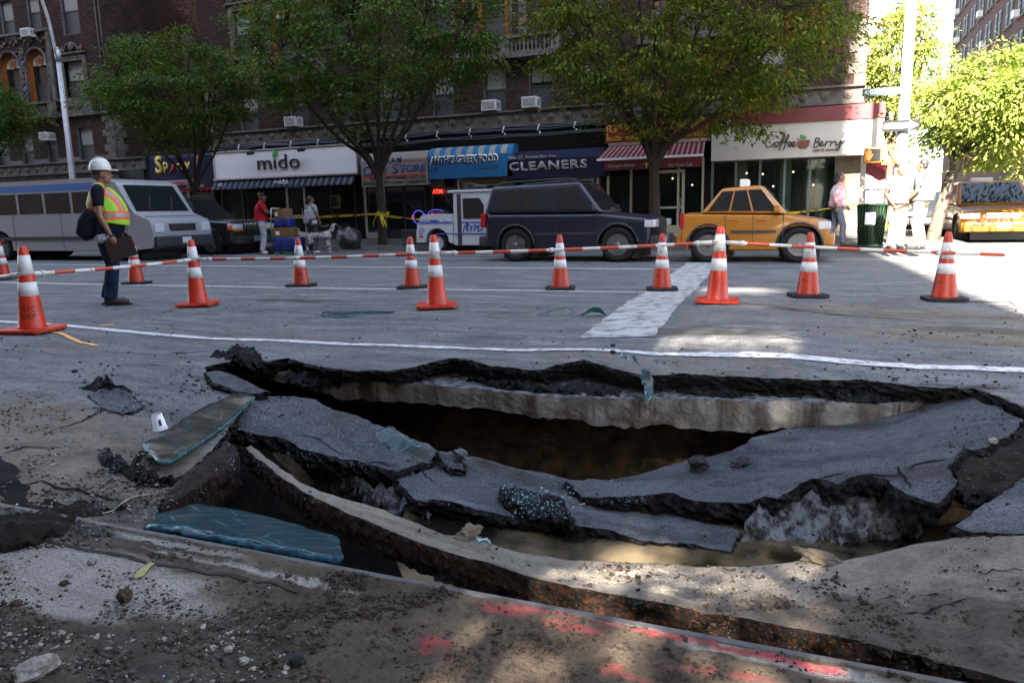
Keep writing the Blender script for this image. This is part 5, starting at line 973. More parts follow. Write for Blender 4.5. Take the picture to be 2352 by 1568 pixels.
def tree(label, base, fork, crown, rad, leaves, lm, seed, limbs=9, sprays=230, leaf=.115, r0=.15, bark=BARK, lean=(0, 0), low=.25, droop=.35, group='street trees along the far kerb'):
    """vase-shaped street tree: trunk, limbs that fan from the fork, twigs, and sprays of single leaves at their ends"""
    rr = np.random.default_rng(seed); base, crown = Vector(base), Vector(crown); t = thing('street_tree', label, 'tree', base, group=group)
    fk = base+Vector((lean[0], lean[1], fork)); mb = MB(); mb.tube(smoothpath([base+Vector((0, 0, -.1)), base+Vector((lean[0]*.3+.03, lean[1]*.3, fork*.45)), fk], 5), [r0*1.35, r0*1.1, r0*1.05]+[r0]*8 if False else list(np.linspace(r0*1.3, r0*.92, 11)), 10); mb.build('trunk', bark, t)
    lb, tw = MB(), MB(); ends = []; axes = []
    for i in range(limbs):
        a = 2*math.pi*(i+rr.uniform(-.3, .3))/limbs; el = rr.uniform(-low, .95); q = math.sqrt(max(0, 1-min(.95, max(-.6, el))**2))
        tip = crown+Vector((math.cos(a)*rad[0]*q, math.sin(a)*rad[1]*q, el*rad[2]))*float(rr.uniform(.72, .9)); d = tip-fk
        mid = fk+d*.4+Vector((0, 0, -d.length*.02))+Vector(rr.normal(0, .07, 3)); q2 = fk+d*.75+Vector((0, 0, .12))+Vector(rr.normal(0, .1, 3)); path = smoothpath([fk+Vector((0, 0, -.12)), fk+d*.12+Vector((0, 0, .12)), mid, q2, tip], 5); n = len(path)
        lb.tube(path, [r0*.5*(1-k/n)**.8+.012 for k in range(n)], 7); axes.append(path)
    for k in range(sprays):
        P = axes[k % limbs]
        v = Vector(rr.normal(0, 1, 3)).normalized(); s = float(rr.uniform(.25, 1))**.42; e = crown+Vector((v.x*rad[0], v.y*rad[1], v.z*rad[2]))*s*(1+.2*ns(v.x, v.y, v.z+seed, 2.2))
        if e.z < crown.z-rad[2]*.5 and rr.random() < .35: e.z += rad[2]*.35
        j = min(range(5, len(P)), key=lambda q: (P[q]-e).length+.35*max(0, P[q].z-e.z)); best = P[j]
        for pa in axes:
            for q in pa[4::3]:
                if (q-e).length < (best-e).length: best = q
        d = e-best
        if d.length > 2.6: e = best+d*(2.6/d.length); d = e-best
        m_ = best+d*.5+Vector((0, 0, .12*d.length)); tw.tube([best, m_, e], [.018, .012, .005], 4); ends.append((m_.lerp(e, .3), e))
    lb.build('limbs', bark, t); tw.build('twigs', bark, t, kind='stuff')
    n = leaves; si = rr.integers(0, len(ends), n); A = np.array([tuple(e[0]) for e in ends]); Bv = np.array([tuple(e[1]) for e in ends]); szs = rr.uniform(.5, 1.25, len(ends))
    f = rr.random(n)**.7; C = A[si]*(1-f[:, None])+Bv[si]*f[:, None]; ax = (Bv-A)[si]; ax /= np.linalg.norm(ax, axis=1)[:, None]+1e-6
    off = rr.normal(0, 1, (n, 3))*np.array([.36, .36, .07])*szs[si][:, None]; C = C+off; C[:, 2] -= droop*np.hypot(off[:, 0], off[:, 1])
    dirv = ax*.6+off*np.array([1.6, 1.6, 1])+rr.normal(0, .45, (n, 3)); dirv[:, 2] -= .45; dirv /= np.linalg.norm(dirv, axis=1)[:, None]+1e-6
    nr = rr.normal(0, .55, (n, 3)); nr[:, 2] += 1; sd = np.cross(dirv, nr); sd /= np.linalg.norm(sd, axis=1)[:, None]+1e-6
    l = (leaf*rr.uniform(.45, 1.45, n))[:, None]; w = l*.21; up = np.cross(sd, dirv)
    V = np.stack([C, C+dirv*l*.45+sd*w-up*l*.05, C+dirv*l-up*l*.12, C+dirv*l*.45-sd*w-up*l*.05], 1).reshape(-1, 3)-np.array(base)
    return t, npmesh('crown', V, np.arange(n*4).reshape(-1, 4), lm, t, False, None)
def PP(px, py, Y): return W(px, py, Y)
def span(px0, px1, py, Y): return (W(px1, py, Y)-W(px0, py, Y)).length
b = PP(878, 560, 20.2); c = PP(845, 95, 20.2); tree('dark green vase-shaped street tree wrapped in yellow tape before the candy store', (b.x, 20.2, .14), 2.1, (c.x, 20.0, c.z), (span(570, 1120, 150, 20.2)/2, 2.9, 2.75), 44000, LEAFD, 3, limbs=12, sprays=270, r0=.12)
b = PP(1500, 560, 20.4); c = PP(1585, 40, 20.4); tree('large olive green street tree spreading before the red signboard and coffee shop', (b.x, 20.4, .14), 2.1, (c.x, 20.2, c.z), (span(1185, 1985, 150, 20.2)/2, 3.2, 3.1), 60000, LEAFM, 8, limbs=14, sprays=340, r0=.14)
b = PP(460, 560, 20.2); c = PP(395, 205, 20.2); tree('smaller dark street tree between the left apartment block and the mido sign', (b.x, 20.2, .14), 1.8, (c.x, 20.2, c.z), (span(235, 560, 200, 20.2)/2, 2.3, 2.0), 28000, LEAFD, 13, limbs=10, sprays=180, r0=.085)
b = PP(-60, 560, 20.2); c = PP(-30, 265, 20.2); tree('dark street tree cut off by the left edge of the picture', (b.x, 20.2, .14), 2.0, (c.x, 20.2, c.z), (1.9, 1.8, 1.5), 14000, LEAFD, 17, limbs=7, sprays=120, r0=.11)
tree('bright sunlit tree with a leaning grey trunk on the right street corner', (2.9, 21.6, .14), 1.7, (4.4, 21.8, 3.45), (2.2, 2.2, 1.5), 32000, LEAFY, 23, limbs=11, sprays=340, r0=.13, bark=BARKG, lean=(.35, 0), leaf=.13, group='sunlit trees on the cross street')
tree('sunlit pale tree further down the cross street behind the traffic pole', (2.6, 31, .14), 2.6, (2.75, 31, 6.0), (1.25, 1.8, 2.6), 12000, LEAFY, 29, limbs=8, sprays=170, r0=.13, bark=BARKG, leaf=.15, group='sunlit trees on the cross street')
tree('low bushy sunlit tree at the right edge beyond the parked cars', (11.4, 35, .14), 1.6, (10.2, 34, 4.2), (4.2, 3, 3.6), 22000, LEAFY, 31, limbs=9, sprays=220, r0=.16, bark=BARKG, leaf=.2, group='sunlit trees on the cross street')
tree('broad tree added unseen behind the photographer to break up the sun strip', (1.9, -2.6, .1), 2.6, (.25, -2.4, 5.25), (1.6, 1.0, .95), 14000, LEAFD, 37, limbs=8, sprays=120, r0=.14, leaf=.12, group='added unseen trees that dapple the sun strip')  # added out of view, crown placed to shade the plates in the hole
tree('low thin tree added unseen behind the photographer to dapple the foreground', (2.4, -2.9, .1), 2.2, (.45, -2.4, 3.05), (1.35, .8, .5), 3200, LEAFD, 47, limbs=6, sprays=50, r0=.05, leaf=.12, group='added unseen trees that dapple the sun strip')  # added low crown out of view, thins the sun on the near pavement
tree('slender tree added unseen behind the photographer to block sun on the road', (-1.3, -3.4, .1), 4.6, (.1, -3.0, 8.9), (1.7, .9, 1.2), 16000, LEAFD, 41, limbs=6, sprays=130, r0=.05, leaf=.12, group='added unseen trees that dapple the sun strip')  # added high crown out of view, cuts the sun strip beyond the hole
# ================================================================== cones, bars, poles and other street furniture
def cone_mat(name, c, dirt, amt):
    return M(name, c, .45, col2=dirt, vscale=9, contrast=(amt, amt+.14), detail=7)
ORA = M('cone_orange', (.45, .024, .003), .42, col2=(.28, .016, .003), vscale=5, contrast=(.5, .75)); ORD = cone_mat('cone_orange_dirty', (.36, .024, .004), (.022, .012, .010), .55)
WHC = cone_mat('cone_collar', (.58, .57, .55), (.30, .285, .26), .56); WHD = cone_mat('cone_collar_scuffed', (.52, .51, .50), (.08, .07, .06), .58); RUBK = M('black_rubber_base', (.025, .025, .027), .75, var=.4, vscale=8)
BARO = M('bar_orange', (.38, .035, .006), .45, col2=(.2, .026, .01), vscale=12, contrast=(.55, .75)); BARW = M('bar_white', (.50, .49, .45), .45, col2=(.22, .20, .17), vscale=10, contrast=(.58, .72))
def band(mb, r, h, f0, f1, m, pr=.0015, n=28): # f measured down from the top
    z1, z0 = h*(1-f0), h*(1-f1); mb.lathe([(r(z0), z0), (r(z0)+pr, z0+.0005), (r(z1)+pr, z1-.0005), (r(z1), z1)], (0, 0, 0), n, m)
def cone(label, px, py, black, h=.79, tilt=(0, 0), rz=0.0, fr=None):
    p0 = G(px, py, 0); z = on_road(p0.x, p0.y); p = G(px, py, z); z = on_road(p.x, p.y)
    t = thing('traffic_cone', label, 'traffic cone', (p.x, p.y, z), rz, 'traffic cones round the hole'); t.rotation_euler = (tilt[0], tilt[1], rz); RG = random.Random(px)
    if black:
        h = .76; r = lambda q: .138-(.138-.034)*q/h; bands = ((.15, .385), (.45, .6)); om, wm = ORD, WHD
        b = MB(); s = .205; b.prism([(s, s-.06), (s-.06, s), (-s+.06, s), (-s, s-.06), (-s, -s+.06), (-s+.06, -s), (s-.06, -s), (s, -s+.06)], .003, .042, 'Z'); b.build('base', RUBK, t, world=False, bevel=.012)
    else:
        h = .83; r = lambda q: .125-(.125-.040)*q/h if q > .05 else .14; bands = ((.10, .32), (.41, .57)); om, wm = ORA, WHC
        b = MB(); s = .23; n = 8; vs = []
        b.prism([(s, s-.05), (s-.05, s), (-s+.05, s), (-s, s-.05), (-s, -s+.05), (-s+.05, -s), (s-.05, -s), (s, -s+.05)], .02, .045, 'Z')
        b.build('base', om, t, world=False, bevel=.012); f = MB(); [f.box((a*s*.8, c*s*.8, .012), (.03, .03, .022)) for a in (-1, 0, 1) for c in (-1, 0, 1) if a or c]; f.build('feet', M('cone_feet', (.25, .08, .03), .7), t, world=False, kind='stuff')
    b = MB(); b.lathe([(r(0), .03), (r(.06), .06), (r(h*.3), h*.3), (r(h*.6), h*.6), (r(h*.9), h*.9), (r(h*.965), h*.965), (r(h*.965)-.006, h*.97), (r(h)-.004, h), (r(h)-.014, h)], (0, 0, 0), 28); b.build('body', om, t, world=False)
    for a, c in bands: b = MB(); band(b, r, h, a, c, 0); b.build('collar', wm, t, world=False)
    return t, p, r
cones = {}
for k, px, py, bl, lab, tl, rz in (('a', 76, 762, 0, 'orange cone with black stencilled letters and a bent base at the left front', (0, .015), .3), ('b', 456, 702, 0, 'clean orange cone between the worker and the long bar', (0, -.02), .5), ('c', 1004, 706, 0, 'clean orange cone with a wide orange base right of the police scooter wheel', (0, -.01), .45), ('d', 1647, 698, 0, 'brightest orange cone standing on the worn white crosswalk stripe', (0, .02), .1),
    ('e', 9, 642, 1, 'dirty cone cut off by the left edge of the picture', (0, 0), .2), ('f', 314, 652, 1, 'dirty black-based cone right behind the worker with the clipboard', (0, 0), .3), ('g', 692, 658, 1, 'black-based cone carrying a dark company logo in front of the delivery cart', (0, .0), .2), ('h', 947, 662, 1, 'smudged black-based cone before the police scooter', (0, 0), .3), ('i', 1287, 665, 1, 'scuffed black-based cone in front of the dark blue car', (0, 0), .25), ('j', 1520, 667, 1, 'clean black-based cone at the edge of the worn white stripe', (0, 0), .25), ('k', 1855, 683, 1, 'sooty black-based cone in front of the pedestrian by the taxi', (0, 0), .3), ('l', 2168, 691, 1, 'battered cone with peeling collar beside the sunlit road', (0, -.01), .15)):
    cones[k] = cone(lab, px, py, bl, tilt=tl, rz=rz)+(h_ := .79,)
def cone_text(k, body, z, h, w, mat, ang=None):
    t, p, r = cones[k][:3]; base = Vector(t.location); a0 = math.atan2(-p.y, -p.x) if ang is None else ang
    def wrap(q):
        lx, lz = q.x-base.x, q.z-base.z; R = r(lz)+.003+(base.y-q.y); a = a0+lx/max(.05, r(lz)); return Vector((base.x+R*math.cos(a), base.y+R*math.sin(a), base.z+lz))
    o = text(body, base.x, base.z+z, h, base.y, mat, None, width=w, tilt=wrap, align='CENTER', depth=.001)
    if o: o.data.transform(Matrix.Translation(-base)); o.data.transform(t.rotation_euler.to_matrix().to_4x4().inverted()); o.parent = t
STEN = M('stencil_black', (.05, .03, .025), .7)
cone_text('a', 'NYC', .21, .05, .12, STEN, -.75); cone_text('a', 'DEP', .14, .05, .12, STEN, -.75); cone_text('g', 'conEdison', .12, .022, .12, STEN); cone_text('g', 'e', .17, .09, .07, STEN)
def zfor(x, y, py):
    lo, hi = -.5, 14
    for _ in range(40):
        m = (lo+hi)/2
        if pix((x, y, m))[1] > py: lo = m
        else: hi = m
    return lo
def bar(label, A, B, k, first=0, sag=.015, joint=None):
    A, B = Vector(A), Vector(B); t = thing('barricade_bar', label, 'barricade bar', A, group='striped bars clipped between the cones'); d = B-A; L = d.length; n = k; mb = MB(); P = lambda f: A+d*f+Vector((0, 0, -4*sag*f*(1-f)))
    for i in range(n):
        f0, f1 = i/n, (i+1)/n; mb.tube([P(f0), P((f0+f1)/2), P(f1)], .0185, 10, m=(i+first) % 2, cap=(i in (0, n-1)))
    mb.build('pole', [BARW, BARO], t); e = MB()
    for f0, f1 in ((0.0, .05), (.95, 1.0)): e.tube([P(f0), P(f1)], .023, 10)
    for f0 in (.052, .948, *( [joint] if joint else [])): e.tube([P(f0-.006), P(f0+.006)], .029, 10)
    e.build('sleeves', BARW, t, kind='stuff')
    return t
def ring(t, c, r, dz=0):
    m = MB()
    for s in (0, .022): m.tube([c+Vector(((r+.008)*math.cos(a), (r+.008)*math.sin(a), s+.012*math.sin(a+1))) for a in [2*math.pi*i/20 for i in range(21)]], .0075, 6, cap=False)
    m.build('ring', BARW, t)
cp = {k: Vector(v[0].location) for k, v in cones.items()}
def att(k, py): p = cp[k]; z = zfor(p.x, p.y, py); return Vector((p.x, p.y, z))
j1, j2, j3, j4 = att('a', 630), att('b', 596), att('c', 582), att('d', 556)
def between(a, b, m=.07): d = (b-a).normalized(); return a+d*m, b-d*m
l0 = W(-260, 655, j1.y+.3)
for lab, a, b, k, f, jn in (('striped bar leaving the picture at the left edge', l0, j1, 7, 0, None), ('striped bar crossing in front of the worker', j1, j2, 9, 0, None), ('striped bar passing before the cone with the company logo', j2, j3, 15, 0, .45), ('striped bar in front of the dark blue car', j3, j4, 15, 0, .42), ('striped bar running off to the right in the sun', j4, Vector((1.42+.95, 8.0+.3, 0)), 15, 0, .62)):
    if lab.startswith('striped bar running'):
        b = W(2500, 591, 8.9)
    A, B = between(a, b); t = bar(lab, A, B, k, f, joint=jn)
    for q in (a,):
        if q is not l0: ring(t, q, .036+(.115-.036)*(1-(q.z-on_road(q.x, q.y))/.79))
# ------------------------------------------------------------------ poles
GALV = M('galvanised_pole', (.36, .37, .39), .45, metal=.5, var=.2, vscale=4); PALEP = M('pale_painted_pole', (.34, .335, .32), .6)
x = W(170, 430, 19.7).x; t = thing('street_lamp', 'tall grey street lamp pole with a curved arm at the left', 'street lamp', (x, 19.7, .14)); m = MB(); zt = zfor(x, 19.7, 118)
m.tube([(x, 19.7, .14), (x, 19.7, .5), (x, 19.7, zt)], [.14, .12, .075], 12); m.build('pole', GALV, t); m = MB(); m.tube(smoothpath([(x, 19.65, zt-.15), (x, 19.45, zt+1.3), (x, 18.9, zt+2.6), (x, 17.8, zt+3.8), (x, 16.2, zt+4.5)], 5), .05, 8); m.build('mast_arm', GALV, t); m = MB(); m.tube([(x, 19.7, zt-.35), (x, 19.7, zt+.05)], .10, 10); m.tube([(x, 19.7, zt+.0), (x, 19.7, zt+.14)], .05, 8); m.build('collar', GALV, t); m = MB(); m.ball((x, 15.7, zt+4.5), (.16, .4, .1), 10); m.build('lamp_head', GALV, t)
SX = W(2062, 470, 19.6).x; t = thing('traffic_signal_pole', 'tall pale signal pole in full sun on the right corner', 'signal pole', (SX, 19.6, .14)); m = MB(); m.tube([(SX, 19.6, .14), (SX, 19.6, .55), (SX, 19.6, .6), (SX, 19.6, 8)], [.19, .17, .13, .10], 14); m.build('pole', PALEP, t)
def board(name, label, cat, l, r, tp, bt, mat, Y, th=.02, bevel=.0, group=None):
    q = sr(l, r, tp, bt, Y); t = thing(name, label, cat, ((q[0]+q[1])/2, Y, q[2]), group=group); m = MB(); m.bx((q[0], Y, q[2]), (q[1], Y+th, q[3])); m.build('plate', mat, t, bevel=bevel); return t, q
t, q = board('street_name_sign', 'green street name sign reading AMSTERDAM AV on the signal pole', 'street sign', 1981, 2072, 202, 219, M('sign_green', (.003, .045, .028), .6), 19.42)
tx('AMSTERDAM', 1985, 2048, 216, 11, WHITE, t, Y=19.42, bold=.01, depth=.003); tx('AV', 2055, 2066, 216, 8, WHITE, t, Y=19.42, depth=.003)
t, q = board('one_way_sign', 'black and white one way arrow sign on the signal pole', 'street sign', 2026, 2113, 276, 301, M('sign_black', (.012, .012, .013), .7), 19.40, bevel=.0)
w, h = q[1]-q[0], q[3]-q[2]; m = MB(); zc = (q[2]+q[3])/2; ar = [(q[0]+.06*w, zc-.24*h), (q[0]+.72*w, zc-.24*h), (q[0]+.72*w, zc-.42*h), (q[0]+.96*w, zc), (q[0]+.72*w, zc+.42*h), (q[0]+.72*w, zc+.24*h), (q[0]+.06*w, zc+.24*h)]; m.prism(ar, 19.392, 19.399); m.build('arrow', WHITE, t); tx('ONE WAY', 2037, 2086, 291.5, 7, M('sign_black', (.03, .03, .032)), t, Y=19.39, depth=.003)
# walk signal
q = sr(1985, 2027, 338, 374, 19.35); HOUS = M('signal_yellow', (.26, .11, .005), .6); t = thing('walk_signal', 'yellow pedestrian signal box showing an orange hand', 'walk signal', ((q[0]+q[1])/2, 19.4, q[2])); m = MB(); m.bx((q[0], 19.37, q[2]), (q[1], 19.62, q[3])); m.build('housing', HOUS, t, bevel=.03); m = MB(); m.bx((q[0]+.04, 19.355, q[2]+.04), (q[1]-.04, 19.366, q[3]-.04)); m.build('face', M('signal_face', (.012, .012, .013), .7), t)
HAND = M('hand_light', (.3, .05, .002), .6, emit=(1, .20, .01), es=.10); m = MB(); w, h = q[1]-q[0], q[3]-q[2]; o = Vector((q[0]+.26*w, 19.345, q[2]+.15*h)); m.prism([(o.x-.10*w, o.z), (o.x+.08*w, o.z), (o.x+.13*w, o.z+.32*h), (o.x-.15*w, o.z+.32*h)], 19.34, 19.352)
for i, (dx, l) in enumerate(((-.13, .58), (-.055, .7), (.025, .7), (.10, .6))): m.bx((o.x+(dx-.03)*w, 19.34, o.z+.33*h), (o.x+(dx+.03)*w, 19.352, o.z+l*h))
m.prism([(o.x+.12*w, o.z+.1*h), (o.x+.24*w, o.z+.38*h), (o.x+.20*w, o.z+.42*h), (o.x+.12*w, o.z+.28*h)], 19.34, 19.352); m.build('hand_symbol', HAND, t)
m = MB(); a = W(2052, 348, 19.5); m.bx((q[1], 19.45, q[2]-.05), (SX-.1, 19.55, q[2]+.02)); m.bx((q[1], 19.45, q[3]-.02), (SX-.1, 19.55, q[3]+.05)); m.box(((q[1]+SX)/2, 19.5, (q[2]+q[3])/2), (.06, .2, q[3]-q[2]+.1), R=Matrix.Rotation(-.5, 3, 'Y')); m.build('bracket', HOUS, t)
# bin, bag, railing, tape
def bin_at(label, px, py, mat):
    p = G(px, py, .14); t = thing('litter_bin', label, 'litter bin', (p.x, p.y, .14)); m = MB(); n = 24
    for i in range(n): a = 2*math.pi*i/n; c, s = math.cos(a), math.sin(a); m.tube([(.24*c, .24*s, .03), (.30*c, .30*s, .9)], .011, 4)
    m.build('mesh_bars', mat, t, world=False, kind='stuff'); m = MB()
    for r, z in ((.245, .03), (.27, .45), (.305, .9)): m.tube([(r*math.cos(2*math.pi*i/20), r*math.sin(2*math.pi*i/20), z) for i in range(21)], .018, 6, cap=False)
    m.build('hoops', mat, t, world=False); m = MB(); m.lathe([(.0, .04), (.225, .04), (.28, .93), (.29, .94), (.27, .90)], (0, 0, 0), 18); m.build('liner', M('bin_liner', (.03, .035, .03), .4), t, world=False); m = MB(); m.box((-.05, -.30, .62), (.2, .012, .26)); m.build('notice', WHITE, t, world=False); return t
bin_at('green wire litter bin on the right corner pavement', 1998, 566, M('bin_green', (.012, .045, .016), .7))
def lumpy(name, label, cat, c, r, mat, seed, n=22, amp=.22, f=2.2, kind=None, parent=None):
    m = MB(); m.ball((0, 0, 0), 1, n, k=n//2); vs = []
    for v in m.v:
        q = Vector(v); d = 1+amp*fbm(q.x+seed, q.y, q.z, f, 3)+amp*.4*fbm(q.x+seed, q.y, q.z, f*4, 2); vs.append((c[0]+q.x*r[0]*d, c[1]+q.y*r[1]*d, max(c[2]+q.z*r[2]*d, c[2]-r[2]*.72)))
    m.v = vs; o = m.build(name, mat, None, weld=True); return tag(o, label, cat) if label else o
BAGM = M('black_plastic_bag', (.012, .012, .014), .28, bump=.03, bscale=9)
p = G(790, 577, .14); t = lumpy('rubbish_bag', 'shiny black rubbish bag on the far pavement', 'rubbish bag', (p.x, p.y+.3, .42), (.34, .3, .34), BAGM, 3, amp=.3)
pa, pb_ = G(822, 575, .14), G(952, 573, .14); t = thing('tree_guard', 'low dark iron railing round the foot of the taped street tree', 'railing', ((pa.x+pb_.x)/2, 19.6, .14)); m = MB()
for (x0, y0, x1, y1) in ((pa.x, 19.45, pb_.x, 19.45), (pa.x, 20.9, pb_.x, 20.9), (pa.x, 19.45, pa.x, 20.9), (pb_.x, 19.45, pb_.x, 20.9)): [m.tube([(x0, y0, z), (x1, y1, z)], .025, 6) for z in (.2, .58)]
m.build('rails', BLACKM, t); m = MB(); n = 15
for i in range(n+1): x = pa.x+(pb_.x-pa.x)*i/n; m.tube([(x, 19.45, .14), (x, 19.45, .62)], .012, 5)
m.build('balusters', BLACKM, t, kind='stuff')
TAPE = M('caution_tape', (.62, .48, .02), .45, col2=(.06, .05, .01), vscale=5, contrast=(.56, .6))
def tape(label, pts, w=.075):
    P = smoothpath(pts, 6); t = thing('caution_tape', label, 'caution tape', P[0], group='yellow caution tape'); m = MB(); vs = []
    for i, p in enumerate(P): tw = .5+.5*math.sin(i*.55); vs += [p+Vector((0, -.02*tw, w/2*(.35+.65*tw))), p-Vector((0, -.02*tw, w/2*(.35+.65*tw)))]
    m.add(vs, [(2*i, 2*i+1, 2*i+3, 2*i+2) for i in range(len(P)-1)], 0, True); m.build('ribbon', TAPE, t); return t
tb = PP(878, 495, 19.95)
tape('yellow tape stretched from the black car to the taped tree', [W(560, 506, 19.6), W(640, 502, 19.7), W(740, 498, 19.8), tb+Vector((-.15, -.2, .05))]); tape('yellow tape sagging from the taped tree to the police scooter', [tb+Vector((.15, -.2, 0)), W(920, 500, 19.6), W(962, 504, 19.4)]); tape('yellow tape rising to the stone pier by the coffee shop', [W(1780, 492, 22), W(1850, 486, 23), W(1968, 470, 24.8)]); tape('yellow tape from the litter bin to the signal pole', [W(2005, 516, 18.6), W(2060, 522, 19.4)])
t = thing('caution_tape', 'knot of yellow tape tied round the tree trunk', 'caution tape', tb, group='yellow caution tape'); m = MB()
for k in range(3): m.tube([tb+Vector((.19*math.cos(a), .19*math.sin(a), .04*k+.02*math.sin(3*a))) for a in [2*math.pi*i/16 for i in range(17)]], .035, 5, flat=.4, cap=False)
for dx in (-.16, .12, .2): m.tube(smoothpath([tb+Vector((dx*.5, -.2, 0)), tb+Vector((dx, -.24, -.15)), tb+Vector((dx*1.3, -.2, -.34))], 4), .03, 5, flat=.2)
m.build('knot', TAPE, t)
# iron railing beyond the corner
t = thing('corner_railing', 'dark iron railing with planting behind the litter bin', 'railing', (2.3, 27, .14)); m = MB(); m.tube([(1.6, 27, 1.5), (3.2, 27, 1.5)], .025, 6); m.tube([(1.6, 27, .3), (3.2, 27, .3)], .025, 6)
for i in range(14): m.tube([(1.6+i*.123, 27, .14), (1.6+i*.123, 27, 1.55)], .014, 5)
m.build('bars', BLACKM, t)
# ================================================================== vehicles
TYRE = M('tyre_rubber', (.014, .014, .015), .8); RIM = M('alloy_rim', (.16, .16, .165), .35, metal=.7); CHROME = M('chrome', (.6, .6, .6), .15, metal=1); CARG = M('car_glass', (.010, .012, .014), .05, spec=.7); TRIM = M('dark_plastic', (.02, .02, .022), .6); LAMPG = M('headlamp_glass', (.45, .47, .5), .12, spec=.8); AMB = M('amber_lens', (.6, .14, .01), .25); TAILR = M('tail_lamp_red', (.30, .01, .01), .25); PLATE = M('licence_plate', (.45, .47, .50), .5)
def paint(name, c, coat=.6, rough=.35, metal=0.0): return M(name, c, rough, metal=metal, coat=coat)
def hull(pts, h):
    """lower body rounded in plan at both ends and tucked in at sill and shoulder"""
    m = MB(); ys = (-1, -.88, -.6, -.2, .2, .6, .88, 1); n = len(pts); vs = []
    for y in ys:
        for x, z in pts:
            e = abs(y)**3; k = 1-.055*e*min(1, max(0, (abs(x)-1.1)/.8)); tuck = (.035*max(0, (z-.72)/.3)+.03*max(0, (.5-z)/.3)) if abs(y) > .8 else 0; vs.append((x*k, y*h*(1-tuck), z-(.035*e if z > .7 else 0)))
    fs = [(r*n+i, (r+1)*n+i, (r+1)*n+(i+1) % n, r*n+(i+1) % n) for r in range(len(ys)-1) for i in range(n)]
    m.add(vs, fs); o = (len(ys)-1)*n; m.add([], [])
    m.f += [tuple(range(n)), tuple(o+i for i in reversed(range(n)))]; m.m += [0, 0]; m.s += [False, False]; return m
def wheel(t, x, y, r, w, side, spokes=5, rim=None):
    R = Matrix.Rotation(math.pi/2, 3, 'X'); m = MB(); m.lathe([(r*.66, -w/2), (r*.93, -w/2), (r, -w*.3), (r, w*.3), (r*.93, w/2), (r*.66, w/2), (r*.66, -w/2)], (x, y, r), 28, R=R); ty = m.build('tyre', TYRE, t, world=False)
    m = MB(); f = y+side*w*.36; m.lathe([(r*.66, -.02), (r*.62, .02), (r*.58, -.01)], (x, f, r), 24, R=R); m.lathe([(.0, -.03), (r*.6, -.03)], (x, f-side*.05, r), 20, R=R, m=1); m.lathe([(.0, .02), (r*.14, .02), (r*.16, -.02)], (x, f, r), 12, R=R)
    for k in range(spokes): a = 2*math.pi*k/spokes+.3; m.box((x+math.cos(a)*r*.36, f, r+math.sin(a)*r*.36), (r*.52, .035, r*.15), R=Matrix.Rotation(-a, 3, 'Y'))
    m.build('rim', [rim or RIM, TRIM], ty, world=False)
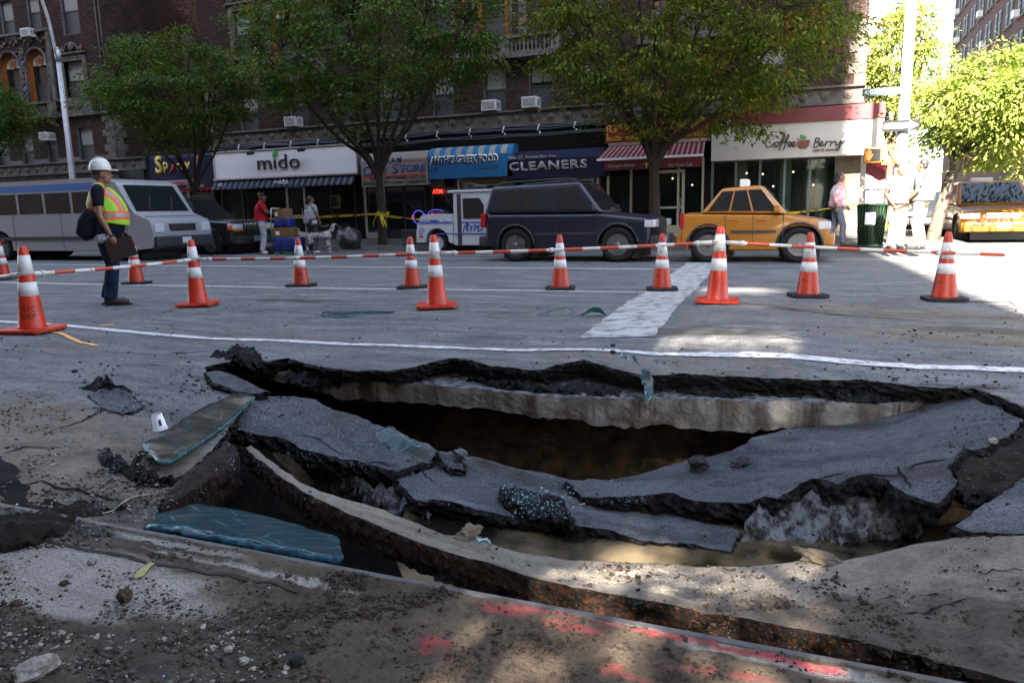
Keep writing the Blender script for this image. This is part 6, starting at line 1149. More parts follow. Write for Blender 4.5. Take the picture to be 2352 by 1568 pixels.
def car(name, label, cat, loc, rz, L, Wd, body, belt, roof, lower, cabin, pm, arches=(-.29, .30), wr=.36, clad=None, side_split=None, grille=None, lightz=.72, roofrack=False, taxi=False, group=None, plate=None, hoodz=None, bumper=TRIM, amber=False, panel_lines=True, rimspokes=5):
    """lower: outline of the lower body (x along the car in lengths, z); cabin: four corners of the glasshouse side (x in lengths, z)"""
    t = thing(name, label, cat, loc, rz, group); h = Wd/2; pts = []
    xs = [a*L for a in arches]; R = wr*1.17
    low = [(-L/2+.05, .34)]
    for cx in xs:
        a0 = math.asin(min(1, max(-1, (.24-wr)/R))); low.append((cx-R*math.cos(a0), .24)) 
        for k in range(1, 10): a = math.pi-a0-(math.pi-2*a0)*k/10; low.append((cx+R*math.cos(a), wr+R*math.sin(a)))
        low.append((cx+R*math.cos(a0), .24))
    low.append((L/2-.05, .34)); top = [(x*L, z) for x, z in lower]; m = hull(low+top, h); bo = m.build('body', pm, t, world=False, bevel=.085, segs=4, angle=28)
    m = MB(); [m.box((cx, 0, wr+.06), (R*1.85, Wd-.62, R*1.7)) for cx in xs]; m.box((0, 0, .42), (L*.9, Wd*.7, .3)); m.build('underbody', TRIM, t, world=False)
    (xa, za), (xb, zb), (xc, zc), (xd, zd) = [(x*L, z) for x, z in cabin]; hb, ht = h-.04, h*.80   # rear base, rear top, front top, front base
    def c8(): return [(xa, -hb, za), (xa, hb, za), (xb, -ht, zb), (xb, ht, zb), (xc, -ht, zc), (xc, ht, zc), (xd, -hb, zd), (xd, hb, zd)]
    v = c8(); m = MB(); m.add(v, [(0, 1, 3, 2), (2, 3, 5, 4), (4, 5, 7, 6), (0, 2, 4, 6), (1, 7, 5, 3), (0, 6, 7, 1)]); m.build('cabin', pm, t, world=False, bevel=.085, segs=4, angle=20)
    V8 = [Vector(q) for q in v]
    def pane(nm, q, u0, u1, w0, w1, off, mat=CARG, par=t):
        a, b, c, d = q; f = lambda u, w: a.lerp(b, u).lerp(d.lerp(c, u), w); n = (b-a).cross(d-a).normalized()*off; P = [f(u0, w0)+n, f(u1, w0)+n, f(u1, w1)+n, f(u0, w1)+n]; mm = MB(); mm.add([p-n*.7 for p in P]+P, [(4, 5, 6, 7), (0, 1, 5, 4), (1, 2, 6, 5), (2, 3, 7, 6), (3, 0, 4, 7)]); return mm.build(nm, mat, par, world=False, bevel=.008)
    for s in (0, 1):
        q = (V8[0], V8[6], V8[4], V8[2]) if s == 0 else (V8[7], V8[1], V8[3], V8[5]); sp = side_split or (.06, .34, .62, .93)
        sp = sp if s == 0 else [1-k for k in reversed(sp)]
        for i in range(len(sp)-1): pane('side_window', q, sp[i]+.012, sp[i+1]-.012, .1, .86, .006)
    pane('windscreen', (V8[6], V8[7], V8[5], V8[4]), .06, .94, .08, .92, .006); pane('rear_window', (V8[1], V8[0], V8[2], V8[3]), .08, .92, .12, .88, .006)
    for cx in xs:
        for s in (-1, 1): wheel(t, cx, s*(h-.12), wr, .23, s, rimspokes)
    zf = lower[-1][1] if False else lightz
    m = MB(); m.box((L/2-.02, 0, .42), (.22, Wd*.94, .24)); m.build('bumper', bumper, t, world=False, bevel=.05); m = MB(); m.box((-L/2+.02, 0, .44), (.22, Wd*.94, .24)); m.build('bumper', bumper, t, world=False, bevel=.05)
    for s in (-1, 1):
        m = MB(); m.box((L/2-.035, s*(h-.24), zf), (.1, .34, .15)); m.box((L/2-.10, s*(h-.04), zf), (.22, .1, .14)); hl = m.build('headlight', LAMPG, t, world=False, bevel=.02)
        if amber: m = MB(); m.box((L/2-.03, s*(h-.22), zf-.105), (.1, .38, .05)); m.box((L/2-.1, s*(h-.038), zf-.03), (.18, .1, .13)); m.build('indicator', AMB, hl, world=False, bevel=.01)
        m = MB(); m.box((-L/2+.04, s*(h-.1), zf+.12), (.1, .18, .3)); m.build('tail_light', TAILR, t, world=False, bevel=.015); m = MB(); mx = xd-.02*L; m.box((mx-.12, s*(h+.09), zd+.10), (.12, .18, .14)); m.build('mirror', pm, t, world=False, bevel=.03)
        if panel_lines:
            m = MB(); ds = (xa+.30*(xd-xa), xa+.62*(xd-xa), xa+.96*(xd-xa))
            for dx in ds: m.box((dx, s*(h+.0005), (belt+.3)/2+.02), (.012, .006, belt-.36))
            m.box((0, s*(h+.0005), .36), (ds[2]-ds[0]+.3, .005, .012)); m.build('door_seams', TRIM, t, world=False); m = MB(); [m.box((dx+.16, s*(h+.015), belt-.12), (.17, .03, .035)) for dx in ds[:2]]; m.build('door_handles', pm, t, world=False, bevel=.008, kind='stuff')
    if grille == 'slots':
        m = MB(); m.box((L/2-.012, 0, lightz+.01), (.03, Wd*.46, .26)); g = m.build('grille', TRIM, t, world=False)
        m = MB(); [m.tube([(L/2+.004, (k-3)*Wd*.061+.0-.5*Wd*.061, lightz-.10), (L/2+.01, (k-3)*Wd*.061-.5*Wd*.061, lightz+.02), (L/2-.01, (k-3)*Wd*.061-.5*Wd*.061, lightz+.13)], .013, 6) for k in range(8)]; m.build('grille_bar', CHROME, g, world=False)
    else:
        m = MB(); m.box((L/2-.012, 0, lightz), (.03, Wd*.42, .17)); g = m.build('grille', TRIM, t, world=False); m = MB(); [m.box((L/2+.006, 0, lightz-.06+k*.04), (.012, Wd*.42, .012)) for k in range(4)]; m.build('grille_bar', CHROME, g, world=False)
    m = MB(); m.box((L/2+.105, 0, .46), (.012, .31, .155)); pl = m.build('plate', PLATE, t, world=False); m = MB(); m.box((L/2+.112, 0, .51), (.004, .29, .035)); [m.box((L/2+.112, -.11+k*.037, .44), (.004, .024, .06)) for k in range(7)]; m.build('plate_print', M('plate_blue', (.03, .07, .25), .5), pl, world=False)
    m = MB(); [m.box(((xs[0]+xs[1])/2, s*(h+.006), .60), (xs[1]-xs[0]-2*R-.05, .02, .05)) for s in (-1, 1)]; m.build('rub_strip', TRIM, t, world=False, kind='stuff')
    m = MB()
    for cx in xs:
        for s in (-1, 1): m.tube([(cx+(R+.012)*math.cos(a), s*(h-.012), wr+(R+.012)*math.sin(a)) for a in [math.pi*k/14 for k in range(15)]], .026, 6)
    m.build('arch_trim', TRIM, t, world=False, kind='stuff')
    if clad: m = MB(); [m.box(((xs[0]+xs[1])/2, s*(h+.008), .42), (xs[1]-xs[0]-2*R, .03, .18)) for s in (-1, 1)]; m.build('side_cladding', clad, t, world=False, bevel=.01)
    if roofrack: m = MB(); [m.tube(smoothpath([(xb+.15, s*(ht-.08), zb+.0), (xb+.3, s*(ht-.08), zb+.07), (xc-.3, s*(ht-.08), zc+.07), (xc-.1, s*(ht-.08), zc)], 4), .018, 6) for s in (-1, 1)]; m.build('roof_rail', TRIM, t, world=False)
    if taxi:
        m = MB(); m.box(((xb+xc)/2, 0, zb+.09), (.16, .55, .17)); rs = m.build('roof_sign', WHITE, t, world=False, bevel=.03)
    return t
SUVL = [(.5, .45), (.5, .80), (.485, .92), (.20, 1.03), (-.49, 1.06), (-.5, .8), (-.5, .45)]; SUVC = [(-.485, 1.04), (-.44, 1.66), (.05, 1.70), (.20, 1.02)]
NAVYP = paint('navy_car_paint', (.004, .006, .017), .25); BLKP = paint('black_car_paint', (.008, .009, .011)); YELP = paint('taxi_yellow_paint', (.32, .12, .003), .4); SILP = paint('silver_van_paint', (.30, .31, .335), .3, .35, .3); WHP = paint('white_paint', (.62, .63, .63), .4, .4)
car('parked_suv', 'black boxy off-road car with a chrome slotted grille parked at the far kerb', 'car', (-17.95, 18.12, 0), 0, 4.55, 1.8, None, 1.04, 1.7, [(.5, .45), (.5, .9), (.47, 1.0), (.17, 1.07), (-.49, 1.08), (-.5, .8), (-.5, .45)], [(-.48, 1.06), (-.44, 1.68), (.02, 1.71), (.175, 1.05)], BLKP, clad=TRIM, grille='slots', lightz=.82, roofrack=True, amber=True, rimspokes=5)
y0 = 15.0; xa = W(1105, 560, y0).x; xb = W(1520, 560, y0).x; Ln = xb-xa-.15
car('dark_blue_suv', 'dark blue estate car waiting in the far lane beside the police scooter', 'car', (xa+Ln/2, y0+.95, 0), 0, Ln, 1.88, None, 1.04, 1.7, SUVL, [(-.485, 1.04), (-.45, 1.63), (.08, 1.67), (.22, 1.02)], NAVYP, lightz=.78, roofrack=True)
xa2 = xb+.35; xb2 = W(1905, 560, y0).x
car('yellow_taxi', 'yellow taxi standing in the far lane in front of the coffee shop', 'taxi', (xa2+(xb2-xa2)/2, y0+.95, 0), 0, xb2-xa2, 1.85, None, .95, 1.5, [(.5, .45), (.5, .70), (.475, .80), (.22, .93), (-.30, .97), (-.48, .98), (-.5, .85), (-.5, .45)], [(-.36, .96), (-.22, 1.44), (.05, 1.48), (.225, .92)], YELP, arches=(-.3, .31), wr=.34, lightz=.70, taxi=True, bumper=YELP)
# long silver van on the left
yv = 14.6; xr_ = W(352, 520, yv).x; Lv = 7.4; hv = zfor(xr_-.5, yv, 404)
t = thing('silver_van', 'long silver passenger van with a blue roof edge behind the worker', 'van', (xr_-Lv/2, yv+1.0, 0)); Wv = 2.05; h = Wv/2; wr = .38
pr = [(-Lv/2, .35)]
for cx in (-Lv*.30, Lv*.33): pr += [(cx-.47, .28)]+[(cx+.47*math.cos(a), .38+.47*math.sin(a)) for a in [math.pi*(1-k/9) for k in range(1, 9)]]+[(cx+.47, .28)]
pr += [(Lv/2-.05, .35), (Lv/2, .75), (Lv/2-.08, 1.05), (Lv/2-.62, 1.25), (Lv/2-1.15, hv-.16), (Lv/2-1.5, hv-.04), (Lv/2-2.1, hv), (-Lv/2+.15, hv), (-Lv/2, hv-.2)]
m = MB(); m.prism(pr, -h, h, 'Y'); m.build('body', SILP, t, world=False, bevel=.09, segs=3, angle=25); m = MB(); [m.box((cx, 0, .44), (.9, Wv-.66, .8)) for cx in (-Lv*.30, Lv*.33)]; m.box((0, 0, .42), (Lv*.92, Wv*.8, .3)); m.build('underbody', TRIM, t, world=False)
for s in (-1, 1):
    m = MB(); m.bx((-Lv/2+.1, s*(h+.002)-.004, hv-.30), (Lv/2-1.75, s*(h+.002)+.004, hv-.12)); m.build('blue_stripe', M('van_blue', (.03, .12, .36), .4), t, world=False)
    for k in range(5): m = MB(); a = -Lv/2+.25+k*1.08; m.bx((a, s*(h+.004)-.006, 1.30), (a+.98, s*(h+.004)+.006, 1.86)); m.build('side_window', CARG, t, world=False, bevel=.005)
    m = MB(); m.prism([(Lv/2-1.95, 1.3), (Lv/2-.85, 1.3), (Lv/2-1.28, 1.88), (Lv/2-1.95, 1.88)], s*(h+.004)-.006, s*(h+.004)+.006); m.build('side_window', CARG, t, world=False)
    m = MB(); [m.box((x, s*(h+.001), .95), (.012, .006, 1.3)) for x in (-1.6, .35, Lv/2-2.0, Lv/2-.9)]; m.box((-.5, s*(h+.012), .62), (Lv*.55, .03, .1)); m.build('door_seams', TRIM, t, world=False)
    for cx in (-Lv*.30, Lv*.33): wheel(t, cx, s*(h-.13), wr, .25, s, 6)
    m = MB(); m.box((Lv/2-.06, s*(h-.22), .86), (.16, .3, .24)); m.build('headlight', LAMPG, t, world=False, bevel=.03); m = MB(); m.box((Lv/2-.9, s*(h+.16), 1.4), (.1, .22, .3)); m.build('mirror', TRIM, t, world=False, bevel=.03)
m = MB(); sl_ = Vector((Lv/2-.62, 0, 1.25)); s2 = Vector((Lv/2-1.15, 0, hv-.16)); nn = Vector((hv-.16-1.25, 0, .53)).normalized()*.012
q = [sl_.lerp(s2, .06)+nn, sl_.lerp(s2, .94)+nn]; m.add([(q[0].x, -h*.88, q[0].z), (q[0].x, h*.88, q[0].z), (q[1].x, h*.82, q[1].z), (q[1].x, -h*.82, q[1].z)], [(0, 1, 2, 3)]); m.build('windscreen', CARG, t, world=False); m = MB(); m.box((Lv/2-.02, 0, .5), (.22, Wv*.97, .28)); m.build('bumper', TRIM, t, world=False, bevel=.05); m = MB(); m.box((Lv/2-.03, 0, .86), (.06, .9, .2)); g = m.build('grille', TRIM, t, world=False); m = MB(); [m.box((Lv/2+.002, 0, .79+k*.045), (.015, .88, .012)) for k in range(4)]; m.build('grille_bar', CHROME, g, world=False)
m = MB(); m.box((Lv/2+.095, 0, .52), (.012, .31, .155)); m.build('plate', PLATE, t, world=False); m = MB()
for y in (-.5, .25): b_ = sl_.lerp(s2, .03)+nn*2; e_ = sl_.lerp(s2, .55)+nn*2; m.tube([(b_.x, y, b_.z), (e_.x, y+.3, e_.z)], .012, 5)
m.build('wiper', BLACKM, t, world=False, kind='stuff'); m = MB(); m.box((Lv/2-.33, 0, 1.165), (.012, Wv*.9, .012), R=Matrix.Rotation(.36, 3, 'Y')); m.build('bonnet_seam', TRIM, t, world=False)
# ------------------------------------------------------------------ three-wheeled police scooter
YS = 18.0; wd_ = 1.25
def sx(px): return W(px, 530, YS).x
def szz(py, px=1040): return W(px, py, YS).z
x0s, x1s, x2s = sx(956), sx(1040), sx(1172); t = thing('police_scooter', 'white three-wheeled police traffic scooter with blue lettering', 'police scooter', ((x0s+x2s)/2, YS+wd_/2, 0)); PWHITE = paint('police_white', (.38, .40, .42), .4, .4); PBLUE = M('police_blue', (.03, .07, .32), .45)
ztop = szz(491); zmid = szz(515); zbt = szz(560, 965); wx = sx(1003); r_ = .24
pr = [(x0s, .30), (wx-.36, .30)]+[(wx+.36*math.cos(a), r_+.08+.36*math.sin(a)) for a in [math.pi*(1-k/9) for k in range(0, 10)]]+[(wx+.36, .3), (x1s, .26), (x1s, zmid), (x0s+.04, zmid), (x0s, zmid-.25)]
m = MB(); m.prism(pr, YS, YS+wd_, 'Y'); m.build('rear_body', PWHITE, t, bevel=.05, segs=3, angle=25); m = MB(); m.prism([(x0s+.06, zmid+.012), (x1s-.01, zmid+.012), (x1s-.01, ztop-.06), (x1s-.1, ztop), (x0s+.22, ztop), (x0s+.1, ztop-.1)], YS+.03, YS+wd_-.03, 'Y'); m.build('cargo_lid', PWHITE, t, bevel=.035, segs=3, angle=25); m = MB(); m.bx((x0s+.4, YS+.2, ztop+.005), (x0s+.75, YS+.5, ztop+.06)); m.build('lid_handle', TRIM, t, bevel=.02)
zr = szz(442, 1075); zc0 = szz(452); zg0, zg1 = szz(502, 1085), szz(455, 1085)
cab = [(x1s+.02, .22), (x2s-.15, .22), (x2s, .55), (x2s-.05, .95), (x2s-.32, zr-.06), (x2s-.5, zr), (x1s+.04, zr)]
m = MB(); m.prism(cab, YS+.02, YS+wd_-.02, 'Y'); m.build('cab', PWHITE, t, bevel=.05, segs=3, angle=25); m = MB(); m.bx((x1s-.12, YS-.02, zr), (x2s-.3, YS+wd_+.02, zr+.07)); m.build('roof', PWHITE, t, bevel=.03)
m = MB(); m.bx((sx(1055), YS+.3, zr+.07), (sx(1085), YS+.9, zr+.15)); m.tube([(sx(1063), YS+.3, zr+.2), (sx(1063), YS+.9, zr+.2)], .07, 8); m.tube([(sx(1078), YS+.3, zr+.18), (sx(1100), YS+.6, zr+.16)], .05, 8); m.build('light_bar', TRIM, t, bevel=.01)
xg0, xg1 = sx(1061), sx(1112); m = MB(); m.prism([(xg0+.05, zg0), (xg1, zg0), (xg1, zg0+.35), (xg1-.12, zg1), (xg0+.05, zg1)], YS+.006, YS+.018); m.build('door_window', CARG, t, bevel=.004); m = MB(); m.bx((sx(1051), YS+.01, .2), (sx(1060), YS+.016, zr-.04)); m.bx((xg1+.10, YS+.008, .25), (xg1+.115, YS+.017, zr-.3)); m.build('door_gap', TRIM, t)
m = MB(); m.bx((x1s+.26, YS+.010, szz(513)), (x2s-.12, YS+.0165, szz(510))); m.bx((x1s-.45, YS-.004, szz(538)), (x2s-.1, YS+.0165, szz(535.5))); m.bx((x0s+.1, YS+.022, szz(513, 1000)), (x1s-.02, YS+.034, szz(505, 1000))); m.build('blue_stripe', PBLUE, t)
tx('NYPD', 1063, 1110, 531, 15, PBLUE, t, Y=YS+.014, bold=.03, shear=.3, depth=.004); tx('TRAFFIC', 1005, 1042, 510.5, 5.5, WHITE, t, Y=YS+.02, bold=.01, shear=.2, depth=.004); tx('TAL. 675 8176', 965, 988, 510.5, 4, WHITE, t, Y=YS+.02, depth=.004); tx('Courtesy', 963, 974, 523+4, 4, PBLUE, t, Y=YS, depth=.004); tx('Professionalism', 963, 976, 533, 3.5, PBLUE, t, Y=YS, depth=.004); tx('Respect', 963, 971, 539, 4, PBLUE, t, Y=YS, depth=.004)
m = MB(); m.bx((sx(1108), YS-.05, szz(516)), (sx(1119), YS+.03, szz(510))); m.bx((sx(1107), YS-.03, szz(563)), (sx(1117), YS+.03, szz(559))); m.bx((sx(1071), YS-.01, szz(521)), (sx(1076), YS+.03, szz(513))); m.build('hinges', TRIM, t, kind='stuff'); m = MB(); m.ball((sx(967.5), YS-.0, szz(543, 967)), (.07, .02, .03), 8); m.build('side_marker', TAILR, t)
def wheel_w(t, x, y, r, w, side):
    lx, ly = x-t.location.x, y-t.location.y; wheel(t, lx, ly, r, w, side, 8, PWHITE)
wheel_w(t, wx, YS+.13, r_+.04, .2, -1); wheel_w(t, wx, YS+wd_-.13, r_+.04, .2, 1); wheel_w(t, x2s-.35, YS+wd_/2, r_+.04, .2, -1); m = MB(); m.box((wx, YS+wd_/2, .36), (.66, wd_-.6, .6)); m.build('wheel_well', TRIM, t)
# vehicles in the sun on the cross street
car('yellow_taxi', 'sun-bleached yellow taxi facing out of the cross street', 'taxi', (4.55, 24.6, 0), -math.pi/2, 4.7, 1.85, None, 1.0, 1.62, [(.5, .45), (.5, .72), (.48, .84), (.24, .98), (-.47, 1.04), (-.5, .8), (-.5, .45)], [(-.47, 1.02), (-.40, 1.56), (.07, 1.62), (.25, .97)], YELP, arches=(-.3, .31), wr=.34, lightz=.70, taxi=True, bumper=YELP)
car('white_van', 'white van in bright sun at the right edge of the picture', 'van', (6.7, 24.0, 0), -math.pi/2, 5.2, 2.0, None, 1.15, 2.1, [(.5, .45), (.5, .85), (.46, 1.05), (.36, 1.15), (-.5, 1.15), (-.5, .45)], [(-.495, 1.12), (-.48, 2.05), (.22, 2.1), (.37, 1.12)], WHP, lightz=.8)
car('black_car', 'black car half hidden behind the two men on the corner', 'car', (3.75, 31.5, 0), -math.pi/2, 4.6, 1.8, None, .95, 1.45, [(.5, .45), (.5, .7), (.47, .8), (.24, .92), (-.42, .96), (-.5, .9), (-.5, .45)], [(-.38, .94), (-.24, 1.42), (.05, 1.45), (.24, .91)], BLKP, wr=.33, lightz=.68)
# ================================================================== people and the dog
def fuse(mb, name, mats, parent, voxel=.014, smooth=2, pick=None, it=.5):
    """one continuous skin grown over overlapping limbs"""
    me = bpy.data.meshes.new('t'); me.from_pydata([tuple(v) for v in mb.v], [], mb.f); o = bpy.data.objects.new('t', me); COL.objects.link(o)
    md = o.modifiers.new('r', 'REMESH'); md.mode = 'VOXEL'; md.voxel_size = voxel
    if smooth: ms = o.modifiers.new('s', 'SMOOTH'); ms.iterations = smooth; ms.factor = it
    dg = bpy.context.evaluated_depsgraph_get(); dg.update(); m2 = bpy.data.meshes.new_from_object(o.evaluated_get(dg)); bpy.data.objects.remove(o)
    m2.name = name; m2.materials.clear()
    for m in (mats if isinstance(mats, (list, tuple)) else [mats]): m2.materials.append(m)
    idx = [0]*len(m2.polygons)
    if pick: idx = [pick(p.center, p.normal) for p in m2.polygons]
    m2.polygons.foreach_set('material_index', idx); m2.polygons.foreach_set('use_smooth', [True]*len(m2.polygons)); m2.update()
    o = bpy.data.objects.new(name, m2); COL.objects.link(o); o.parent = parent; return o
def hand(mb, w, d, up, s=1.0, curl=.6, side=1):
    """palm, four unequal curled fingers and a thumb, from the wrist w along d; up is the back of the hand"""
    d = d.normalized(); up = (up-d*up.dot(d)).normalized(); sd = d.cross(up)*side; pc = w+d*.05*s
    mb.tube([w-d*.01, w+d*.03*s, w+d*.085*s], [.026*s, .034*s, .034*s], 8, flat=.55) if False else mb.ball(pc, (.045*s, .03*s, .045*s), 8); mb.ball(w+d*.075*s, (.036*s, .024*s, .036*s), 8)
    for k, (off, l) in enumerate(((-.030, .068), (-.010, .078), (.010, .073), (.030, .056))):
        a = w+d*.085*s+sd*off*s; b = a+(d*math.cos(curl*.5)-up*math.sin(curl*.5))*l*.45*s; c = b+(d*math.cos(curl*1.4)-up*math.sin(curl*1.4))*l*.35*s; e = c+(d*math.cos(curl*2.1)-up*math.sin(curl*2.1))*l*.3*s; mb.tube([a-d*.02, a, b, c, e], [.011*s, .0105*s, .010*s, .009*s, .007*s], 6)
    a = w+d*.03*s-sd*.034*s; mb.tube([a, a+(d*.7-sd*.6-up*.3)*.035*s, a+(d*.95-sd*.4-up*.6)*.065*s], [.014*s, .012*s, .009*s], 6)
SKIN_A = M('skin_tan', (.20, .09, .05), .5, var=.15, vscale=14); SKIN_B = M('skin_brown', (.10, .045, .028), .5); HAIRB = M('dark_hair', (.012, .010, .010), .6); HAIRG = M('greying_hair', (.08, .075, .07), .7)
DEF = dict(pel=(0, 0, .95), wai=(0, 0, 1.10), che=(.01, 0, 1.30), nec=(.005, 0, 1.50), hed=(.03, 0, 1.635), shL=(0, .19, 1.43), shR=(0, -.19, 1.43), elL=(-.03, .24, 1.15), elR=(-.03, -.24, 1.15), wrL=(.06, .23, .90), wrR=(.06, -.23, .90), hiL=(0, .095, .92), hiR=(0, -.095, .92), knL=(.02, .10, .50), knR=(.02, -.10, .50), anL=(-.03, .11, .09), anR=(-.03, -.11, .09), toL=(.15, .13, .04), toR=(.15, -.13, .04))
def person(label, loc, rz, H, pose, skin, shirt, trousers, shoe, sleeves=.55, belly=.13, chest=.135, voxel=.017, legw=1.0, hair=HAIRB, hairshape='short', hat=None, look=0.0, curl=.6, group=None, hem=.0, fit=1.0):
    t = thing('person', label, 'person', loc, rz, group); s = H/1.78; J = {k: Vector(v)*s for k, v in {**DEF, **pose}.items()}
    b = MB()   # ---- body
    b.tube([J['pel'], J['wai'], J['che'], J['che']*.35+J['nec']*.65], [.13*s, belly*s*.9, chest*s*.92, .09*s], 12, flat=1.1); b.tube([J['che']*.3+J['nec']*.7, J['nec'], J['nec']*.4+J['hed']*.6], [.075*s, .058*s, .058*s], 10)
    h = J['hed']; R = Matrix.Rotation(look, 3, 'Z'); P = lambda x, y, z: h+R @ Vector((x*s, y*s, z*s))
    b.ball(P(-.012, 0, .035), (.098*s, .077*s, .095*s), 16, R=R); b.ball(P(.025, 0, -.035), (.070*s, .062*s, .085*s), 14, R=R); b.ball(P(.062, 0, -.088), (.030*s, .034*s, .026*s), 10, R=R); b.tube([P(.085, 0, .03), P(.112, 0, -.012), P(.094, 0, -.028)], [.011*s, .017*s, .015*s], 8)
    b.ball(P(.088, 0, -.055), (.016*s, .026*s, .010*s), 8, R=R); b.ball(P(.080, 0, .048), (.018*s, .055*s, .012*s), 8, R=R)
    for q in (-1, 1): b.ball(P(-.008, q*.080, -.005), (.022*s, .011*s, .034*s), 8, R=R); b.ball(P(.05, q*.035, -.025), (.03*s, .024*s, .026*s), 8, R=R)
    for q in 'LR':
        sh, el, wr = J['sh'+q], J['el'+q], J['wr'+q]; b.tube([J['nec']*.35+sh*.65, sh, sh*.5+el*.5, el, el*.65+wr*.35, wr], [.06*s, .056*s, .046*s, .040*s, .040*s, .027*s], 10)
        d = (wr-el).normalized(); hand(b, wr+d*.01, d, Vector((0, 1 if q == 'L' else -1, .15)), s*1.02, curl, 1 if q == 'L' else -1)
        hi, kn, an, to = J['hi'+q], J['kn'+q], J['an'+q], J['to'+q]; b.tube([J['pel']*.4+hi*.6, hi, hi*.5+kn*.5, kn, kn*.6+an*.4, an], [.09*s, .085*s, .07*s, .053*s, .052*s, .036*s], 10); b.tube([an, an*.5+to*.5, to], [.036*s, .036*s, .03*s], 8)
    fuse(b, 'body', skin, t, voxel*.72, 2)
    e = MB()
    for q in (-1, 1): e.ball(P(.080, q*.030, .015), (.008*s, .013*s, .007*s), 8, m=0, R=R); e.ball(P(.087, q*.030, .015), (.003*s, .006*s, .006*s), 6, m=1, R=R)
    e.build('eyes', [M('eye_white', (.5, .48, .45), .3), HAIRB], t, world=False)
    c = MB()   # ---- shirt
    c.tube([J['pel']+Vector((0, 0, hem*s)), J['wai'], J['wai']*.5+J['che']*.5, J['che'], J['nec']*.6+J['che']*.4, J['nec']*.85+J['che']*.15], [(.155+belly*.2)*s*fit, (belly+.035)*s*fit, (belly*.5+chest*.5+.03)*s*fit, (chest+.025)*s*fit, .115*s, .075*s], 14, flat=1.12)
    for q in 'LR':
        sh, el, wr = J['sh'+q], J['el'+q], J['wr'+q]; c.tube([J['nec']*.45+sh*.55, sh, sh.lerp(el, .5 if sleeves <= 1 else .5), sh.lerp(el, min(1, sleeves))]+([el.lerp(wr, sleeves-1)] if sleeves > 1 else []), [.075*s, .078*s, .068*s, .062*s]+([.045*s] if sleeves > 1 else []), 10)
    shp = fuse(c, 'shirt', shirt if isinstance(shirt, (list, tuple)) else [shirt], t, voxel, 2)
    c = MB(); c.tube([J['wai']*.6+J['pel']*.4+Vector((0, 0, -.0)), J['pel']+Vector((0, 0, -.02)), J['pel']*.8+(J['hiL']+J['hiR'])*.1-Vector((0, 0, .06*s))], [(.12+belly*.22)*s, .150*s, .125*s], 12, flat=1.1)
    for q in 'LR':
        hi, kn, an = J['hi'+q], J['kn'+q], J['an'+q]; dd = Vector((.012*s, 0, 0)); c.tube([hi+Vector((0, 0, .03*s)), hi.lerp(kn, .35), kn+dd, kn.lerp(an, .5), an+Vector((0, 0, .07*s)), an+Vector((-.01*s, 0, .0))], [.098*s*legw, .092*s*legw, .074*s*legw, .073*s*legw, .070*s*legw, .074*s*legw], 12)
    tr = fuse(c, 'trousers', trousers, t, voxel, 2)
    tex = bpy.data.textures.new('folds', 'CLOUDS'); tex.noise_scale = .11; tex.noise_depth = 3
    for o in (tr, shp):
        bm = bmesh.new(); bm.from_mesh(o.data)
        for v in bm.verts: k = fbm(v.co.x*1.2, v.co.y*1.2, v.co.z*.55, 11, 3); v.co += v.normal*(.008 if o is tr else .006)*k*1.6
        bm.to_mesh(o.data); bm.free()
    for q in 'LR':
        an, to = J['an'+q], J['to'+q]; d = (to-an); d.z = 0; d.normalize(); c = MB(); z = .05*s; bs = Vector((an.x, an.y, 0)); c.tube([bs-d*.055*s+Vector((0, 0, z)), bs+d*.02*s+Vector((0, 0, z*1.15)), bs+d*.10*s+Vector((0, 0, z*.95)), bs+d*.19*s+Vector((0, 0, z*.75))], [.042*s, .05*s, .05*s, .036*s], 12); c.tube([an+Vector((0, 0, .03*s)), bs+Vector((0, 0, z))], [.05*s, .052*s], 10)
        sh_ = fuse(c, 'shoe', shoe, t, .011, 2); k = MB(); n_ = d.cross(Vector((0, 0, 1))); k.prism([(p.x, p.y) for p in (bs-d*.09*s+n_*.03, bs-d*.09*s-n_*.03, bs+d*.1*s-n_*.052, bs+d*.2*s-n_*.035, bs+d*.225*s, bs+d*.2*s+n_*.035, bs+d*.1*s+n_*.052)], .0, .022*s, 'Z'); k.build('sole', M('dark_sole', (.02, .018, .016), .7), sh_, world=False, bevel=.004)
    if hair:
        c = MB()
        if hairshape == 'short': c.ball(P(-.028, 0, .048), (.096*s, .084*s, .092*s), 14, R=R); c.ball(P(-.062, 0, -.01), (.055*s, .072*s, .06*s), 12, R=R)
        if hairshape == 'bun': c.ball(P(-.03, 0, .045), (.094*s, .084*s, .09*s), 14, R=R); c.ball(P(-.075, 0, .10), (.06*s, .06*s, .055*s), 10, R=R); c.ball(P(-.07, 0, -.01), (.05*s, .07*s, .06*s), 10, R=R)
        if hairshape == 'long': c.ball(P(-.03, 0, .04), (.1*s, .088*s, .095*s), 14, R=R); c.tube([P(-.06, 0, .02), P(-.085, 0, -.09), P(-.08, 0, -.2)], [.075*s, .07*s, .04*s], 10)
        fuse(c, 'hair', hair, t, .012, 1)
    if hat == 'cap':
        c = MB(); c.ball(P(-.012, 0, .065), (.102*s, .088*s, .075*s), 14, R=R); fuse(c, 'cap', M('black_cap', (.015, .015, .017), .7), t, .012, 1); c = MB(); c.prism([(p.x, p.y) for p in (P(.05, .07, 0), P(.05, -.07, 0), P(.15, -.055, 0), P(.172, 0, 0), P(.15, .055, 0))], P(0, 0, .052).z, P(0, 0, .062).z, 'Z'); c.build('cap_peak', MATS['black_cap'], t, world=False, bevel=.004)
    return t, J, s, P
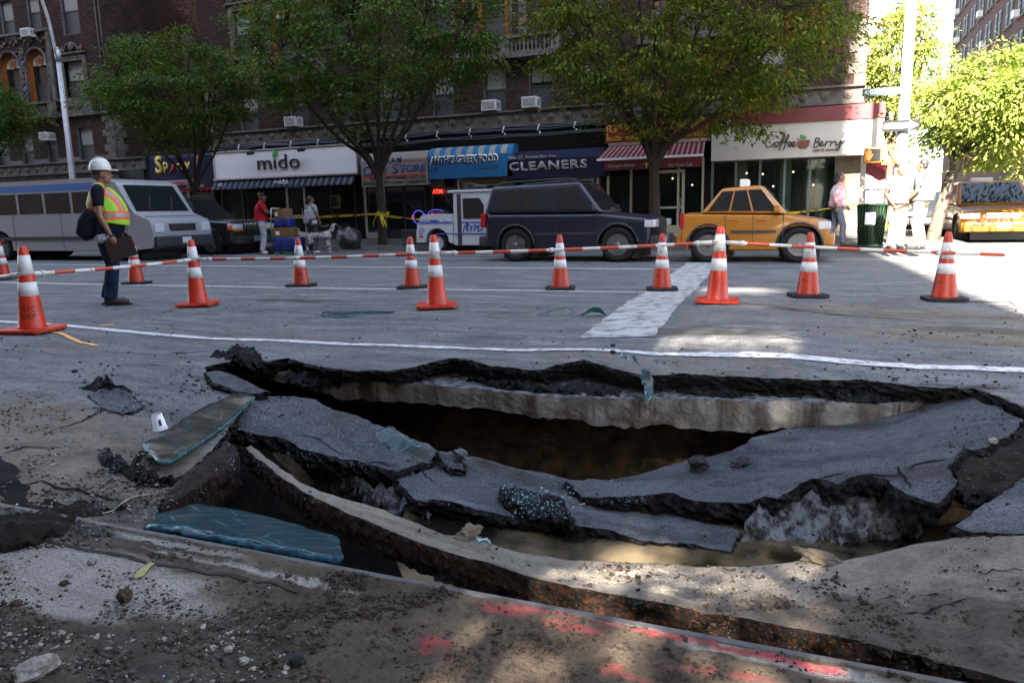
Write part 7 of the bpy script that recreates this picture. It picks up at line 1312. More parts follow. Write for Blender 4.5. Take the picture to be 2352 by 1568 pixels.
# the worker with the clipboard
def vface(c):  # local coordinates of his vest: lime, orange braid and silver tape
    y, z = abs(c.y), c.z
    if 1.085 < z < 1.20: return 2 if 1.12 < z < 1.165 else 1
    if .085 < y < .165 and z > 1.2: return 2 if .108 < y < .142 else 1
    return 0
wp0 = G(262, 701, .0); wz = on_road(wp0.x, wp0.y); LIME = M('lime_mesh', (.24, .50, .012), .6, var=.12, vscale=20); VOR = M('vest_orange', (.62, .085, .008), .55); VSIL = M('silver_tape', (.22, .22, .22), .35); NAVT = M('navy_cotton', (.006, .007, .015), .85); JEAN = M('blue_denim', (.012, .024, .06), .85, col2=(.007, .012, .03), vscale=7); BOOT = M('brown_leather', (.022, .013, .008), .6)
wt, WJ, ws, WP = person('construction worker in a white hard hat and lime safety vest holding a clipboard', (wp0.x, wp0.y, wz), math.radians(45), 1.80, dict(wai=(.05, 0, 1.12), che=(.02, 0, 1.32), nec=(.0, 0, 1.51), hed=(.035, 0, 1.64), shR=(-.02, -.205, 1.43), shL=(-.02, .2, 1.43), elR=(-.02, -.27, 1.13), wrR=(.075, -.255, .89), elL=(.02, .26, 1.15), wrL=(.12, .16, .98), anR=(.0, -.11, .09), toR=(.18, -.125, .04), anL=(-.06, .10, .09), toL=(.12, .12, .04), knR=(.03, -.11, .5)), SKIN_A, NAVT, JEAN, BOOT, sleeves=.62, belly=.165, chest=.15, voxel=.013, hair=HAIRG, look=.0, legw=1.08)
c = MB(); J = WJ; c.tube([J['wai']*.75+J['pel']*.25+Vector((.015, 0, -.04)), J['wai']+Vector((.02, 0, .02)), J['wai']*.5+J['che']*.5+Vector((.012, 0, 0)), J['che'], J['nec']*.6+J['che']*.4, J['nec']*.82+J['che']*.18], [.218*ws, .214*ws, .205*ws, .188*ws, .135*ws, .088*ws], 16, flat=1.08)
for q in 'LR': c.tube([J['nec']*.6+J['sh'+q]*.4, J['nec']*.25+J['sh'+q]*.75], [.078, .085], 10)
fuse(c, 'safety_vest', [LIME, VOR, VSIL], wt, .012, 2, pick=lambda p, n: vface(p))
c = MB(); c.lathe([(.122, 0), (.128, .012), (.123, .05), (.108, .095), (.078, .130), (.038, .148), (.0, .153)], WP(-.012, 0, .055), 26); c.lathe([(.118, .0), (.133, -.005), (.135, .002), (.12, .012)], WP(-.012, 0, .055), 26); c.prism([(q.x, q.y) for q in (WP(.08, .10, 0), WP(.08, -.10, 0), WP(.155, -.085, 0), WP(.19, -.03, 0), WP(.19, .03, 0), WP(.155, .085, 0))], WP(0, 0, .046).z, WP(0, 0, .058).z, 'Z')
for y in (-.035, 0, .035): c.tube([WP(.085, y, .13), WP(.05, y, .185), WP(-.02, y, .207), WP(-.09, y, .18)], .010, 6)
c.build('hard_hat', M('hard_hat_white', (.52, .51, .48), .3), wt, world=False); c = MB(); c.ball(WP(-.05, 0, .02), (.075, .085, .05), 12); fuse(c, 'hat_harness', HAIRB, wt, .012, 1)
wr = WJ['wrR']; cb = thing('clipboard', 'dark brown clipboard held low in the right hand of the worker', 'clipboard', wt.matrix_basis @ Vector((0, 0, 0)) if False else (wp0.x, wp0.y, wz), math.radians(45)); m = MB(); Rb = Matrix.Rotation(-.25, 3, 'Y') @ Matrix.Rotation(-.12, 3, 'Z'); m.box(wr+Vector((.10, .0, -.17)), (.33, .014, .25), R=Rb); m.build('board', M('clipboard_brown', (.022, .011, .008), .5), cb, world=False, bevel=.004); m = MB(); m.box(wr+Vector((-.05, -.012, -.12)), (.03, .02, .11), R=Rb); m.build('clip', BLACKM, cb, world=False)
jk = thing('jacket', 'navy jacket tied round the waist of the worker', 'jacket', (wp0.x, wp0.y, wz), math.radians(45)); c = MB(); pz = WJ['pel']; c.tube(smoothpath([pz+Vector((.02, -.20, .20)), pz+Vector((-.10, -.20, .16)), pz+Vector((-.19, -.08, .13)), pz+Vector((-.18, .09, .14))], 4), .06, 8); c.tube([pz+Vector((-.10, -.16, .24)), pz+Vector((-.17, -.13, .10)), pz+Vector((-.20, -.10, -.02)), pz+Vector((-.16, -.10, -.10))], [.09, .12, .13, .07], 10); c.tube([pz+Vector((-.02, -.21, .18)), pz+Vector((-.04, -.22, .02)), pz+Vector((-.06, -.21, -.06))], [.06, .06, .04], 8); fuse(c, 'cloth', NAVT, jk, .013, 2)
gv = thing('work_gloves', 'white work gloves hanging from the waist of the worker', 'gloves', (wp0.x, wp0.y, wz), math.radians(45)); c = MB()
for dx in (0, .05): hand(c, pz+Vector((-.06+dx, -.235, -.03)), Vector((.05, -.02, -1)), Vector((0, -1, 0)), .9, .5)
fuse(c, 'glove', M('dirty_white_cotton', (.42, .42, .44), .85, col2=(.12, .12, .13), vscale=25), gv, .008, 1)
# man in red behind his delivery cart
RED = M('red_jersey', (.30, .008, .016), .7, var=.2, vscale=9); WJEAN = M('white_jeans', (.38, .38, .42), .8, col2=(.19, .19, .23), vscale=12); WSHOE = M('white_trainer', (.6, .6, .62), .6)
p = G(607, 584, 0); person('young man in a red jersey, white jeans and black cap pushing a delivery cart', (p.x, p.y, 0), math.radians(38), 1.80, dict(hed=(.07, 0, 1.615), nec=(.03, 0, 1.50), elR=(.13, -.24, 1.22), wrR=(.37, -.17, 1.16), elL=(.13, .24, 1.2), wrL=(.37, .17, 1.14), wai=(0, 0, 1.1), knR=(.04, -.1, .5), anR=(-.02, -.12, .09), toR=(.16, -.15, .04)), SKIN_B, RED, WJEAN, WSHOE, sleeves=.75, belly=.12, hair=M('auburn_hair', (.10, .04, .015), .8), hairshape='bun', hat='cap', fit=1.05, legw=1.05)
BOXM = M('brown_cardboard', (.17, .10, .048), .85, var=.2, vscale=5); BLUB = M('royal_blue_nylon', (.006, .025, .19), .55, var=.3, vscale=5)
ct = G(648, 584, 0); cx, cy = ct.x+.05, ct.y+.15; t = thing('hand_truck', 'green framed hand truck with tall pale handles stacked with boxes and blue bags', 'hand truck', (cx, cy, 0)); m = MB(); FRG = M('green_frame', (.02, .16, .05), .5)
for y in (-.17, .17): m.tube([(cx-.34, cy+y, .12), (cx-.34, cy+y, .95)], .016, 6); m.tube([(cx-.34, cy+y, .95), (cx-.30, cy+y, 1.32)], .013, 6, m=1)
m.tube([(cx-.30, cy-.17, 1.32), (cx-.30, cy+.17, 1.32)], .016, 6, m=1); [m.tube([(cx-.34, cy-.17, z), (cx-.34, cy+.17, z)], .012, 6) for z in (.3, .6, .9)]; m.bx((cx-.34, cy-.2, .05), (cx+.3, cy+.2, .075)); m.build('frame', [FRG, M('pale_handle', (.5, .5, .5), .4)], t)
for y in (-.22, .22): m = MB(); m.lathe([(.05, -.025), (.115, -.03), (.12, 0), (.115, .03), (.05, .025)], (cx-.38, cy+y, .12), 16, R=Matrix.Rotation(math.pi/2, 3, 'X')); m.build('wheel', TYRE, t)
def bag(label, c, d):
    t = thing('delivery_bag', label, 'bag', (c[0], c[1], c[2]-d[2]/2), group='blue delivery bags on the hand truck'); m = MB(); m.box(c, d); o = m.build('bag_body', BLUB, t, bevel=.05, segs=3); m = MB()
    for x in (-.22, .2):
        m.bx((c[0]+x*d[0]-.018, c[1]-d[1]/2-.006, c[2]-d[2]/2+.01), (c[0]+x*d[0]+.018, c[1]-d[1]/2+.004, c[2]+d[2]/2-.02)); m.tube(smoothpath([(c[0]+x*d[0], c[1]-d[1]/2, c[2]+d[2]*.4), (c[0]+x*d[0]+.04, c[1]-d[1]/2-.04, c[2]-.02), (c[0]+x*d[0]-.03, c[1]-d[1]/2-.03, c[2]-d[2]*.3)], 4), .012, 5)
        m.build('strap', BLACKM, t); m = MB()
def carton(label, c, d, rz):
    t = thing('cardboard_box', label, 'box', (c[0], c[1], c[2]-d[2]/2), group='cardboard boxes on the hand truck'); m = MB(); m.box(c, d, rz=rz); m.build('carton', BOXM, t, bevel=.006); m = MB(); R = Matrix.Rotation(rz, 3, 'Z'); m.box(Vector(c)+Vector((0, 0, d[2]/2+.002)), (d[0]*1.0, .05, .003), R=R); m.box(Vector(c)+R @ Vector((-d[0]*.25, -d[1]/2-.002, -.02)), (.12, .003, .1), m=1, R=R); m.build('tape_and_label', [M('packing_tape', (.42, .30, .16), .3), WHITE], t)
bag('large blue insulated bag at the bottom of the hand truck', (cx+.12, cy, .28), (.82, .42, .40)); carton('wide brown box between the two blue bags', (cx+.02, cy, .63), (.58, .38, .27), .05); bag('small blue insulated bag under the top box', (cx-.0, cy, .90), (.55, .36, .26)); carton('top brown box tilted against the hand truck handles', (cx-.02, cy, 1.17), (.40, .34, .27), -.2)
# person with the dogs
GREYT = M('grey_cotton', (.22, .225, .245), .85, var=.15, vscale=8); GREYP = M('dark_grey_trousers', (.06, .063, .072), .85, var=.2, vscale=8)
p = G(712, 583, 0); t, J, s, P = person('person in a loose grey top and dark trousers seen from behind with a shoulder bag', (p.x+.05, p.y+.1, 0), math.radians(75), 1.66, dict(elR=(.05, -.25, 1.15), wrR=(.16, -.20, 1.0), elL=(.03, .25, 1.15), wrL=(.17, .2, 1.02), knR=(.03, -.09, .5)), SKIN_A, GREYT, GREYP, WSHOE, sleeves=.6, belly=.14, hair=HAIRB, fit=1.22, legw=1.12, hem=-.02)
sb = thing('shoulder_bag', 'black and silver shoulder bag on the hip of the person in grey', 'bag', t.location, math.radians(75)); m = MB(); m.box((-.1, -.24, .90), (.3, .12, .22)); m.build('bag_body', BLACKM, sb, world=False, bevel=.04); m = MB(); m.box((-.12, -.305, .91), (.16, .01, .10)); m.build('flap', M('silver_fabric', (.35, .35, .38), .4), sb, world=False, bevel=.01); m = MB(); m.tube(smoothpath([(-.05, -.2, .98), (-.15, -.05, 1.25), (-.06, .12, 1.46), (.12, .0, 1.25), (.05, -.22, .98)], 5), .014, 5); m.build('strap', BLACKM, sb, world=False)
def dog(label, loc, rz, L, mat, fluffy=0, pick=None, group='dogs on the far pavement'):
    t = thing('dog', label, 'dog', loc, rz, group); s = L; b = MB(); V3 = lambda x, y, z: Vector((x*s, y*s, z*s))
    b.tube([V3(-.36, 0, .56), V3(-.18, 0, .57), V3(.08, 0, .55), V3(.28, 0, .57), V3(.36, 0, .60)], [.10*s, .105*s, .125*s, .145*s, .10*s], 12); b.tube([V3(.30, 0, .60), V3(.42, 0, .74), V3(.48, 0, .82)], [.11*s, .08*s, .07*s], 10); b.ball(V3(.51, 0, .85), (.10*s, .08*s, .08*s), 12); b.tube([V3(.55, 0, .84), V3(.66, 0, .80), V3(.70, 0, .795)], [.055*s, .042*s, .034*s], 10)
    for y in (-1, 1):
        b.tube([V3(.45, y*.06, .90), V3(.43, y*.10, .84), V3(.45, y*.105, .77)], [.025*s, .035*s, .018*s], 7); b.tube([V3(.27, y*.09, .58), V3(.25, y*.095, .40), V3(.29, y*.09, .22), V3(.28, y*.09, .05), V3(.33, y*.09, .025)], [.085*s, .06*s, .04*s, .032*s, .03*s], 8)
        b.tube([V3(-.32, y*.08, .58), V3(-.24, y*.10, .38), V3(-.39, y*.09, .23), V3(-.36, y*.09, .05), V3(-.31, y*.09, .025)], [.10*s, .075*s, .038*s, .032*s, .03*s], 8)
    b.tube(smoothpath([V3(-.40, 0, .60), V3(-.5, 0, .55), V3(-.58, 0, .62)], 4), [.03*s*(1-.06*k) for k in range(9)], 6); o = fuse(b, 'body', mat, t, .014, 1, pick)
    if fluffy:
        bm = bmesh.new(); bm.from_mesh(o.data)
        for v in bm.verts: v.co += v.normal*(.03+.05*fbm(v.co.x, v.co.y, v.co.z, 14, 3))
        bm.to_mesh(o.data); bm.free()
    m = MB(); m.ball(V3(.735, 0, .81), .016, 6); [m.ball(V3(.575, y*.055, .87), .011, 6) for y in (-1, 1)]; m.build('nose_and_eyes', HAIRB, t, world=False); return t
DW = M('dog_white', (.32, .32, .32), .8); DB = M('dog_black', (.015, .015, .016), .7)
p = G(735, 582, 0); dog('white dog with black spots standing beside the person in grey', (p.x+.1, p.y-.1, 0), math.radians(18), .92, [DW, DB], pick=lambda c, n: 1 if (mnoise.noise((c.x*13, c.y*13+5, c.z*13)) > .18 or (c.x > .36 and mnoise.noise((c.x*9, c.y*9, c.z*9)) > -.15)) else 0)
p = G(703, 577, 0); dog('fluffy white dog behind the blue bags', (p.x-.25, p.y+.35, 0), math.radians(185), .78, [M('dog_cream', (.24, .235, .225), .9)], fluffy=1)
ls = thing('dog_lead', 'pale dog lead looping from the hand of the person in grey', 'lead', (p.x, p.y, 0)); m = MB(); q = G(735, 582, 0); m.tube(smoothpath([Vector((q.x-.30, q.y+.25, 1.0)), Vector((q.x+.1, q.y+.0, .78)), Vector((q.x+.38, q.y-.02, .80))], 6), .012, 5); m.build('strap', M('lead_grey', (.25, .25, .27), .6), ls)
# two men on the sunlit corner and the passer-by
KHA = M('khaki_cloth', (.40, .34, .26), .85); SBL = M('grey_blue_shirt', (.26, .29, .34), .8); DSH = M('dark_grey_shirt', (.07, .075, .08), .8); SANDP = M('pale_sand_trousers', (.52, .42, .28), .85); BSH = M('black_shoe', (.02, .02, .02), .5)
p = G(2056, 573, 0.14); person('man in a grey blue shirt and khaki trousers standing on the sunlit corner', (p.x, p.y, .14), math.radians(-70), 1.74, dict(elR=(.0, -.27, 1.15), wrR=(.12, -.16, .93), elL=(0, .27, 1.15), wrL=(.10, .2, .92)), SKIN_A, SBL, KHA, BSH, sleeves=.7, belly=.15, fit=1.1)
p = G(2108, 573, 0.14); person('man in a dark shirt and pale trousers turned towards the other man on the corner', (p.x, p.y, .14), math.radians(155), 1.80, dict(elR=(.05, -.26, 1.16), wrR=(.24, -.16, 1.08), elL=(.0, .27, 1.15), wrL=(.16, .22, 1.0)), SKIN_A, DSH, SANDP, BSH, sleeves=.7, belly=.16, fit=1.12)
p = G(1916, 573, 0.14); person('passer-by in a pink striped top walking past the coffee shop pier', (p.x+.05, p.y+1.2, .14), math.radians(10), 1.66, dict(knR=(.12, -.09, .5), anR=(.15, -.09, .1), toR=(.33, -.1, .06), knL=(-.03, .09, .5), anL=(-.22, .09, .14), toL=(-.06, .1, .05), elR=(-.12, -.24, 1.17), wrR=(-.06, -.24, .93), elL=(.1, .24, 1.17), wrL=(.24, .22, .98)), SKIN_A, M('pink_striped_cotton', (.55, .25, .27), .8, col2=(.6, .52, .52), vscale=3, contrast=(.48, .52)), M('blue_grey_trousers', (.12, .13, .17), .8), BSH, sleeves=1.6, hair=HAIRB, hairshape='long')
# ================================================================== broken windscreens, cup, stones and crumbs
def glass_mat(name, a, b, cell):
    m = bpy.data.materials.new(name); m.use_nodes = True; nt = m.node_tree; L = nt.links.new; bs = nt.nodes['Principled BSDF']; tc = nd(nt, 'ShaderNodeTexCoord')
    vo = nd(nt, 'ShaderNodeTexVoronoi', Scale=cell, feature='DISTANCE_TO_EDGE'); L(tc.outputs['Object'], vo.inputs['Vector']); r = nd(nt, 'ShaderNodeMapRange'); r.inputs[1].default_value = .0; r.inputs[2].default_value = .05; L(vo.outputs[0], r.inputs[0])
    n = nd(nt, 'ShaderNodeTexNoise', Scale=24, Detail=7); L(tc.outputs['Object'], n.inputs['Vector']); r2 = nd(nt, 'ShaderNodeMapRange'); r2.inputs[1].default_value = .60; r2.inputs[2].default_value = .72; L(n.outputs[0], r2.inputs[0])
    mu = nd(nt, 'ShaderNodeMath', operation='MAXIMUM'); L(r.outputs[0], mu.inputs[0]); inv = nd(nt, 'ShaderNodeMath', operation='SUBTRACT'); inv.inputs[0].default_value = 1; L(r2.outputs[0], inv.inputs[1]); L(inv.outputs[0], mu.inputs[1])
    v3 = nd(nt, 'ShaderNodeTexVoronoi', Scale=7, feature='DISTANCE_TO_EDGE'); L(tc.outputs['Object'], v3.inputs['Vector']); r3 = nd(nt, 'ShaderNodeMapRange'); r3.inputs[1].default_value = .006; r3.inputs[2].default_value = .02; L(v3.outputs[0], r3.inputs[0]); mi_ = nd(nt, 'ShaderNodeMath', operation='MINIMUM'); L(mu.outputs[0], mi_.inputs[0]); L(r3.outputs[0], mi_.inputs[1]); mu = mi_
    mx = nd(nt, 'ShaderNodeMix', data_type='RGBA'); mx.inputs[6].default_value = rgba(b); mx.inputs[7].default_value = rgba(a); L(mu.outputs[0], mx.inputs[0]); L(mx.outputs[2], bs.inputs['Base Color'])
    v2 = nd(nt, 'ShaderNodeTexVoronoi', Scale=cell*.9); L(tc.outputs['Object'], v2.inputs['Vector']); bp = nd(nt, 'ShaderNodeBump', Strength=.8, Distance=.006); L(v2.outputs['Color'], bp.inputs['Height']); L(bp.outputs[0], bs.inputs['Normal'])
    bs.inputs['Roughness'].default_value = .22; bs.inputs['Specular IOR Level'].default_value = .4; return m
SCR = glass_mat('shattered_glass', (.006, .028, .036), (.03, .15, .17), 150); SCRD = glass_mat('sooty_shattered_glass', (.010, .012, .012), (.022, .09, .095), 140); GEDGE = M('glass_edge_teal', (.03, .19, .20), .15, spec=.9)
def sheet(label, outline, inner=(), mat=SCR, seed=1, grid=.03, th=.008, rough=.003, dust=None):
    o = slab('broken_windscreen', outline, list(inner), th, [mat, GEDGE], None, grid=grid, jag=.006, rough=rough, rf=9, seed=seed, step=.02, siderough=.002, rings=1, undercut=0, lam=3e-3); return tag(o, label, 'broken glass', 'pieces of shattered windscreen')
sheet('long dark broken windscreen folded across the left rim beside the paper cup', [(328, 1017, -.015), (364, 1003, -.03), (389, 984, -.03), (420, 961, -.035), (476, 928, -.035), (549, 900, -.045), (585, 908, -.04), (574, 922, -.06), (518, 973, -.07), (448, 1023, -.06), (388, 1060, -.05), (361, 1057, -.04), (330, 1029, -.03)], [], SCRD, 3)
S2 = sheet('big teal crumpled windscreen lying in the gap against the kerb', [(338, 1206, .04), (359, 1182, -.02), (434, 1160, -.06), (449, 1153, -.06), (565, 1175, -.06), (659, 1196, -.06), (777, 1233, -.05), (789, 1278, .05), (740, 1274, .055), (680, 1262, .055), (565, 1240, .055), (450, 1218, .055), (395, 1207, .05)], [], SCR, 4, rough=.006)
tl = [G(x, y, z) for x, y, z in ((338, 1206, .042), (395, 1207, .052), (450, 1218, .057), (565, 1240, .057), (680, 1262, .057), (740, 1274, .057), (789, 1278, .052))]; bl = [(336, 1216), (390, 1226), (450, 1238), (565, 1264), (680, 1287), (735, 1298), (791, 1305)]; m = MB(); rows = []
for p, (bx_, by_) in zip(tl, bl):
    q = G(bx_, by_, .0); q = Vector((p.x+(q.x-p.x)*.3, min(p.y+.02, q.y), zfor(p.x, p.y+.01, by_))); rows.append([p, p.lerp(q, .3)+Vector((0, -.022, 0)), p.lerp(q, .65)+Vector((0, -.024, 0)), q])
rows = [[a_.lerp(b_, f)+Vector((0, .006*math.sin(k*7+f*9+j*2), .004*math.sin(k*5+f*8))) for j, (a_, b_) in enumerate(zip(r0_, r1_))] for k, (r0_, r1_) in enumerate(zip(rows, rows[1:])) for f in (0, .25, .5, .75)]+[rows[-1]]
m.add([tuple(v) for r_ in rows for v in r_], [(i*4+k, i*4+4+k, i*4+5+k, i*4+1+k) for i in range(len(rows)-1) for k in range(3)], 0, True); m.build('curled_edge', M('sky_reflection_curled_glass', (.008, .05, .09), .16, col2=(.02, .13, .17), vscale=26, bump=.004, bscale=70, contrast=(.5, .62)), S2)  # blue base colour paints reflected sky onto the curled lip
sheet('glass sheet coloured with reflected blue sky lying on the road by the worn white stripe', [(1227, 725, .01), (1255, 716, .05), (1310, 708, .09), (1360, 703, .13), (1380, 706, .12), (1396, 726, .02), (1330, 726, .015)], [(1340, 716, .1)], M('painted_sky_glass', (.02, .075, .14), .15, col2=(.005, .02, .04), vscale=9), 5)  # sky reflection is put into the blue base colour of this sheet
sheet('thin strip of broken glass lying on the road left of centre', [(738, 722, .005), (745, 714, .03), (790, 716, .03), (850, 714, .025), (905, 714, .015), (908, 720, .005), (840, 723, .005), (770, 727, .005)], [], SCR, 6)
sheet('upper piece of the twisted glass strip on the white line', [(1370, 797, .06), (1385, 795, .07), (1428, 806, .09), (1443, 818, .06), (1437, 832, .02), (1410, 826, .0), (1380, 812, .01)], [(1405, 812, .07)], SCR, 7, rough=.008)
sheet('dangling glass tongue hanging over the concrete edge', [(1448, 818, .03), (1458, 814, .05), (1465, 832, .04), (1497, 856, .02), (1500, 880, .0), (1499, 900, -.03), (1489, 922, -.08), (1484, 905, -.04), (1474, 870, .01), (1455, 840, .02)], [], SCR, 8, rough=.008)
sheet('square of crumbling blue glass on the upper left plate', [(862, 990, -.27), (895, 978, -.24), (940, 1005, -.28), (968, 1022, -.33), (932, 1040, -.36), (905, 1045, -.36), (870, 1015, -.31)], [], SCR, 9, rough=.006)
sheet('clear curved glass fragment on the muddy strip', [(1090, 1232, -.24), (1108, 1222, -.2), (1128, 1240, -.22), (1125, 1256, -.25), (1100, 1250, -.26)], [], M('pale_broken_glass', (.25, .38, .36), .1, spec=.9), 10, rough=.02)
# paper cup standing upside down
p = G(368, 975, -.05); cz = on_road(p.x, p.y); t = thing('paper_cup', 'white paper cup standing upside down on the sand', 'paper cup', (p.x, p.y, cz)); t.rotation_euler = (.12, -.05, 0); m = MB(); m.lathe([(.037, .004), (.041, .003), (.041, .009), (.037, .012), (.027, .098), (.0, .096)], (0, 0, 0), 24); m.build('cup', WHITE, t, world=False); m = MB(); m.lathe([(.0, .099), (.024, .0985), (.0275, .0965)], (0, 0, 0), 24); m.build('cup_bottom', CREAM, t, world=False); m = MB()
for k in range(4): a = -.75+k*.12; m.add([(.0345*math.cos(a), .0345*math.sin(a), .035), (.0345*math.cos(a+.11), .0345*math.sin(a+.11), .035), (.0315*math.cos(a+.11), .0315*math.sin(a+.11), .07), (.0315*math.cos(a), .0315*math.sin(a), .07)], [(0, 1, 2, 3)])
m.build('cup_print', BLACKL, t, world=False)
# ------------------------------------------------------------------ loose matter
_ic = MB(); bm = bmesh.new(); bmesh.ops.create_icosphere(bm, subdivisions=1, radius=1); ICV = np.array([tuple(v.co) for v in bm.verts]); ICF = np.array([[v.index for v in f.verts] for f in bm.faces]); bm.free()
bm = bmesh.new(); bmesh.ops.create_icosphere(bm, subdivisions=3, radius=1); IC3V = np.array([tuple(v.co) for v in bm.verts]); IC3F = np.array([[v.index for v in f.verts] for f in bm.faces]); bm.free()
solid = [road, walk, mudo, B1, B2, B2a]+[o for o in bpy.data.objects if o.name.startswith(('asphalt_slab', 'rubble_slab', 'asphalt_stub'))]
LANDB = bvh_of(*dict.fromkeys(solid))
def drop(px, py, zg=0.0):
    """where the sight line of a photograph point meets the ground"""
    d = ray(px, py).normalized(); h = LANDB.ray_cast(Vector((0, 0, EYE)), d, 40); return (h[0], h[1]) if h[0] else (None, None)
def crumbs(name, n, area, size, mat, sq=(1, 1, .6), seed=0, sm=False, clump=0, lift=.25, cut=.0):
    rr = np.random.default_rng(seed); Vs = []; m = 0; x0, y0, x1, y1 = area[:4]; ok = 0; tries = 0
    while ok < n and tries < n*9:
        tries += 1; px, py = rr.uniform(x0, x1), y0+(y1-y0)*rr.random()
        if len(area) > 4 and not inside([(px, py)], area[4])[0]: continue
        if clump and fbm(px*.0045, py*.010, seed, 1.6, 5) < rr.normal(.16*clump, .13): continue
        h, nn = drop(px, py)
        if h is None or h.y > 12: continue
        s = size[0]+(size[1]-size[0])*rr.random()**3.2; R = np.array(Matrix.Rotation(rr.uniform(0, 6.28), 3, 'Z') @ Matrix.Rotation(rr.uniform(-.5, .5), 3, 'X')); d = 1+.35*rr.normal(0, 1, (12, 1)).clip(-1, 1)
        Vs.append((ICV*d*s*np.array(sq)*rr.uniform(.7, 1.3, 3)) @ R.T+np.array(h)+np.array((0, 0, s*lift))); ok += 1
    if not Vs: return
    V = np.concatenate(Vs); F = (np.arange(len(Vs))[:, None, None]*12+ICF[None]).reshape(-1, 3); return npmesh(name, V, F, mat, None, sm, None, 'stuff')
GRAV = M('gravel_mixed', (.075, .058, .046), .9, island=.75, col2=(.03, .025, .021), vscale=30); GRAVD = M('asphalt_grit', (.02, .0195, .02), .85, island=.5); GRAVP = M('pale_gravel', (.2, .185, .165), .85, island=.4); CLOD = M('earth_clods', (.034, .025, .018), .95, island=.45); GCR = M('glass_crumbs', (.16, .30, .34), .1, spec=1.0, island=.5); GCRT = M('teal_glass_crumbs', (.05, .13, .15), .1, spec=1.0, island=.5)
crumbs('gravel', 2600, (0, 1380, 760, 1568), (0.0013, 0.0066), GRAV, seed=1, clump=.7); crumbs('gravel', 260, (0, 1420, 700, 1568), (0.0024, 0.0078), GRAVP, seed=2, clump=.6); crumbs('earth_clods', 1500, (0, 1220, 1000, 1500), (0.0014, 0.0056), CLOD, seed=3, clump=1.0); crumbs('earth_clods', 1500, (900, 1330, 2100, 1568), (0.0012, 0.0056), CLOD, seed=4, clump=1.1); crumbs('earth_clods', 900, (640, 1310, 1030, 1420), (0.0019, 0.0081), CLOD, seed=5, clump=.9)
crumbs('earth_clods', 1500, (900, 1210, 2352, 1560), (0.0019, 0.0087), CLOD, seed=6, clump=1.15); crumbs('earth_clods', 200, (1330, 1290, 2000, 1400), (0.0050, 0.0136), CLOD, seed=7, clump=1.0)
crumbs('gravel', 1900, (0, 900, 560, 1200), (0.0024, 0.0096), GRAV, seed=8, clump=.9); crumbs('gravel', 380, (60, 1000, 420, 1200), (0.0030, 0.0102), GRAVP, seed=9, clump=.7); crumbs('gravel', 350, (2180, 950, 2352, 1140), (0.0024, 0.0096), GRAV, seed=10); crumbs('gravel', 500, (0, 1180, 260, 1260), (0.0024, 0.0084), GRAV, seed=18)
crumbs('asphalt_grit', 700, (0, 690, 2352, 900), (0.0028, 0.0132), GRAVD, seed=11, clump=1.0); crumbs('asphalt_grit', 220, (530, 905, 2352, 1250), (0.0022, 0.0110), GRAVD, seed=12, clump=.8); crumbs('asphalt_grit', 160, (1700, 760, 2352, 900), (0.0033, 0.0165), GRAVD, seed=13, clump=.9); crumbs('asphalt_grit', 300, (180, 780, 700, 960), (0.0033, 0.0138), GRAVD, seed=14, clump=.8)
crumbs('glass_crumbs', 558, (530, 905, 900, 1080), (0.0019, 0.0050), GCR, (1, 1, .8), seed=21, clump=.6); crumbs('glass_crumbs', 372, (700, 930, 1500, 1160), (0.0019, 0.0043), GCR, (1, 1, .8), seed=22, clump=.8); crumbs('glass_crumbs', 434, (1180, 1060, 1480, 1160), (0.0019, 0.0056), GCRT, (1, 1, .8), seed=23, clump=.5); crumbs('glass_crumbs', 161, (1150, 1110, 1320, 1190), (0.0031, 0.0068), GCR, (1, 1, .8), seed=24)
crumbs('glass_crumbs', 496, (0, 860, 560, 1200), (0.0019, 0.0050), GCR, (1, 1, .8), seed=25, clump=.9); crumbs('glass_crumbs', 186, (150, 1190, 560, 1290), (0.0012, 0.0043), GCRT, (1, 1, .8), seed=26, clump=.6); crumbs('glass_crumbs', 434, (600, 770, 1700, 850), (0.0019, 0.0043), GCR, (1, 1, .8), seed=27, clump=.9); crumbs('glass_crumbs', 310, (1330, 780, 1560, 850), (0.0019, 0.0050), GCRT, (1, 1, .8), seed=28, clump=.4); crumbs('glass_crumbs', 279, (870, 985, 960, 1045), (0.0025, 0.0056), GCRT, (1, 1, .8), seed=29); crumbs('glass_crumbs', 68, (0, 1250, 700, 1568), (0.0012, 0.0031), GCR, (1, 1, .8), seed=30)
def on_land(x, y): h_ = LANDB.ray_cast(Vector((x, y, .4)), Vector((0, 0, -1)), 3); return h_[0].z if h_[0] else -.5
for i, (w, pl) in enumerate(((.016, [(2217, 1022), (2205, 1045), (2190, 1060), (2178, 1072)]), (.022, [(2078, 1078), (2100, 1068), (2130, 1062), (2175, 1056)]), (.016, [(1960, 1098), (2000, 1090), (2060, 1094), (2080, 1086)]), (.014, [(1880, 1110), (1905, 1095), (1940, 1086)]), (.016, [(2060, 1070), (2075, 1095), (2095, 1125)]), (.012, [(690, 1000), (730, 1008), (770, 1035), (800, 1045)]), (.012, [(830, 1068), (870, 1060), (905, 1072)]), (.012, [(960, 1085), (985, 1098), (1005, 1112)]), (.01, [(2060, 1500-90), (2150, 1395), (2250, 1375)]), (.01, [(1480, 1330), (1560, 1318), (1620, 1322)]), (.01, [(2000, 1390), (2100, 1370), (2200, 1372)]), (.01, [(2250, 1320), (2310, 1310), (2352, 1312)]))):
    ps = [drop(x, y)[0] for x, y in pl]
    if all(ps): drape('crack_shade_ribbon', [(q.x, q.y) for q in ps], w, CRACK_SHADE, lift=.004, step=.02, jag=.014, across=1, taper=True, seed=100+i, surf=on_land)
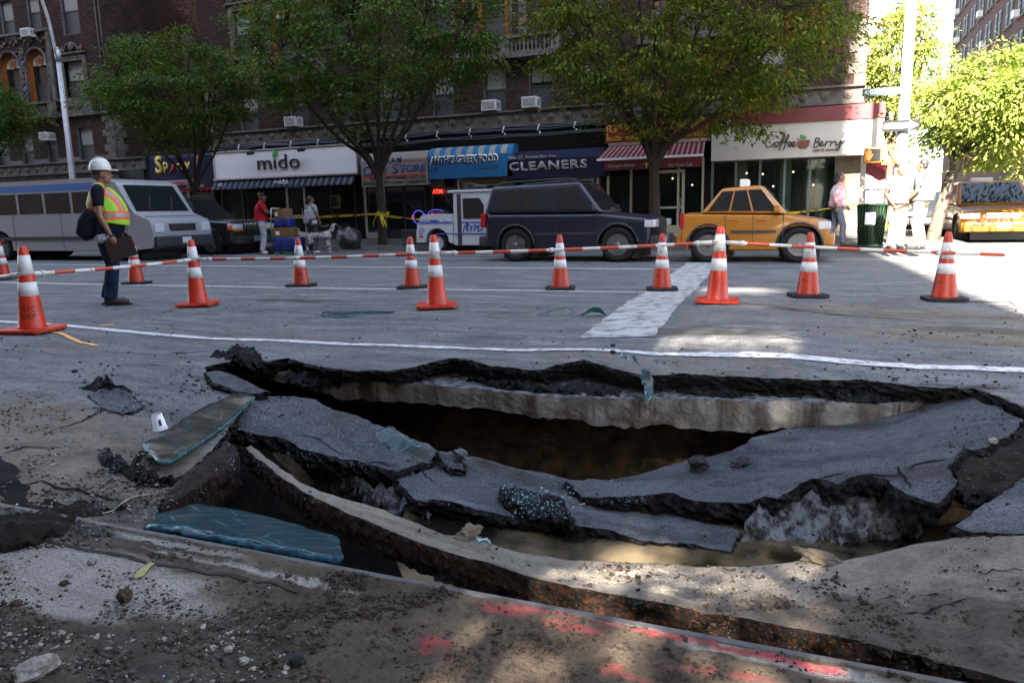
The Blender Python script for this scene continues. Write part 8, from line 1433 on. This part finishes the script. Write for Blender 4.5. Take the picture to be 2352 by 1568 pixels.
def rock(label, px, py, r, mat, seed, sq=(1, 1, .7), amp=.3, name='stone', sink=.3, f=1.6):
    h, nn = drop(px, py)
    if h is None: return
    s = r; V = IC3V.copy(); d = np.array([1+amp*fbm(v[0]+seed, v[1], v[2], f, 4)+amp*.35*fbm(v[0]+seed, v[1], v[2], f*4, 2) for v in V]); V = V*d[:, None]*np.array(sq)*s; c = h+Vector((0, 0, s*sq[2]*(1-sink)))
    V = np.round(V/(s*.11))*(s*.11)*.35+V*.65
    o = npmesh(name, V, IC3F, mat, None, False); o.location = c; o.rotation_euler = (0, 0, seed*1.3); return tag(o, label, 'stone', 'loose stones and lumps')
STP = M('pale_stone', (.25, .24, .22), .85, col2=(.12, .10, .08), vscale=40, bump=.003, bscale=120); STB = M('brown_clod', (.065, .043, .026), .95, col2=(.03, .02, .014), vscale=40, bump=.004, bscale=90); STK = M('tar_lump', (.012, .012, .013), .8, col2=(.035, .035, .037), vscale=45, bump=.006, bscale=70); STG = M('bluish_rubble', (.14, .147, .155), .85, col2=(.05, .05, .05), vscale=30, bump=.006, bscale=60)
rock('large pale stone in the bottom left corner', 84, 1552, .033, STP, 1, (1.3, .9, .75)); rock('white angular stone on the pale paving by the leaf', 212, 1294, .0135, STP, 2, (1, 1, .85)); rock('small round white stone left of the leaf', 160, 1322, .009, STP, 3); rock('big brown clod in the middle of the pale paving', 288, 1378, .021, STB, 4, (1.1, .9, .9)); rock('brown clod at the left edge of the pale paving', 38, 1482-90, .015, STB, 5); rock('dark brown clod below the white angular stone', 148, 1358-16, .011, STB, 6); rock('dark stone in the dirt below the kerb', 683, 1525, .019, STK, 7, (1, .9, .95)); rock('white chip in the gravel left of the dark stone', 525, 1495, .010, STP, 8); rock('second white chip lower in the gravel', 560, 1592-70, .012, STP, 9); rock('pale pebble beside the rubble on the right slope', 2281, 1017, .020, STP, 10, (1.2, .9, .8))
rock('lumpy tar chunk on the middle of the largest plate', 1604, 1078, .062, STK, 11, (1, .8, .75), .5); rock('pale broken piece behind the tar chunk', 1600, 1052, .045, STG, 12, (1, .7, .6), .5); rock('flat dark brown chunk to the right of the tar chunk', 1700, 1066, .062, STK, 13, (1.2, .6, .35), .45); rock('pale rubble lump at the joint of the two left plates', 1058, 1055, .05, STG, 14, (1, .8, .8), .45); rock('tar lump on the white line left of the glass strip', 1408, 838-42, .02, STK, 15); rock('bluish rubble heap by the dark water on the right', 2140, 1243, .05, STG, 16, (2.0, .8, .5), .5); rock('rusty brick stub under the raised far edge', 1052, 852, .05, M('rusty_brick', (.26, .09, .03), .85, col2=(.1, .04, .02), vscale=30), 17, (1.1, .7, .6), .2)
rock('clod heap on the crest of the muddy strip', 1075, 1232, .05, M('dry_mud', (.14, .11, .075), .95, var=.3, vscale=30, bump=.005, bscale=60), 18, (1.4, .7, .55), .5); rock('mud crust lifting on the edge of the dark water', 1880, 1288, .07, MATS['dry_mud'], 19, (1.6, .6, .35), .5); rock('pinkish wood chip on the rough black chunk', 1340, 1228-70, .012, M('pink_chip', (.4, .2, .17), .8), 20, (2.2, .5, .4)); rock('tar crumb at the foot of the worn white stripe', 1408, 830-18, .022, STK, 21); rock('black tar lump on the road left of the far rim', 172, 863-8, .02, STK, 22)
# fallen leaf and roots
h, _ = drop(333, 1392-80); t = thing('fallen_leaf', 'single yellow green leaf lying on the pale paving', 'leaf', h); P_ = [(333, 1280), (350, 1296), (356, 1300), (352, 1306), (335, 1318), (318, 1330), (310, 1331), (312, 1322), (322, 1308), (336, 1300)]
pts = [drop(x, y)[0]+Vector((0, 0, .006)) for x, y in ((357, 1297), (348, 1306), (330, 1324), (311, 1331), (309, 1327), (318, 1313), (337, 1301), (346, 1297))]; m = MB(); m.add([tuple(q+Vector((0, 0, .004*math.sin(k*2)))) for k, q in enumerate(pts)], [tuple(range(len(pts)))]); m.build('blade', M('yellow_green_leaf', (.26, .25, .06), .6, var=.3, vscale=40), t); m = MB(); m.tube(smoothpath([drop(x, y)[0]+Vector((0, 0, .006)) for x, y in ((340, 1300), (339, 1292), (335, 1284), (330, 1280))], 4), .0011, 5); m.build('stalk', M('leaf_stalk', (.25, .17, .07), .6), t)
rt = thing('root', 'thin pale root lying in the rubble by the big teal glass', 'root', drop(280, 1180)[0] or (0, 0, 0)); m = MB(); m.tube(smoothpath([(drop(x, y)[0] or Vector(rt.location))+Vector((0, 0, .012)) for x, y in ((236, 1186), (262, 1176), (285, 1158), (310, 1146), (340, 1142), (365, 1136))], 5), .0028, 5); m.build('strand', M('root_pale', (.34, .28, .2), .8), rt)
tr_ = thing('metal_strip', 'bent metal strip lying on the road beside the battered cone', 'metal strip', G(2290, 700, 0)); m = MB(); a, b, c = (G(2218, 695, 0), G(2322, 695, 0), G(2340, 708, 0)); up = Vector((0, 0, .02)); m.tube([a+up, b+up, c+up], .018, 6); m.build('strip', SILV, tr_)
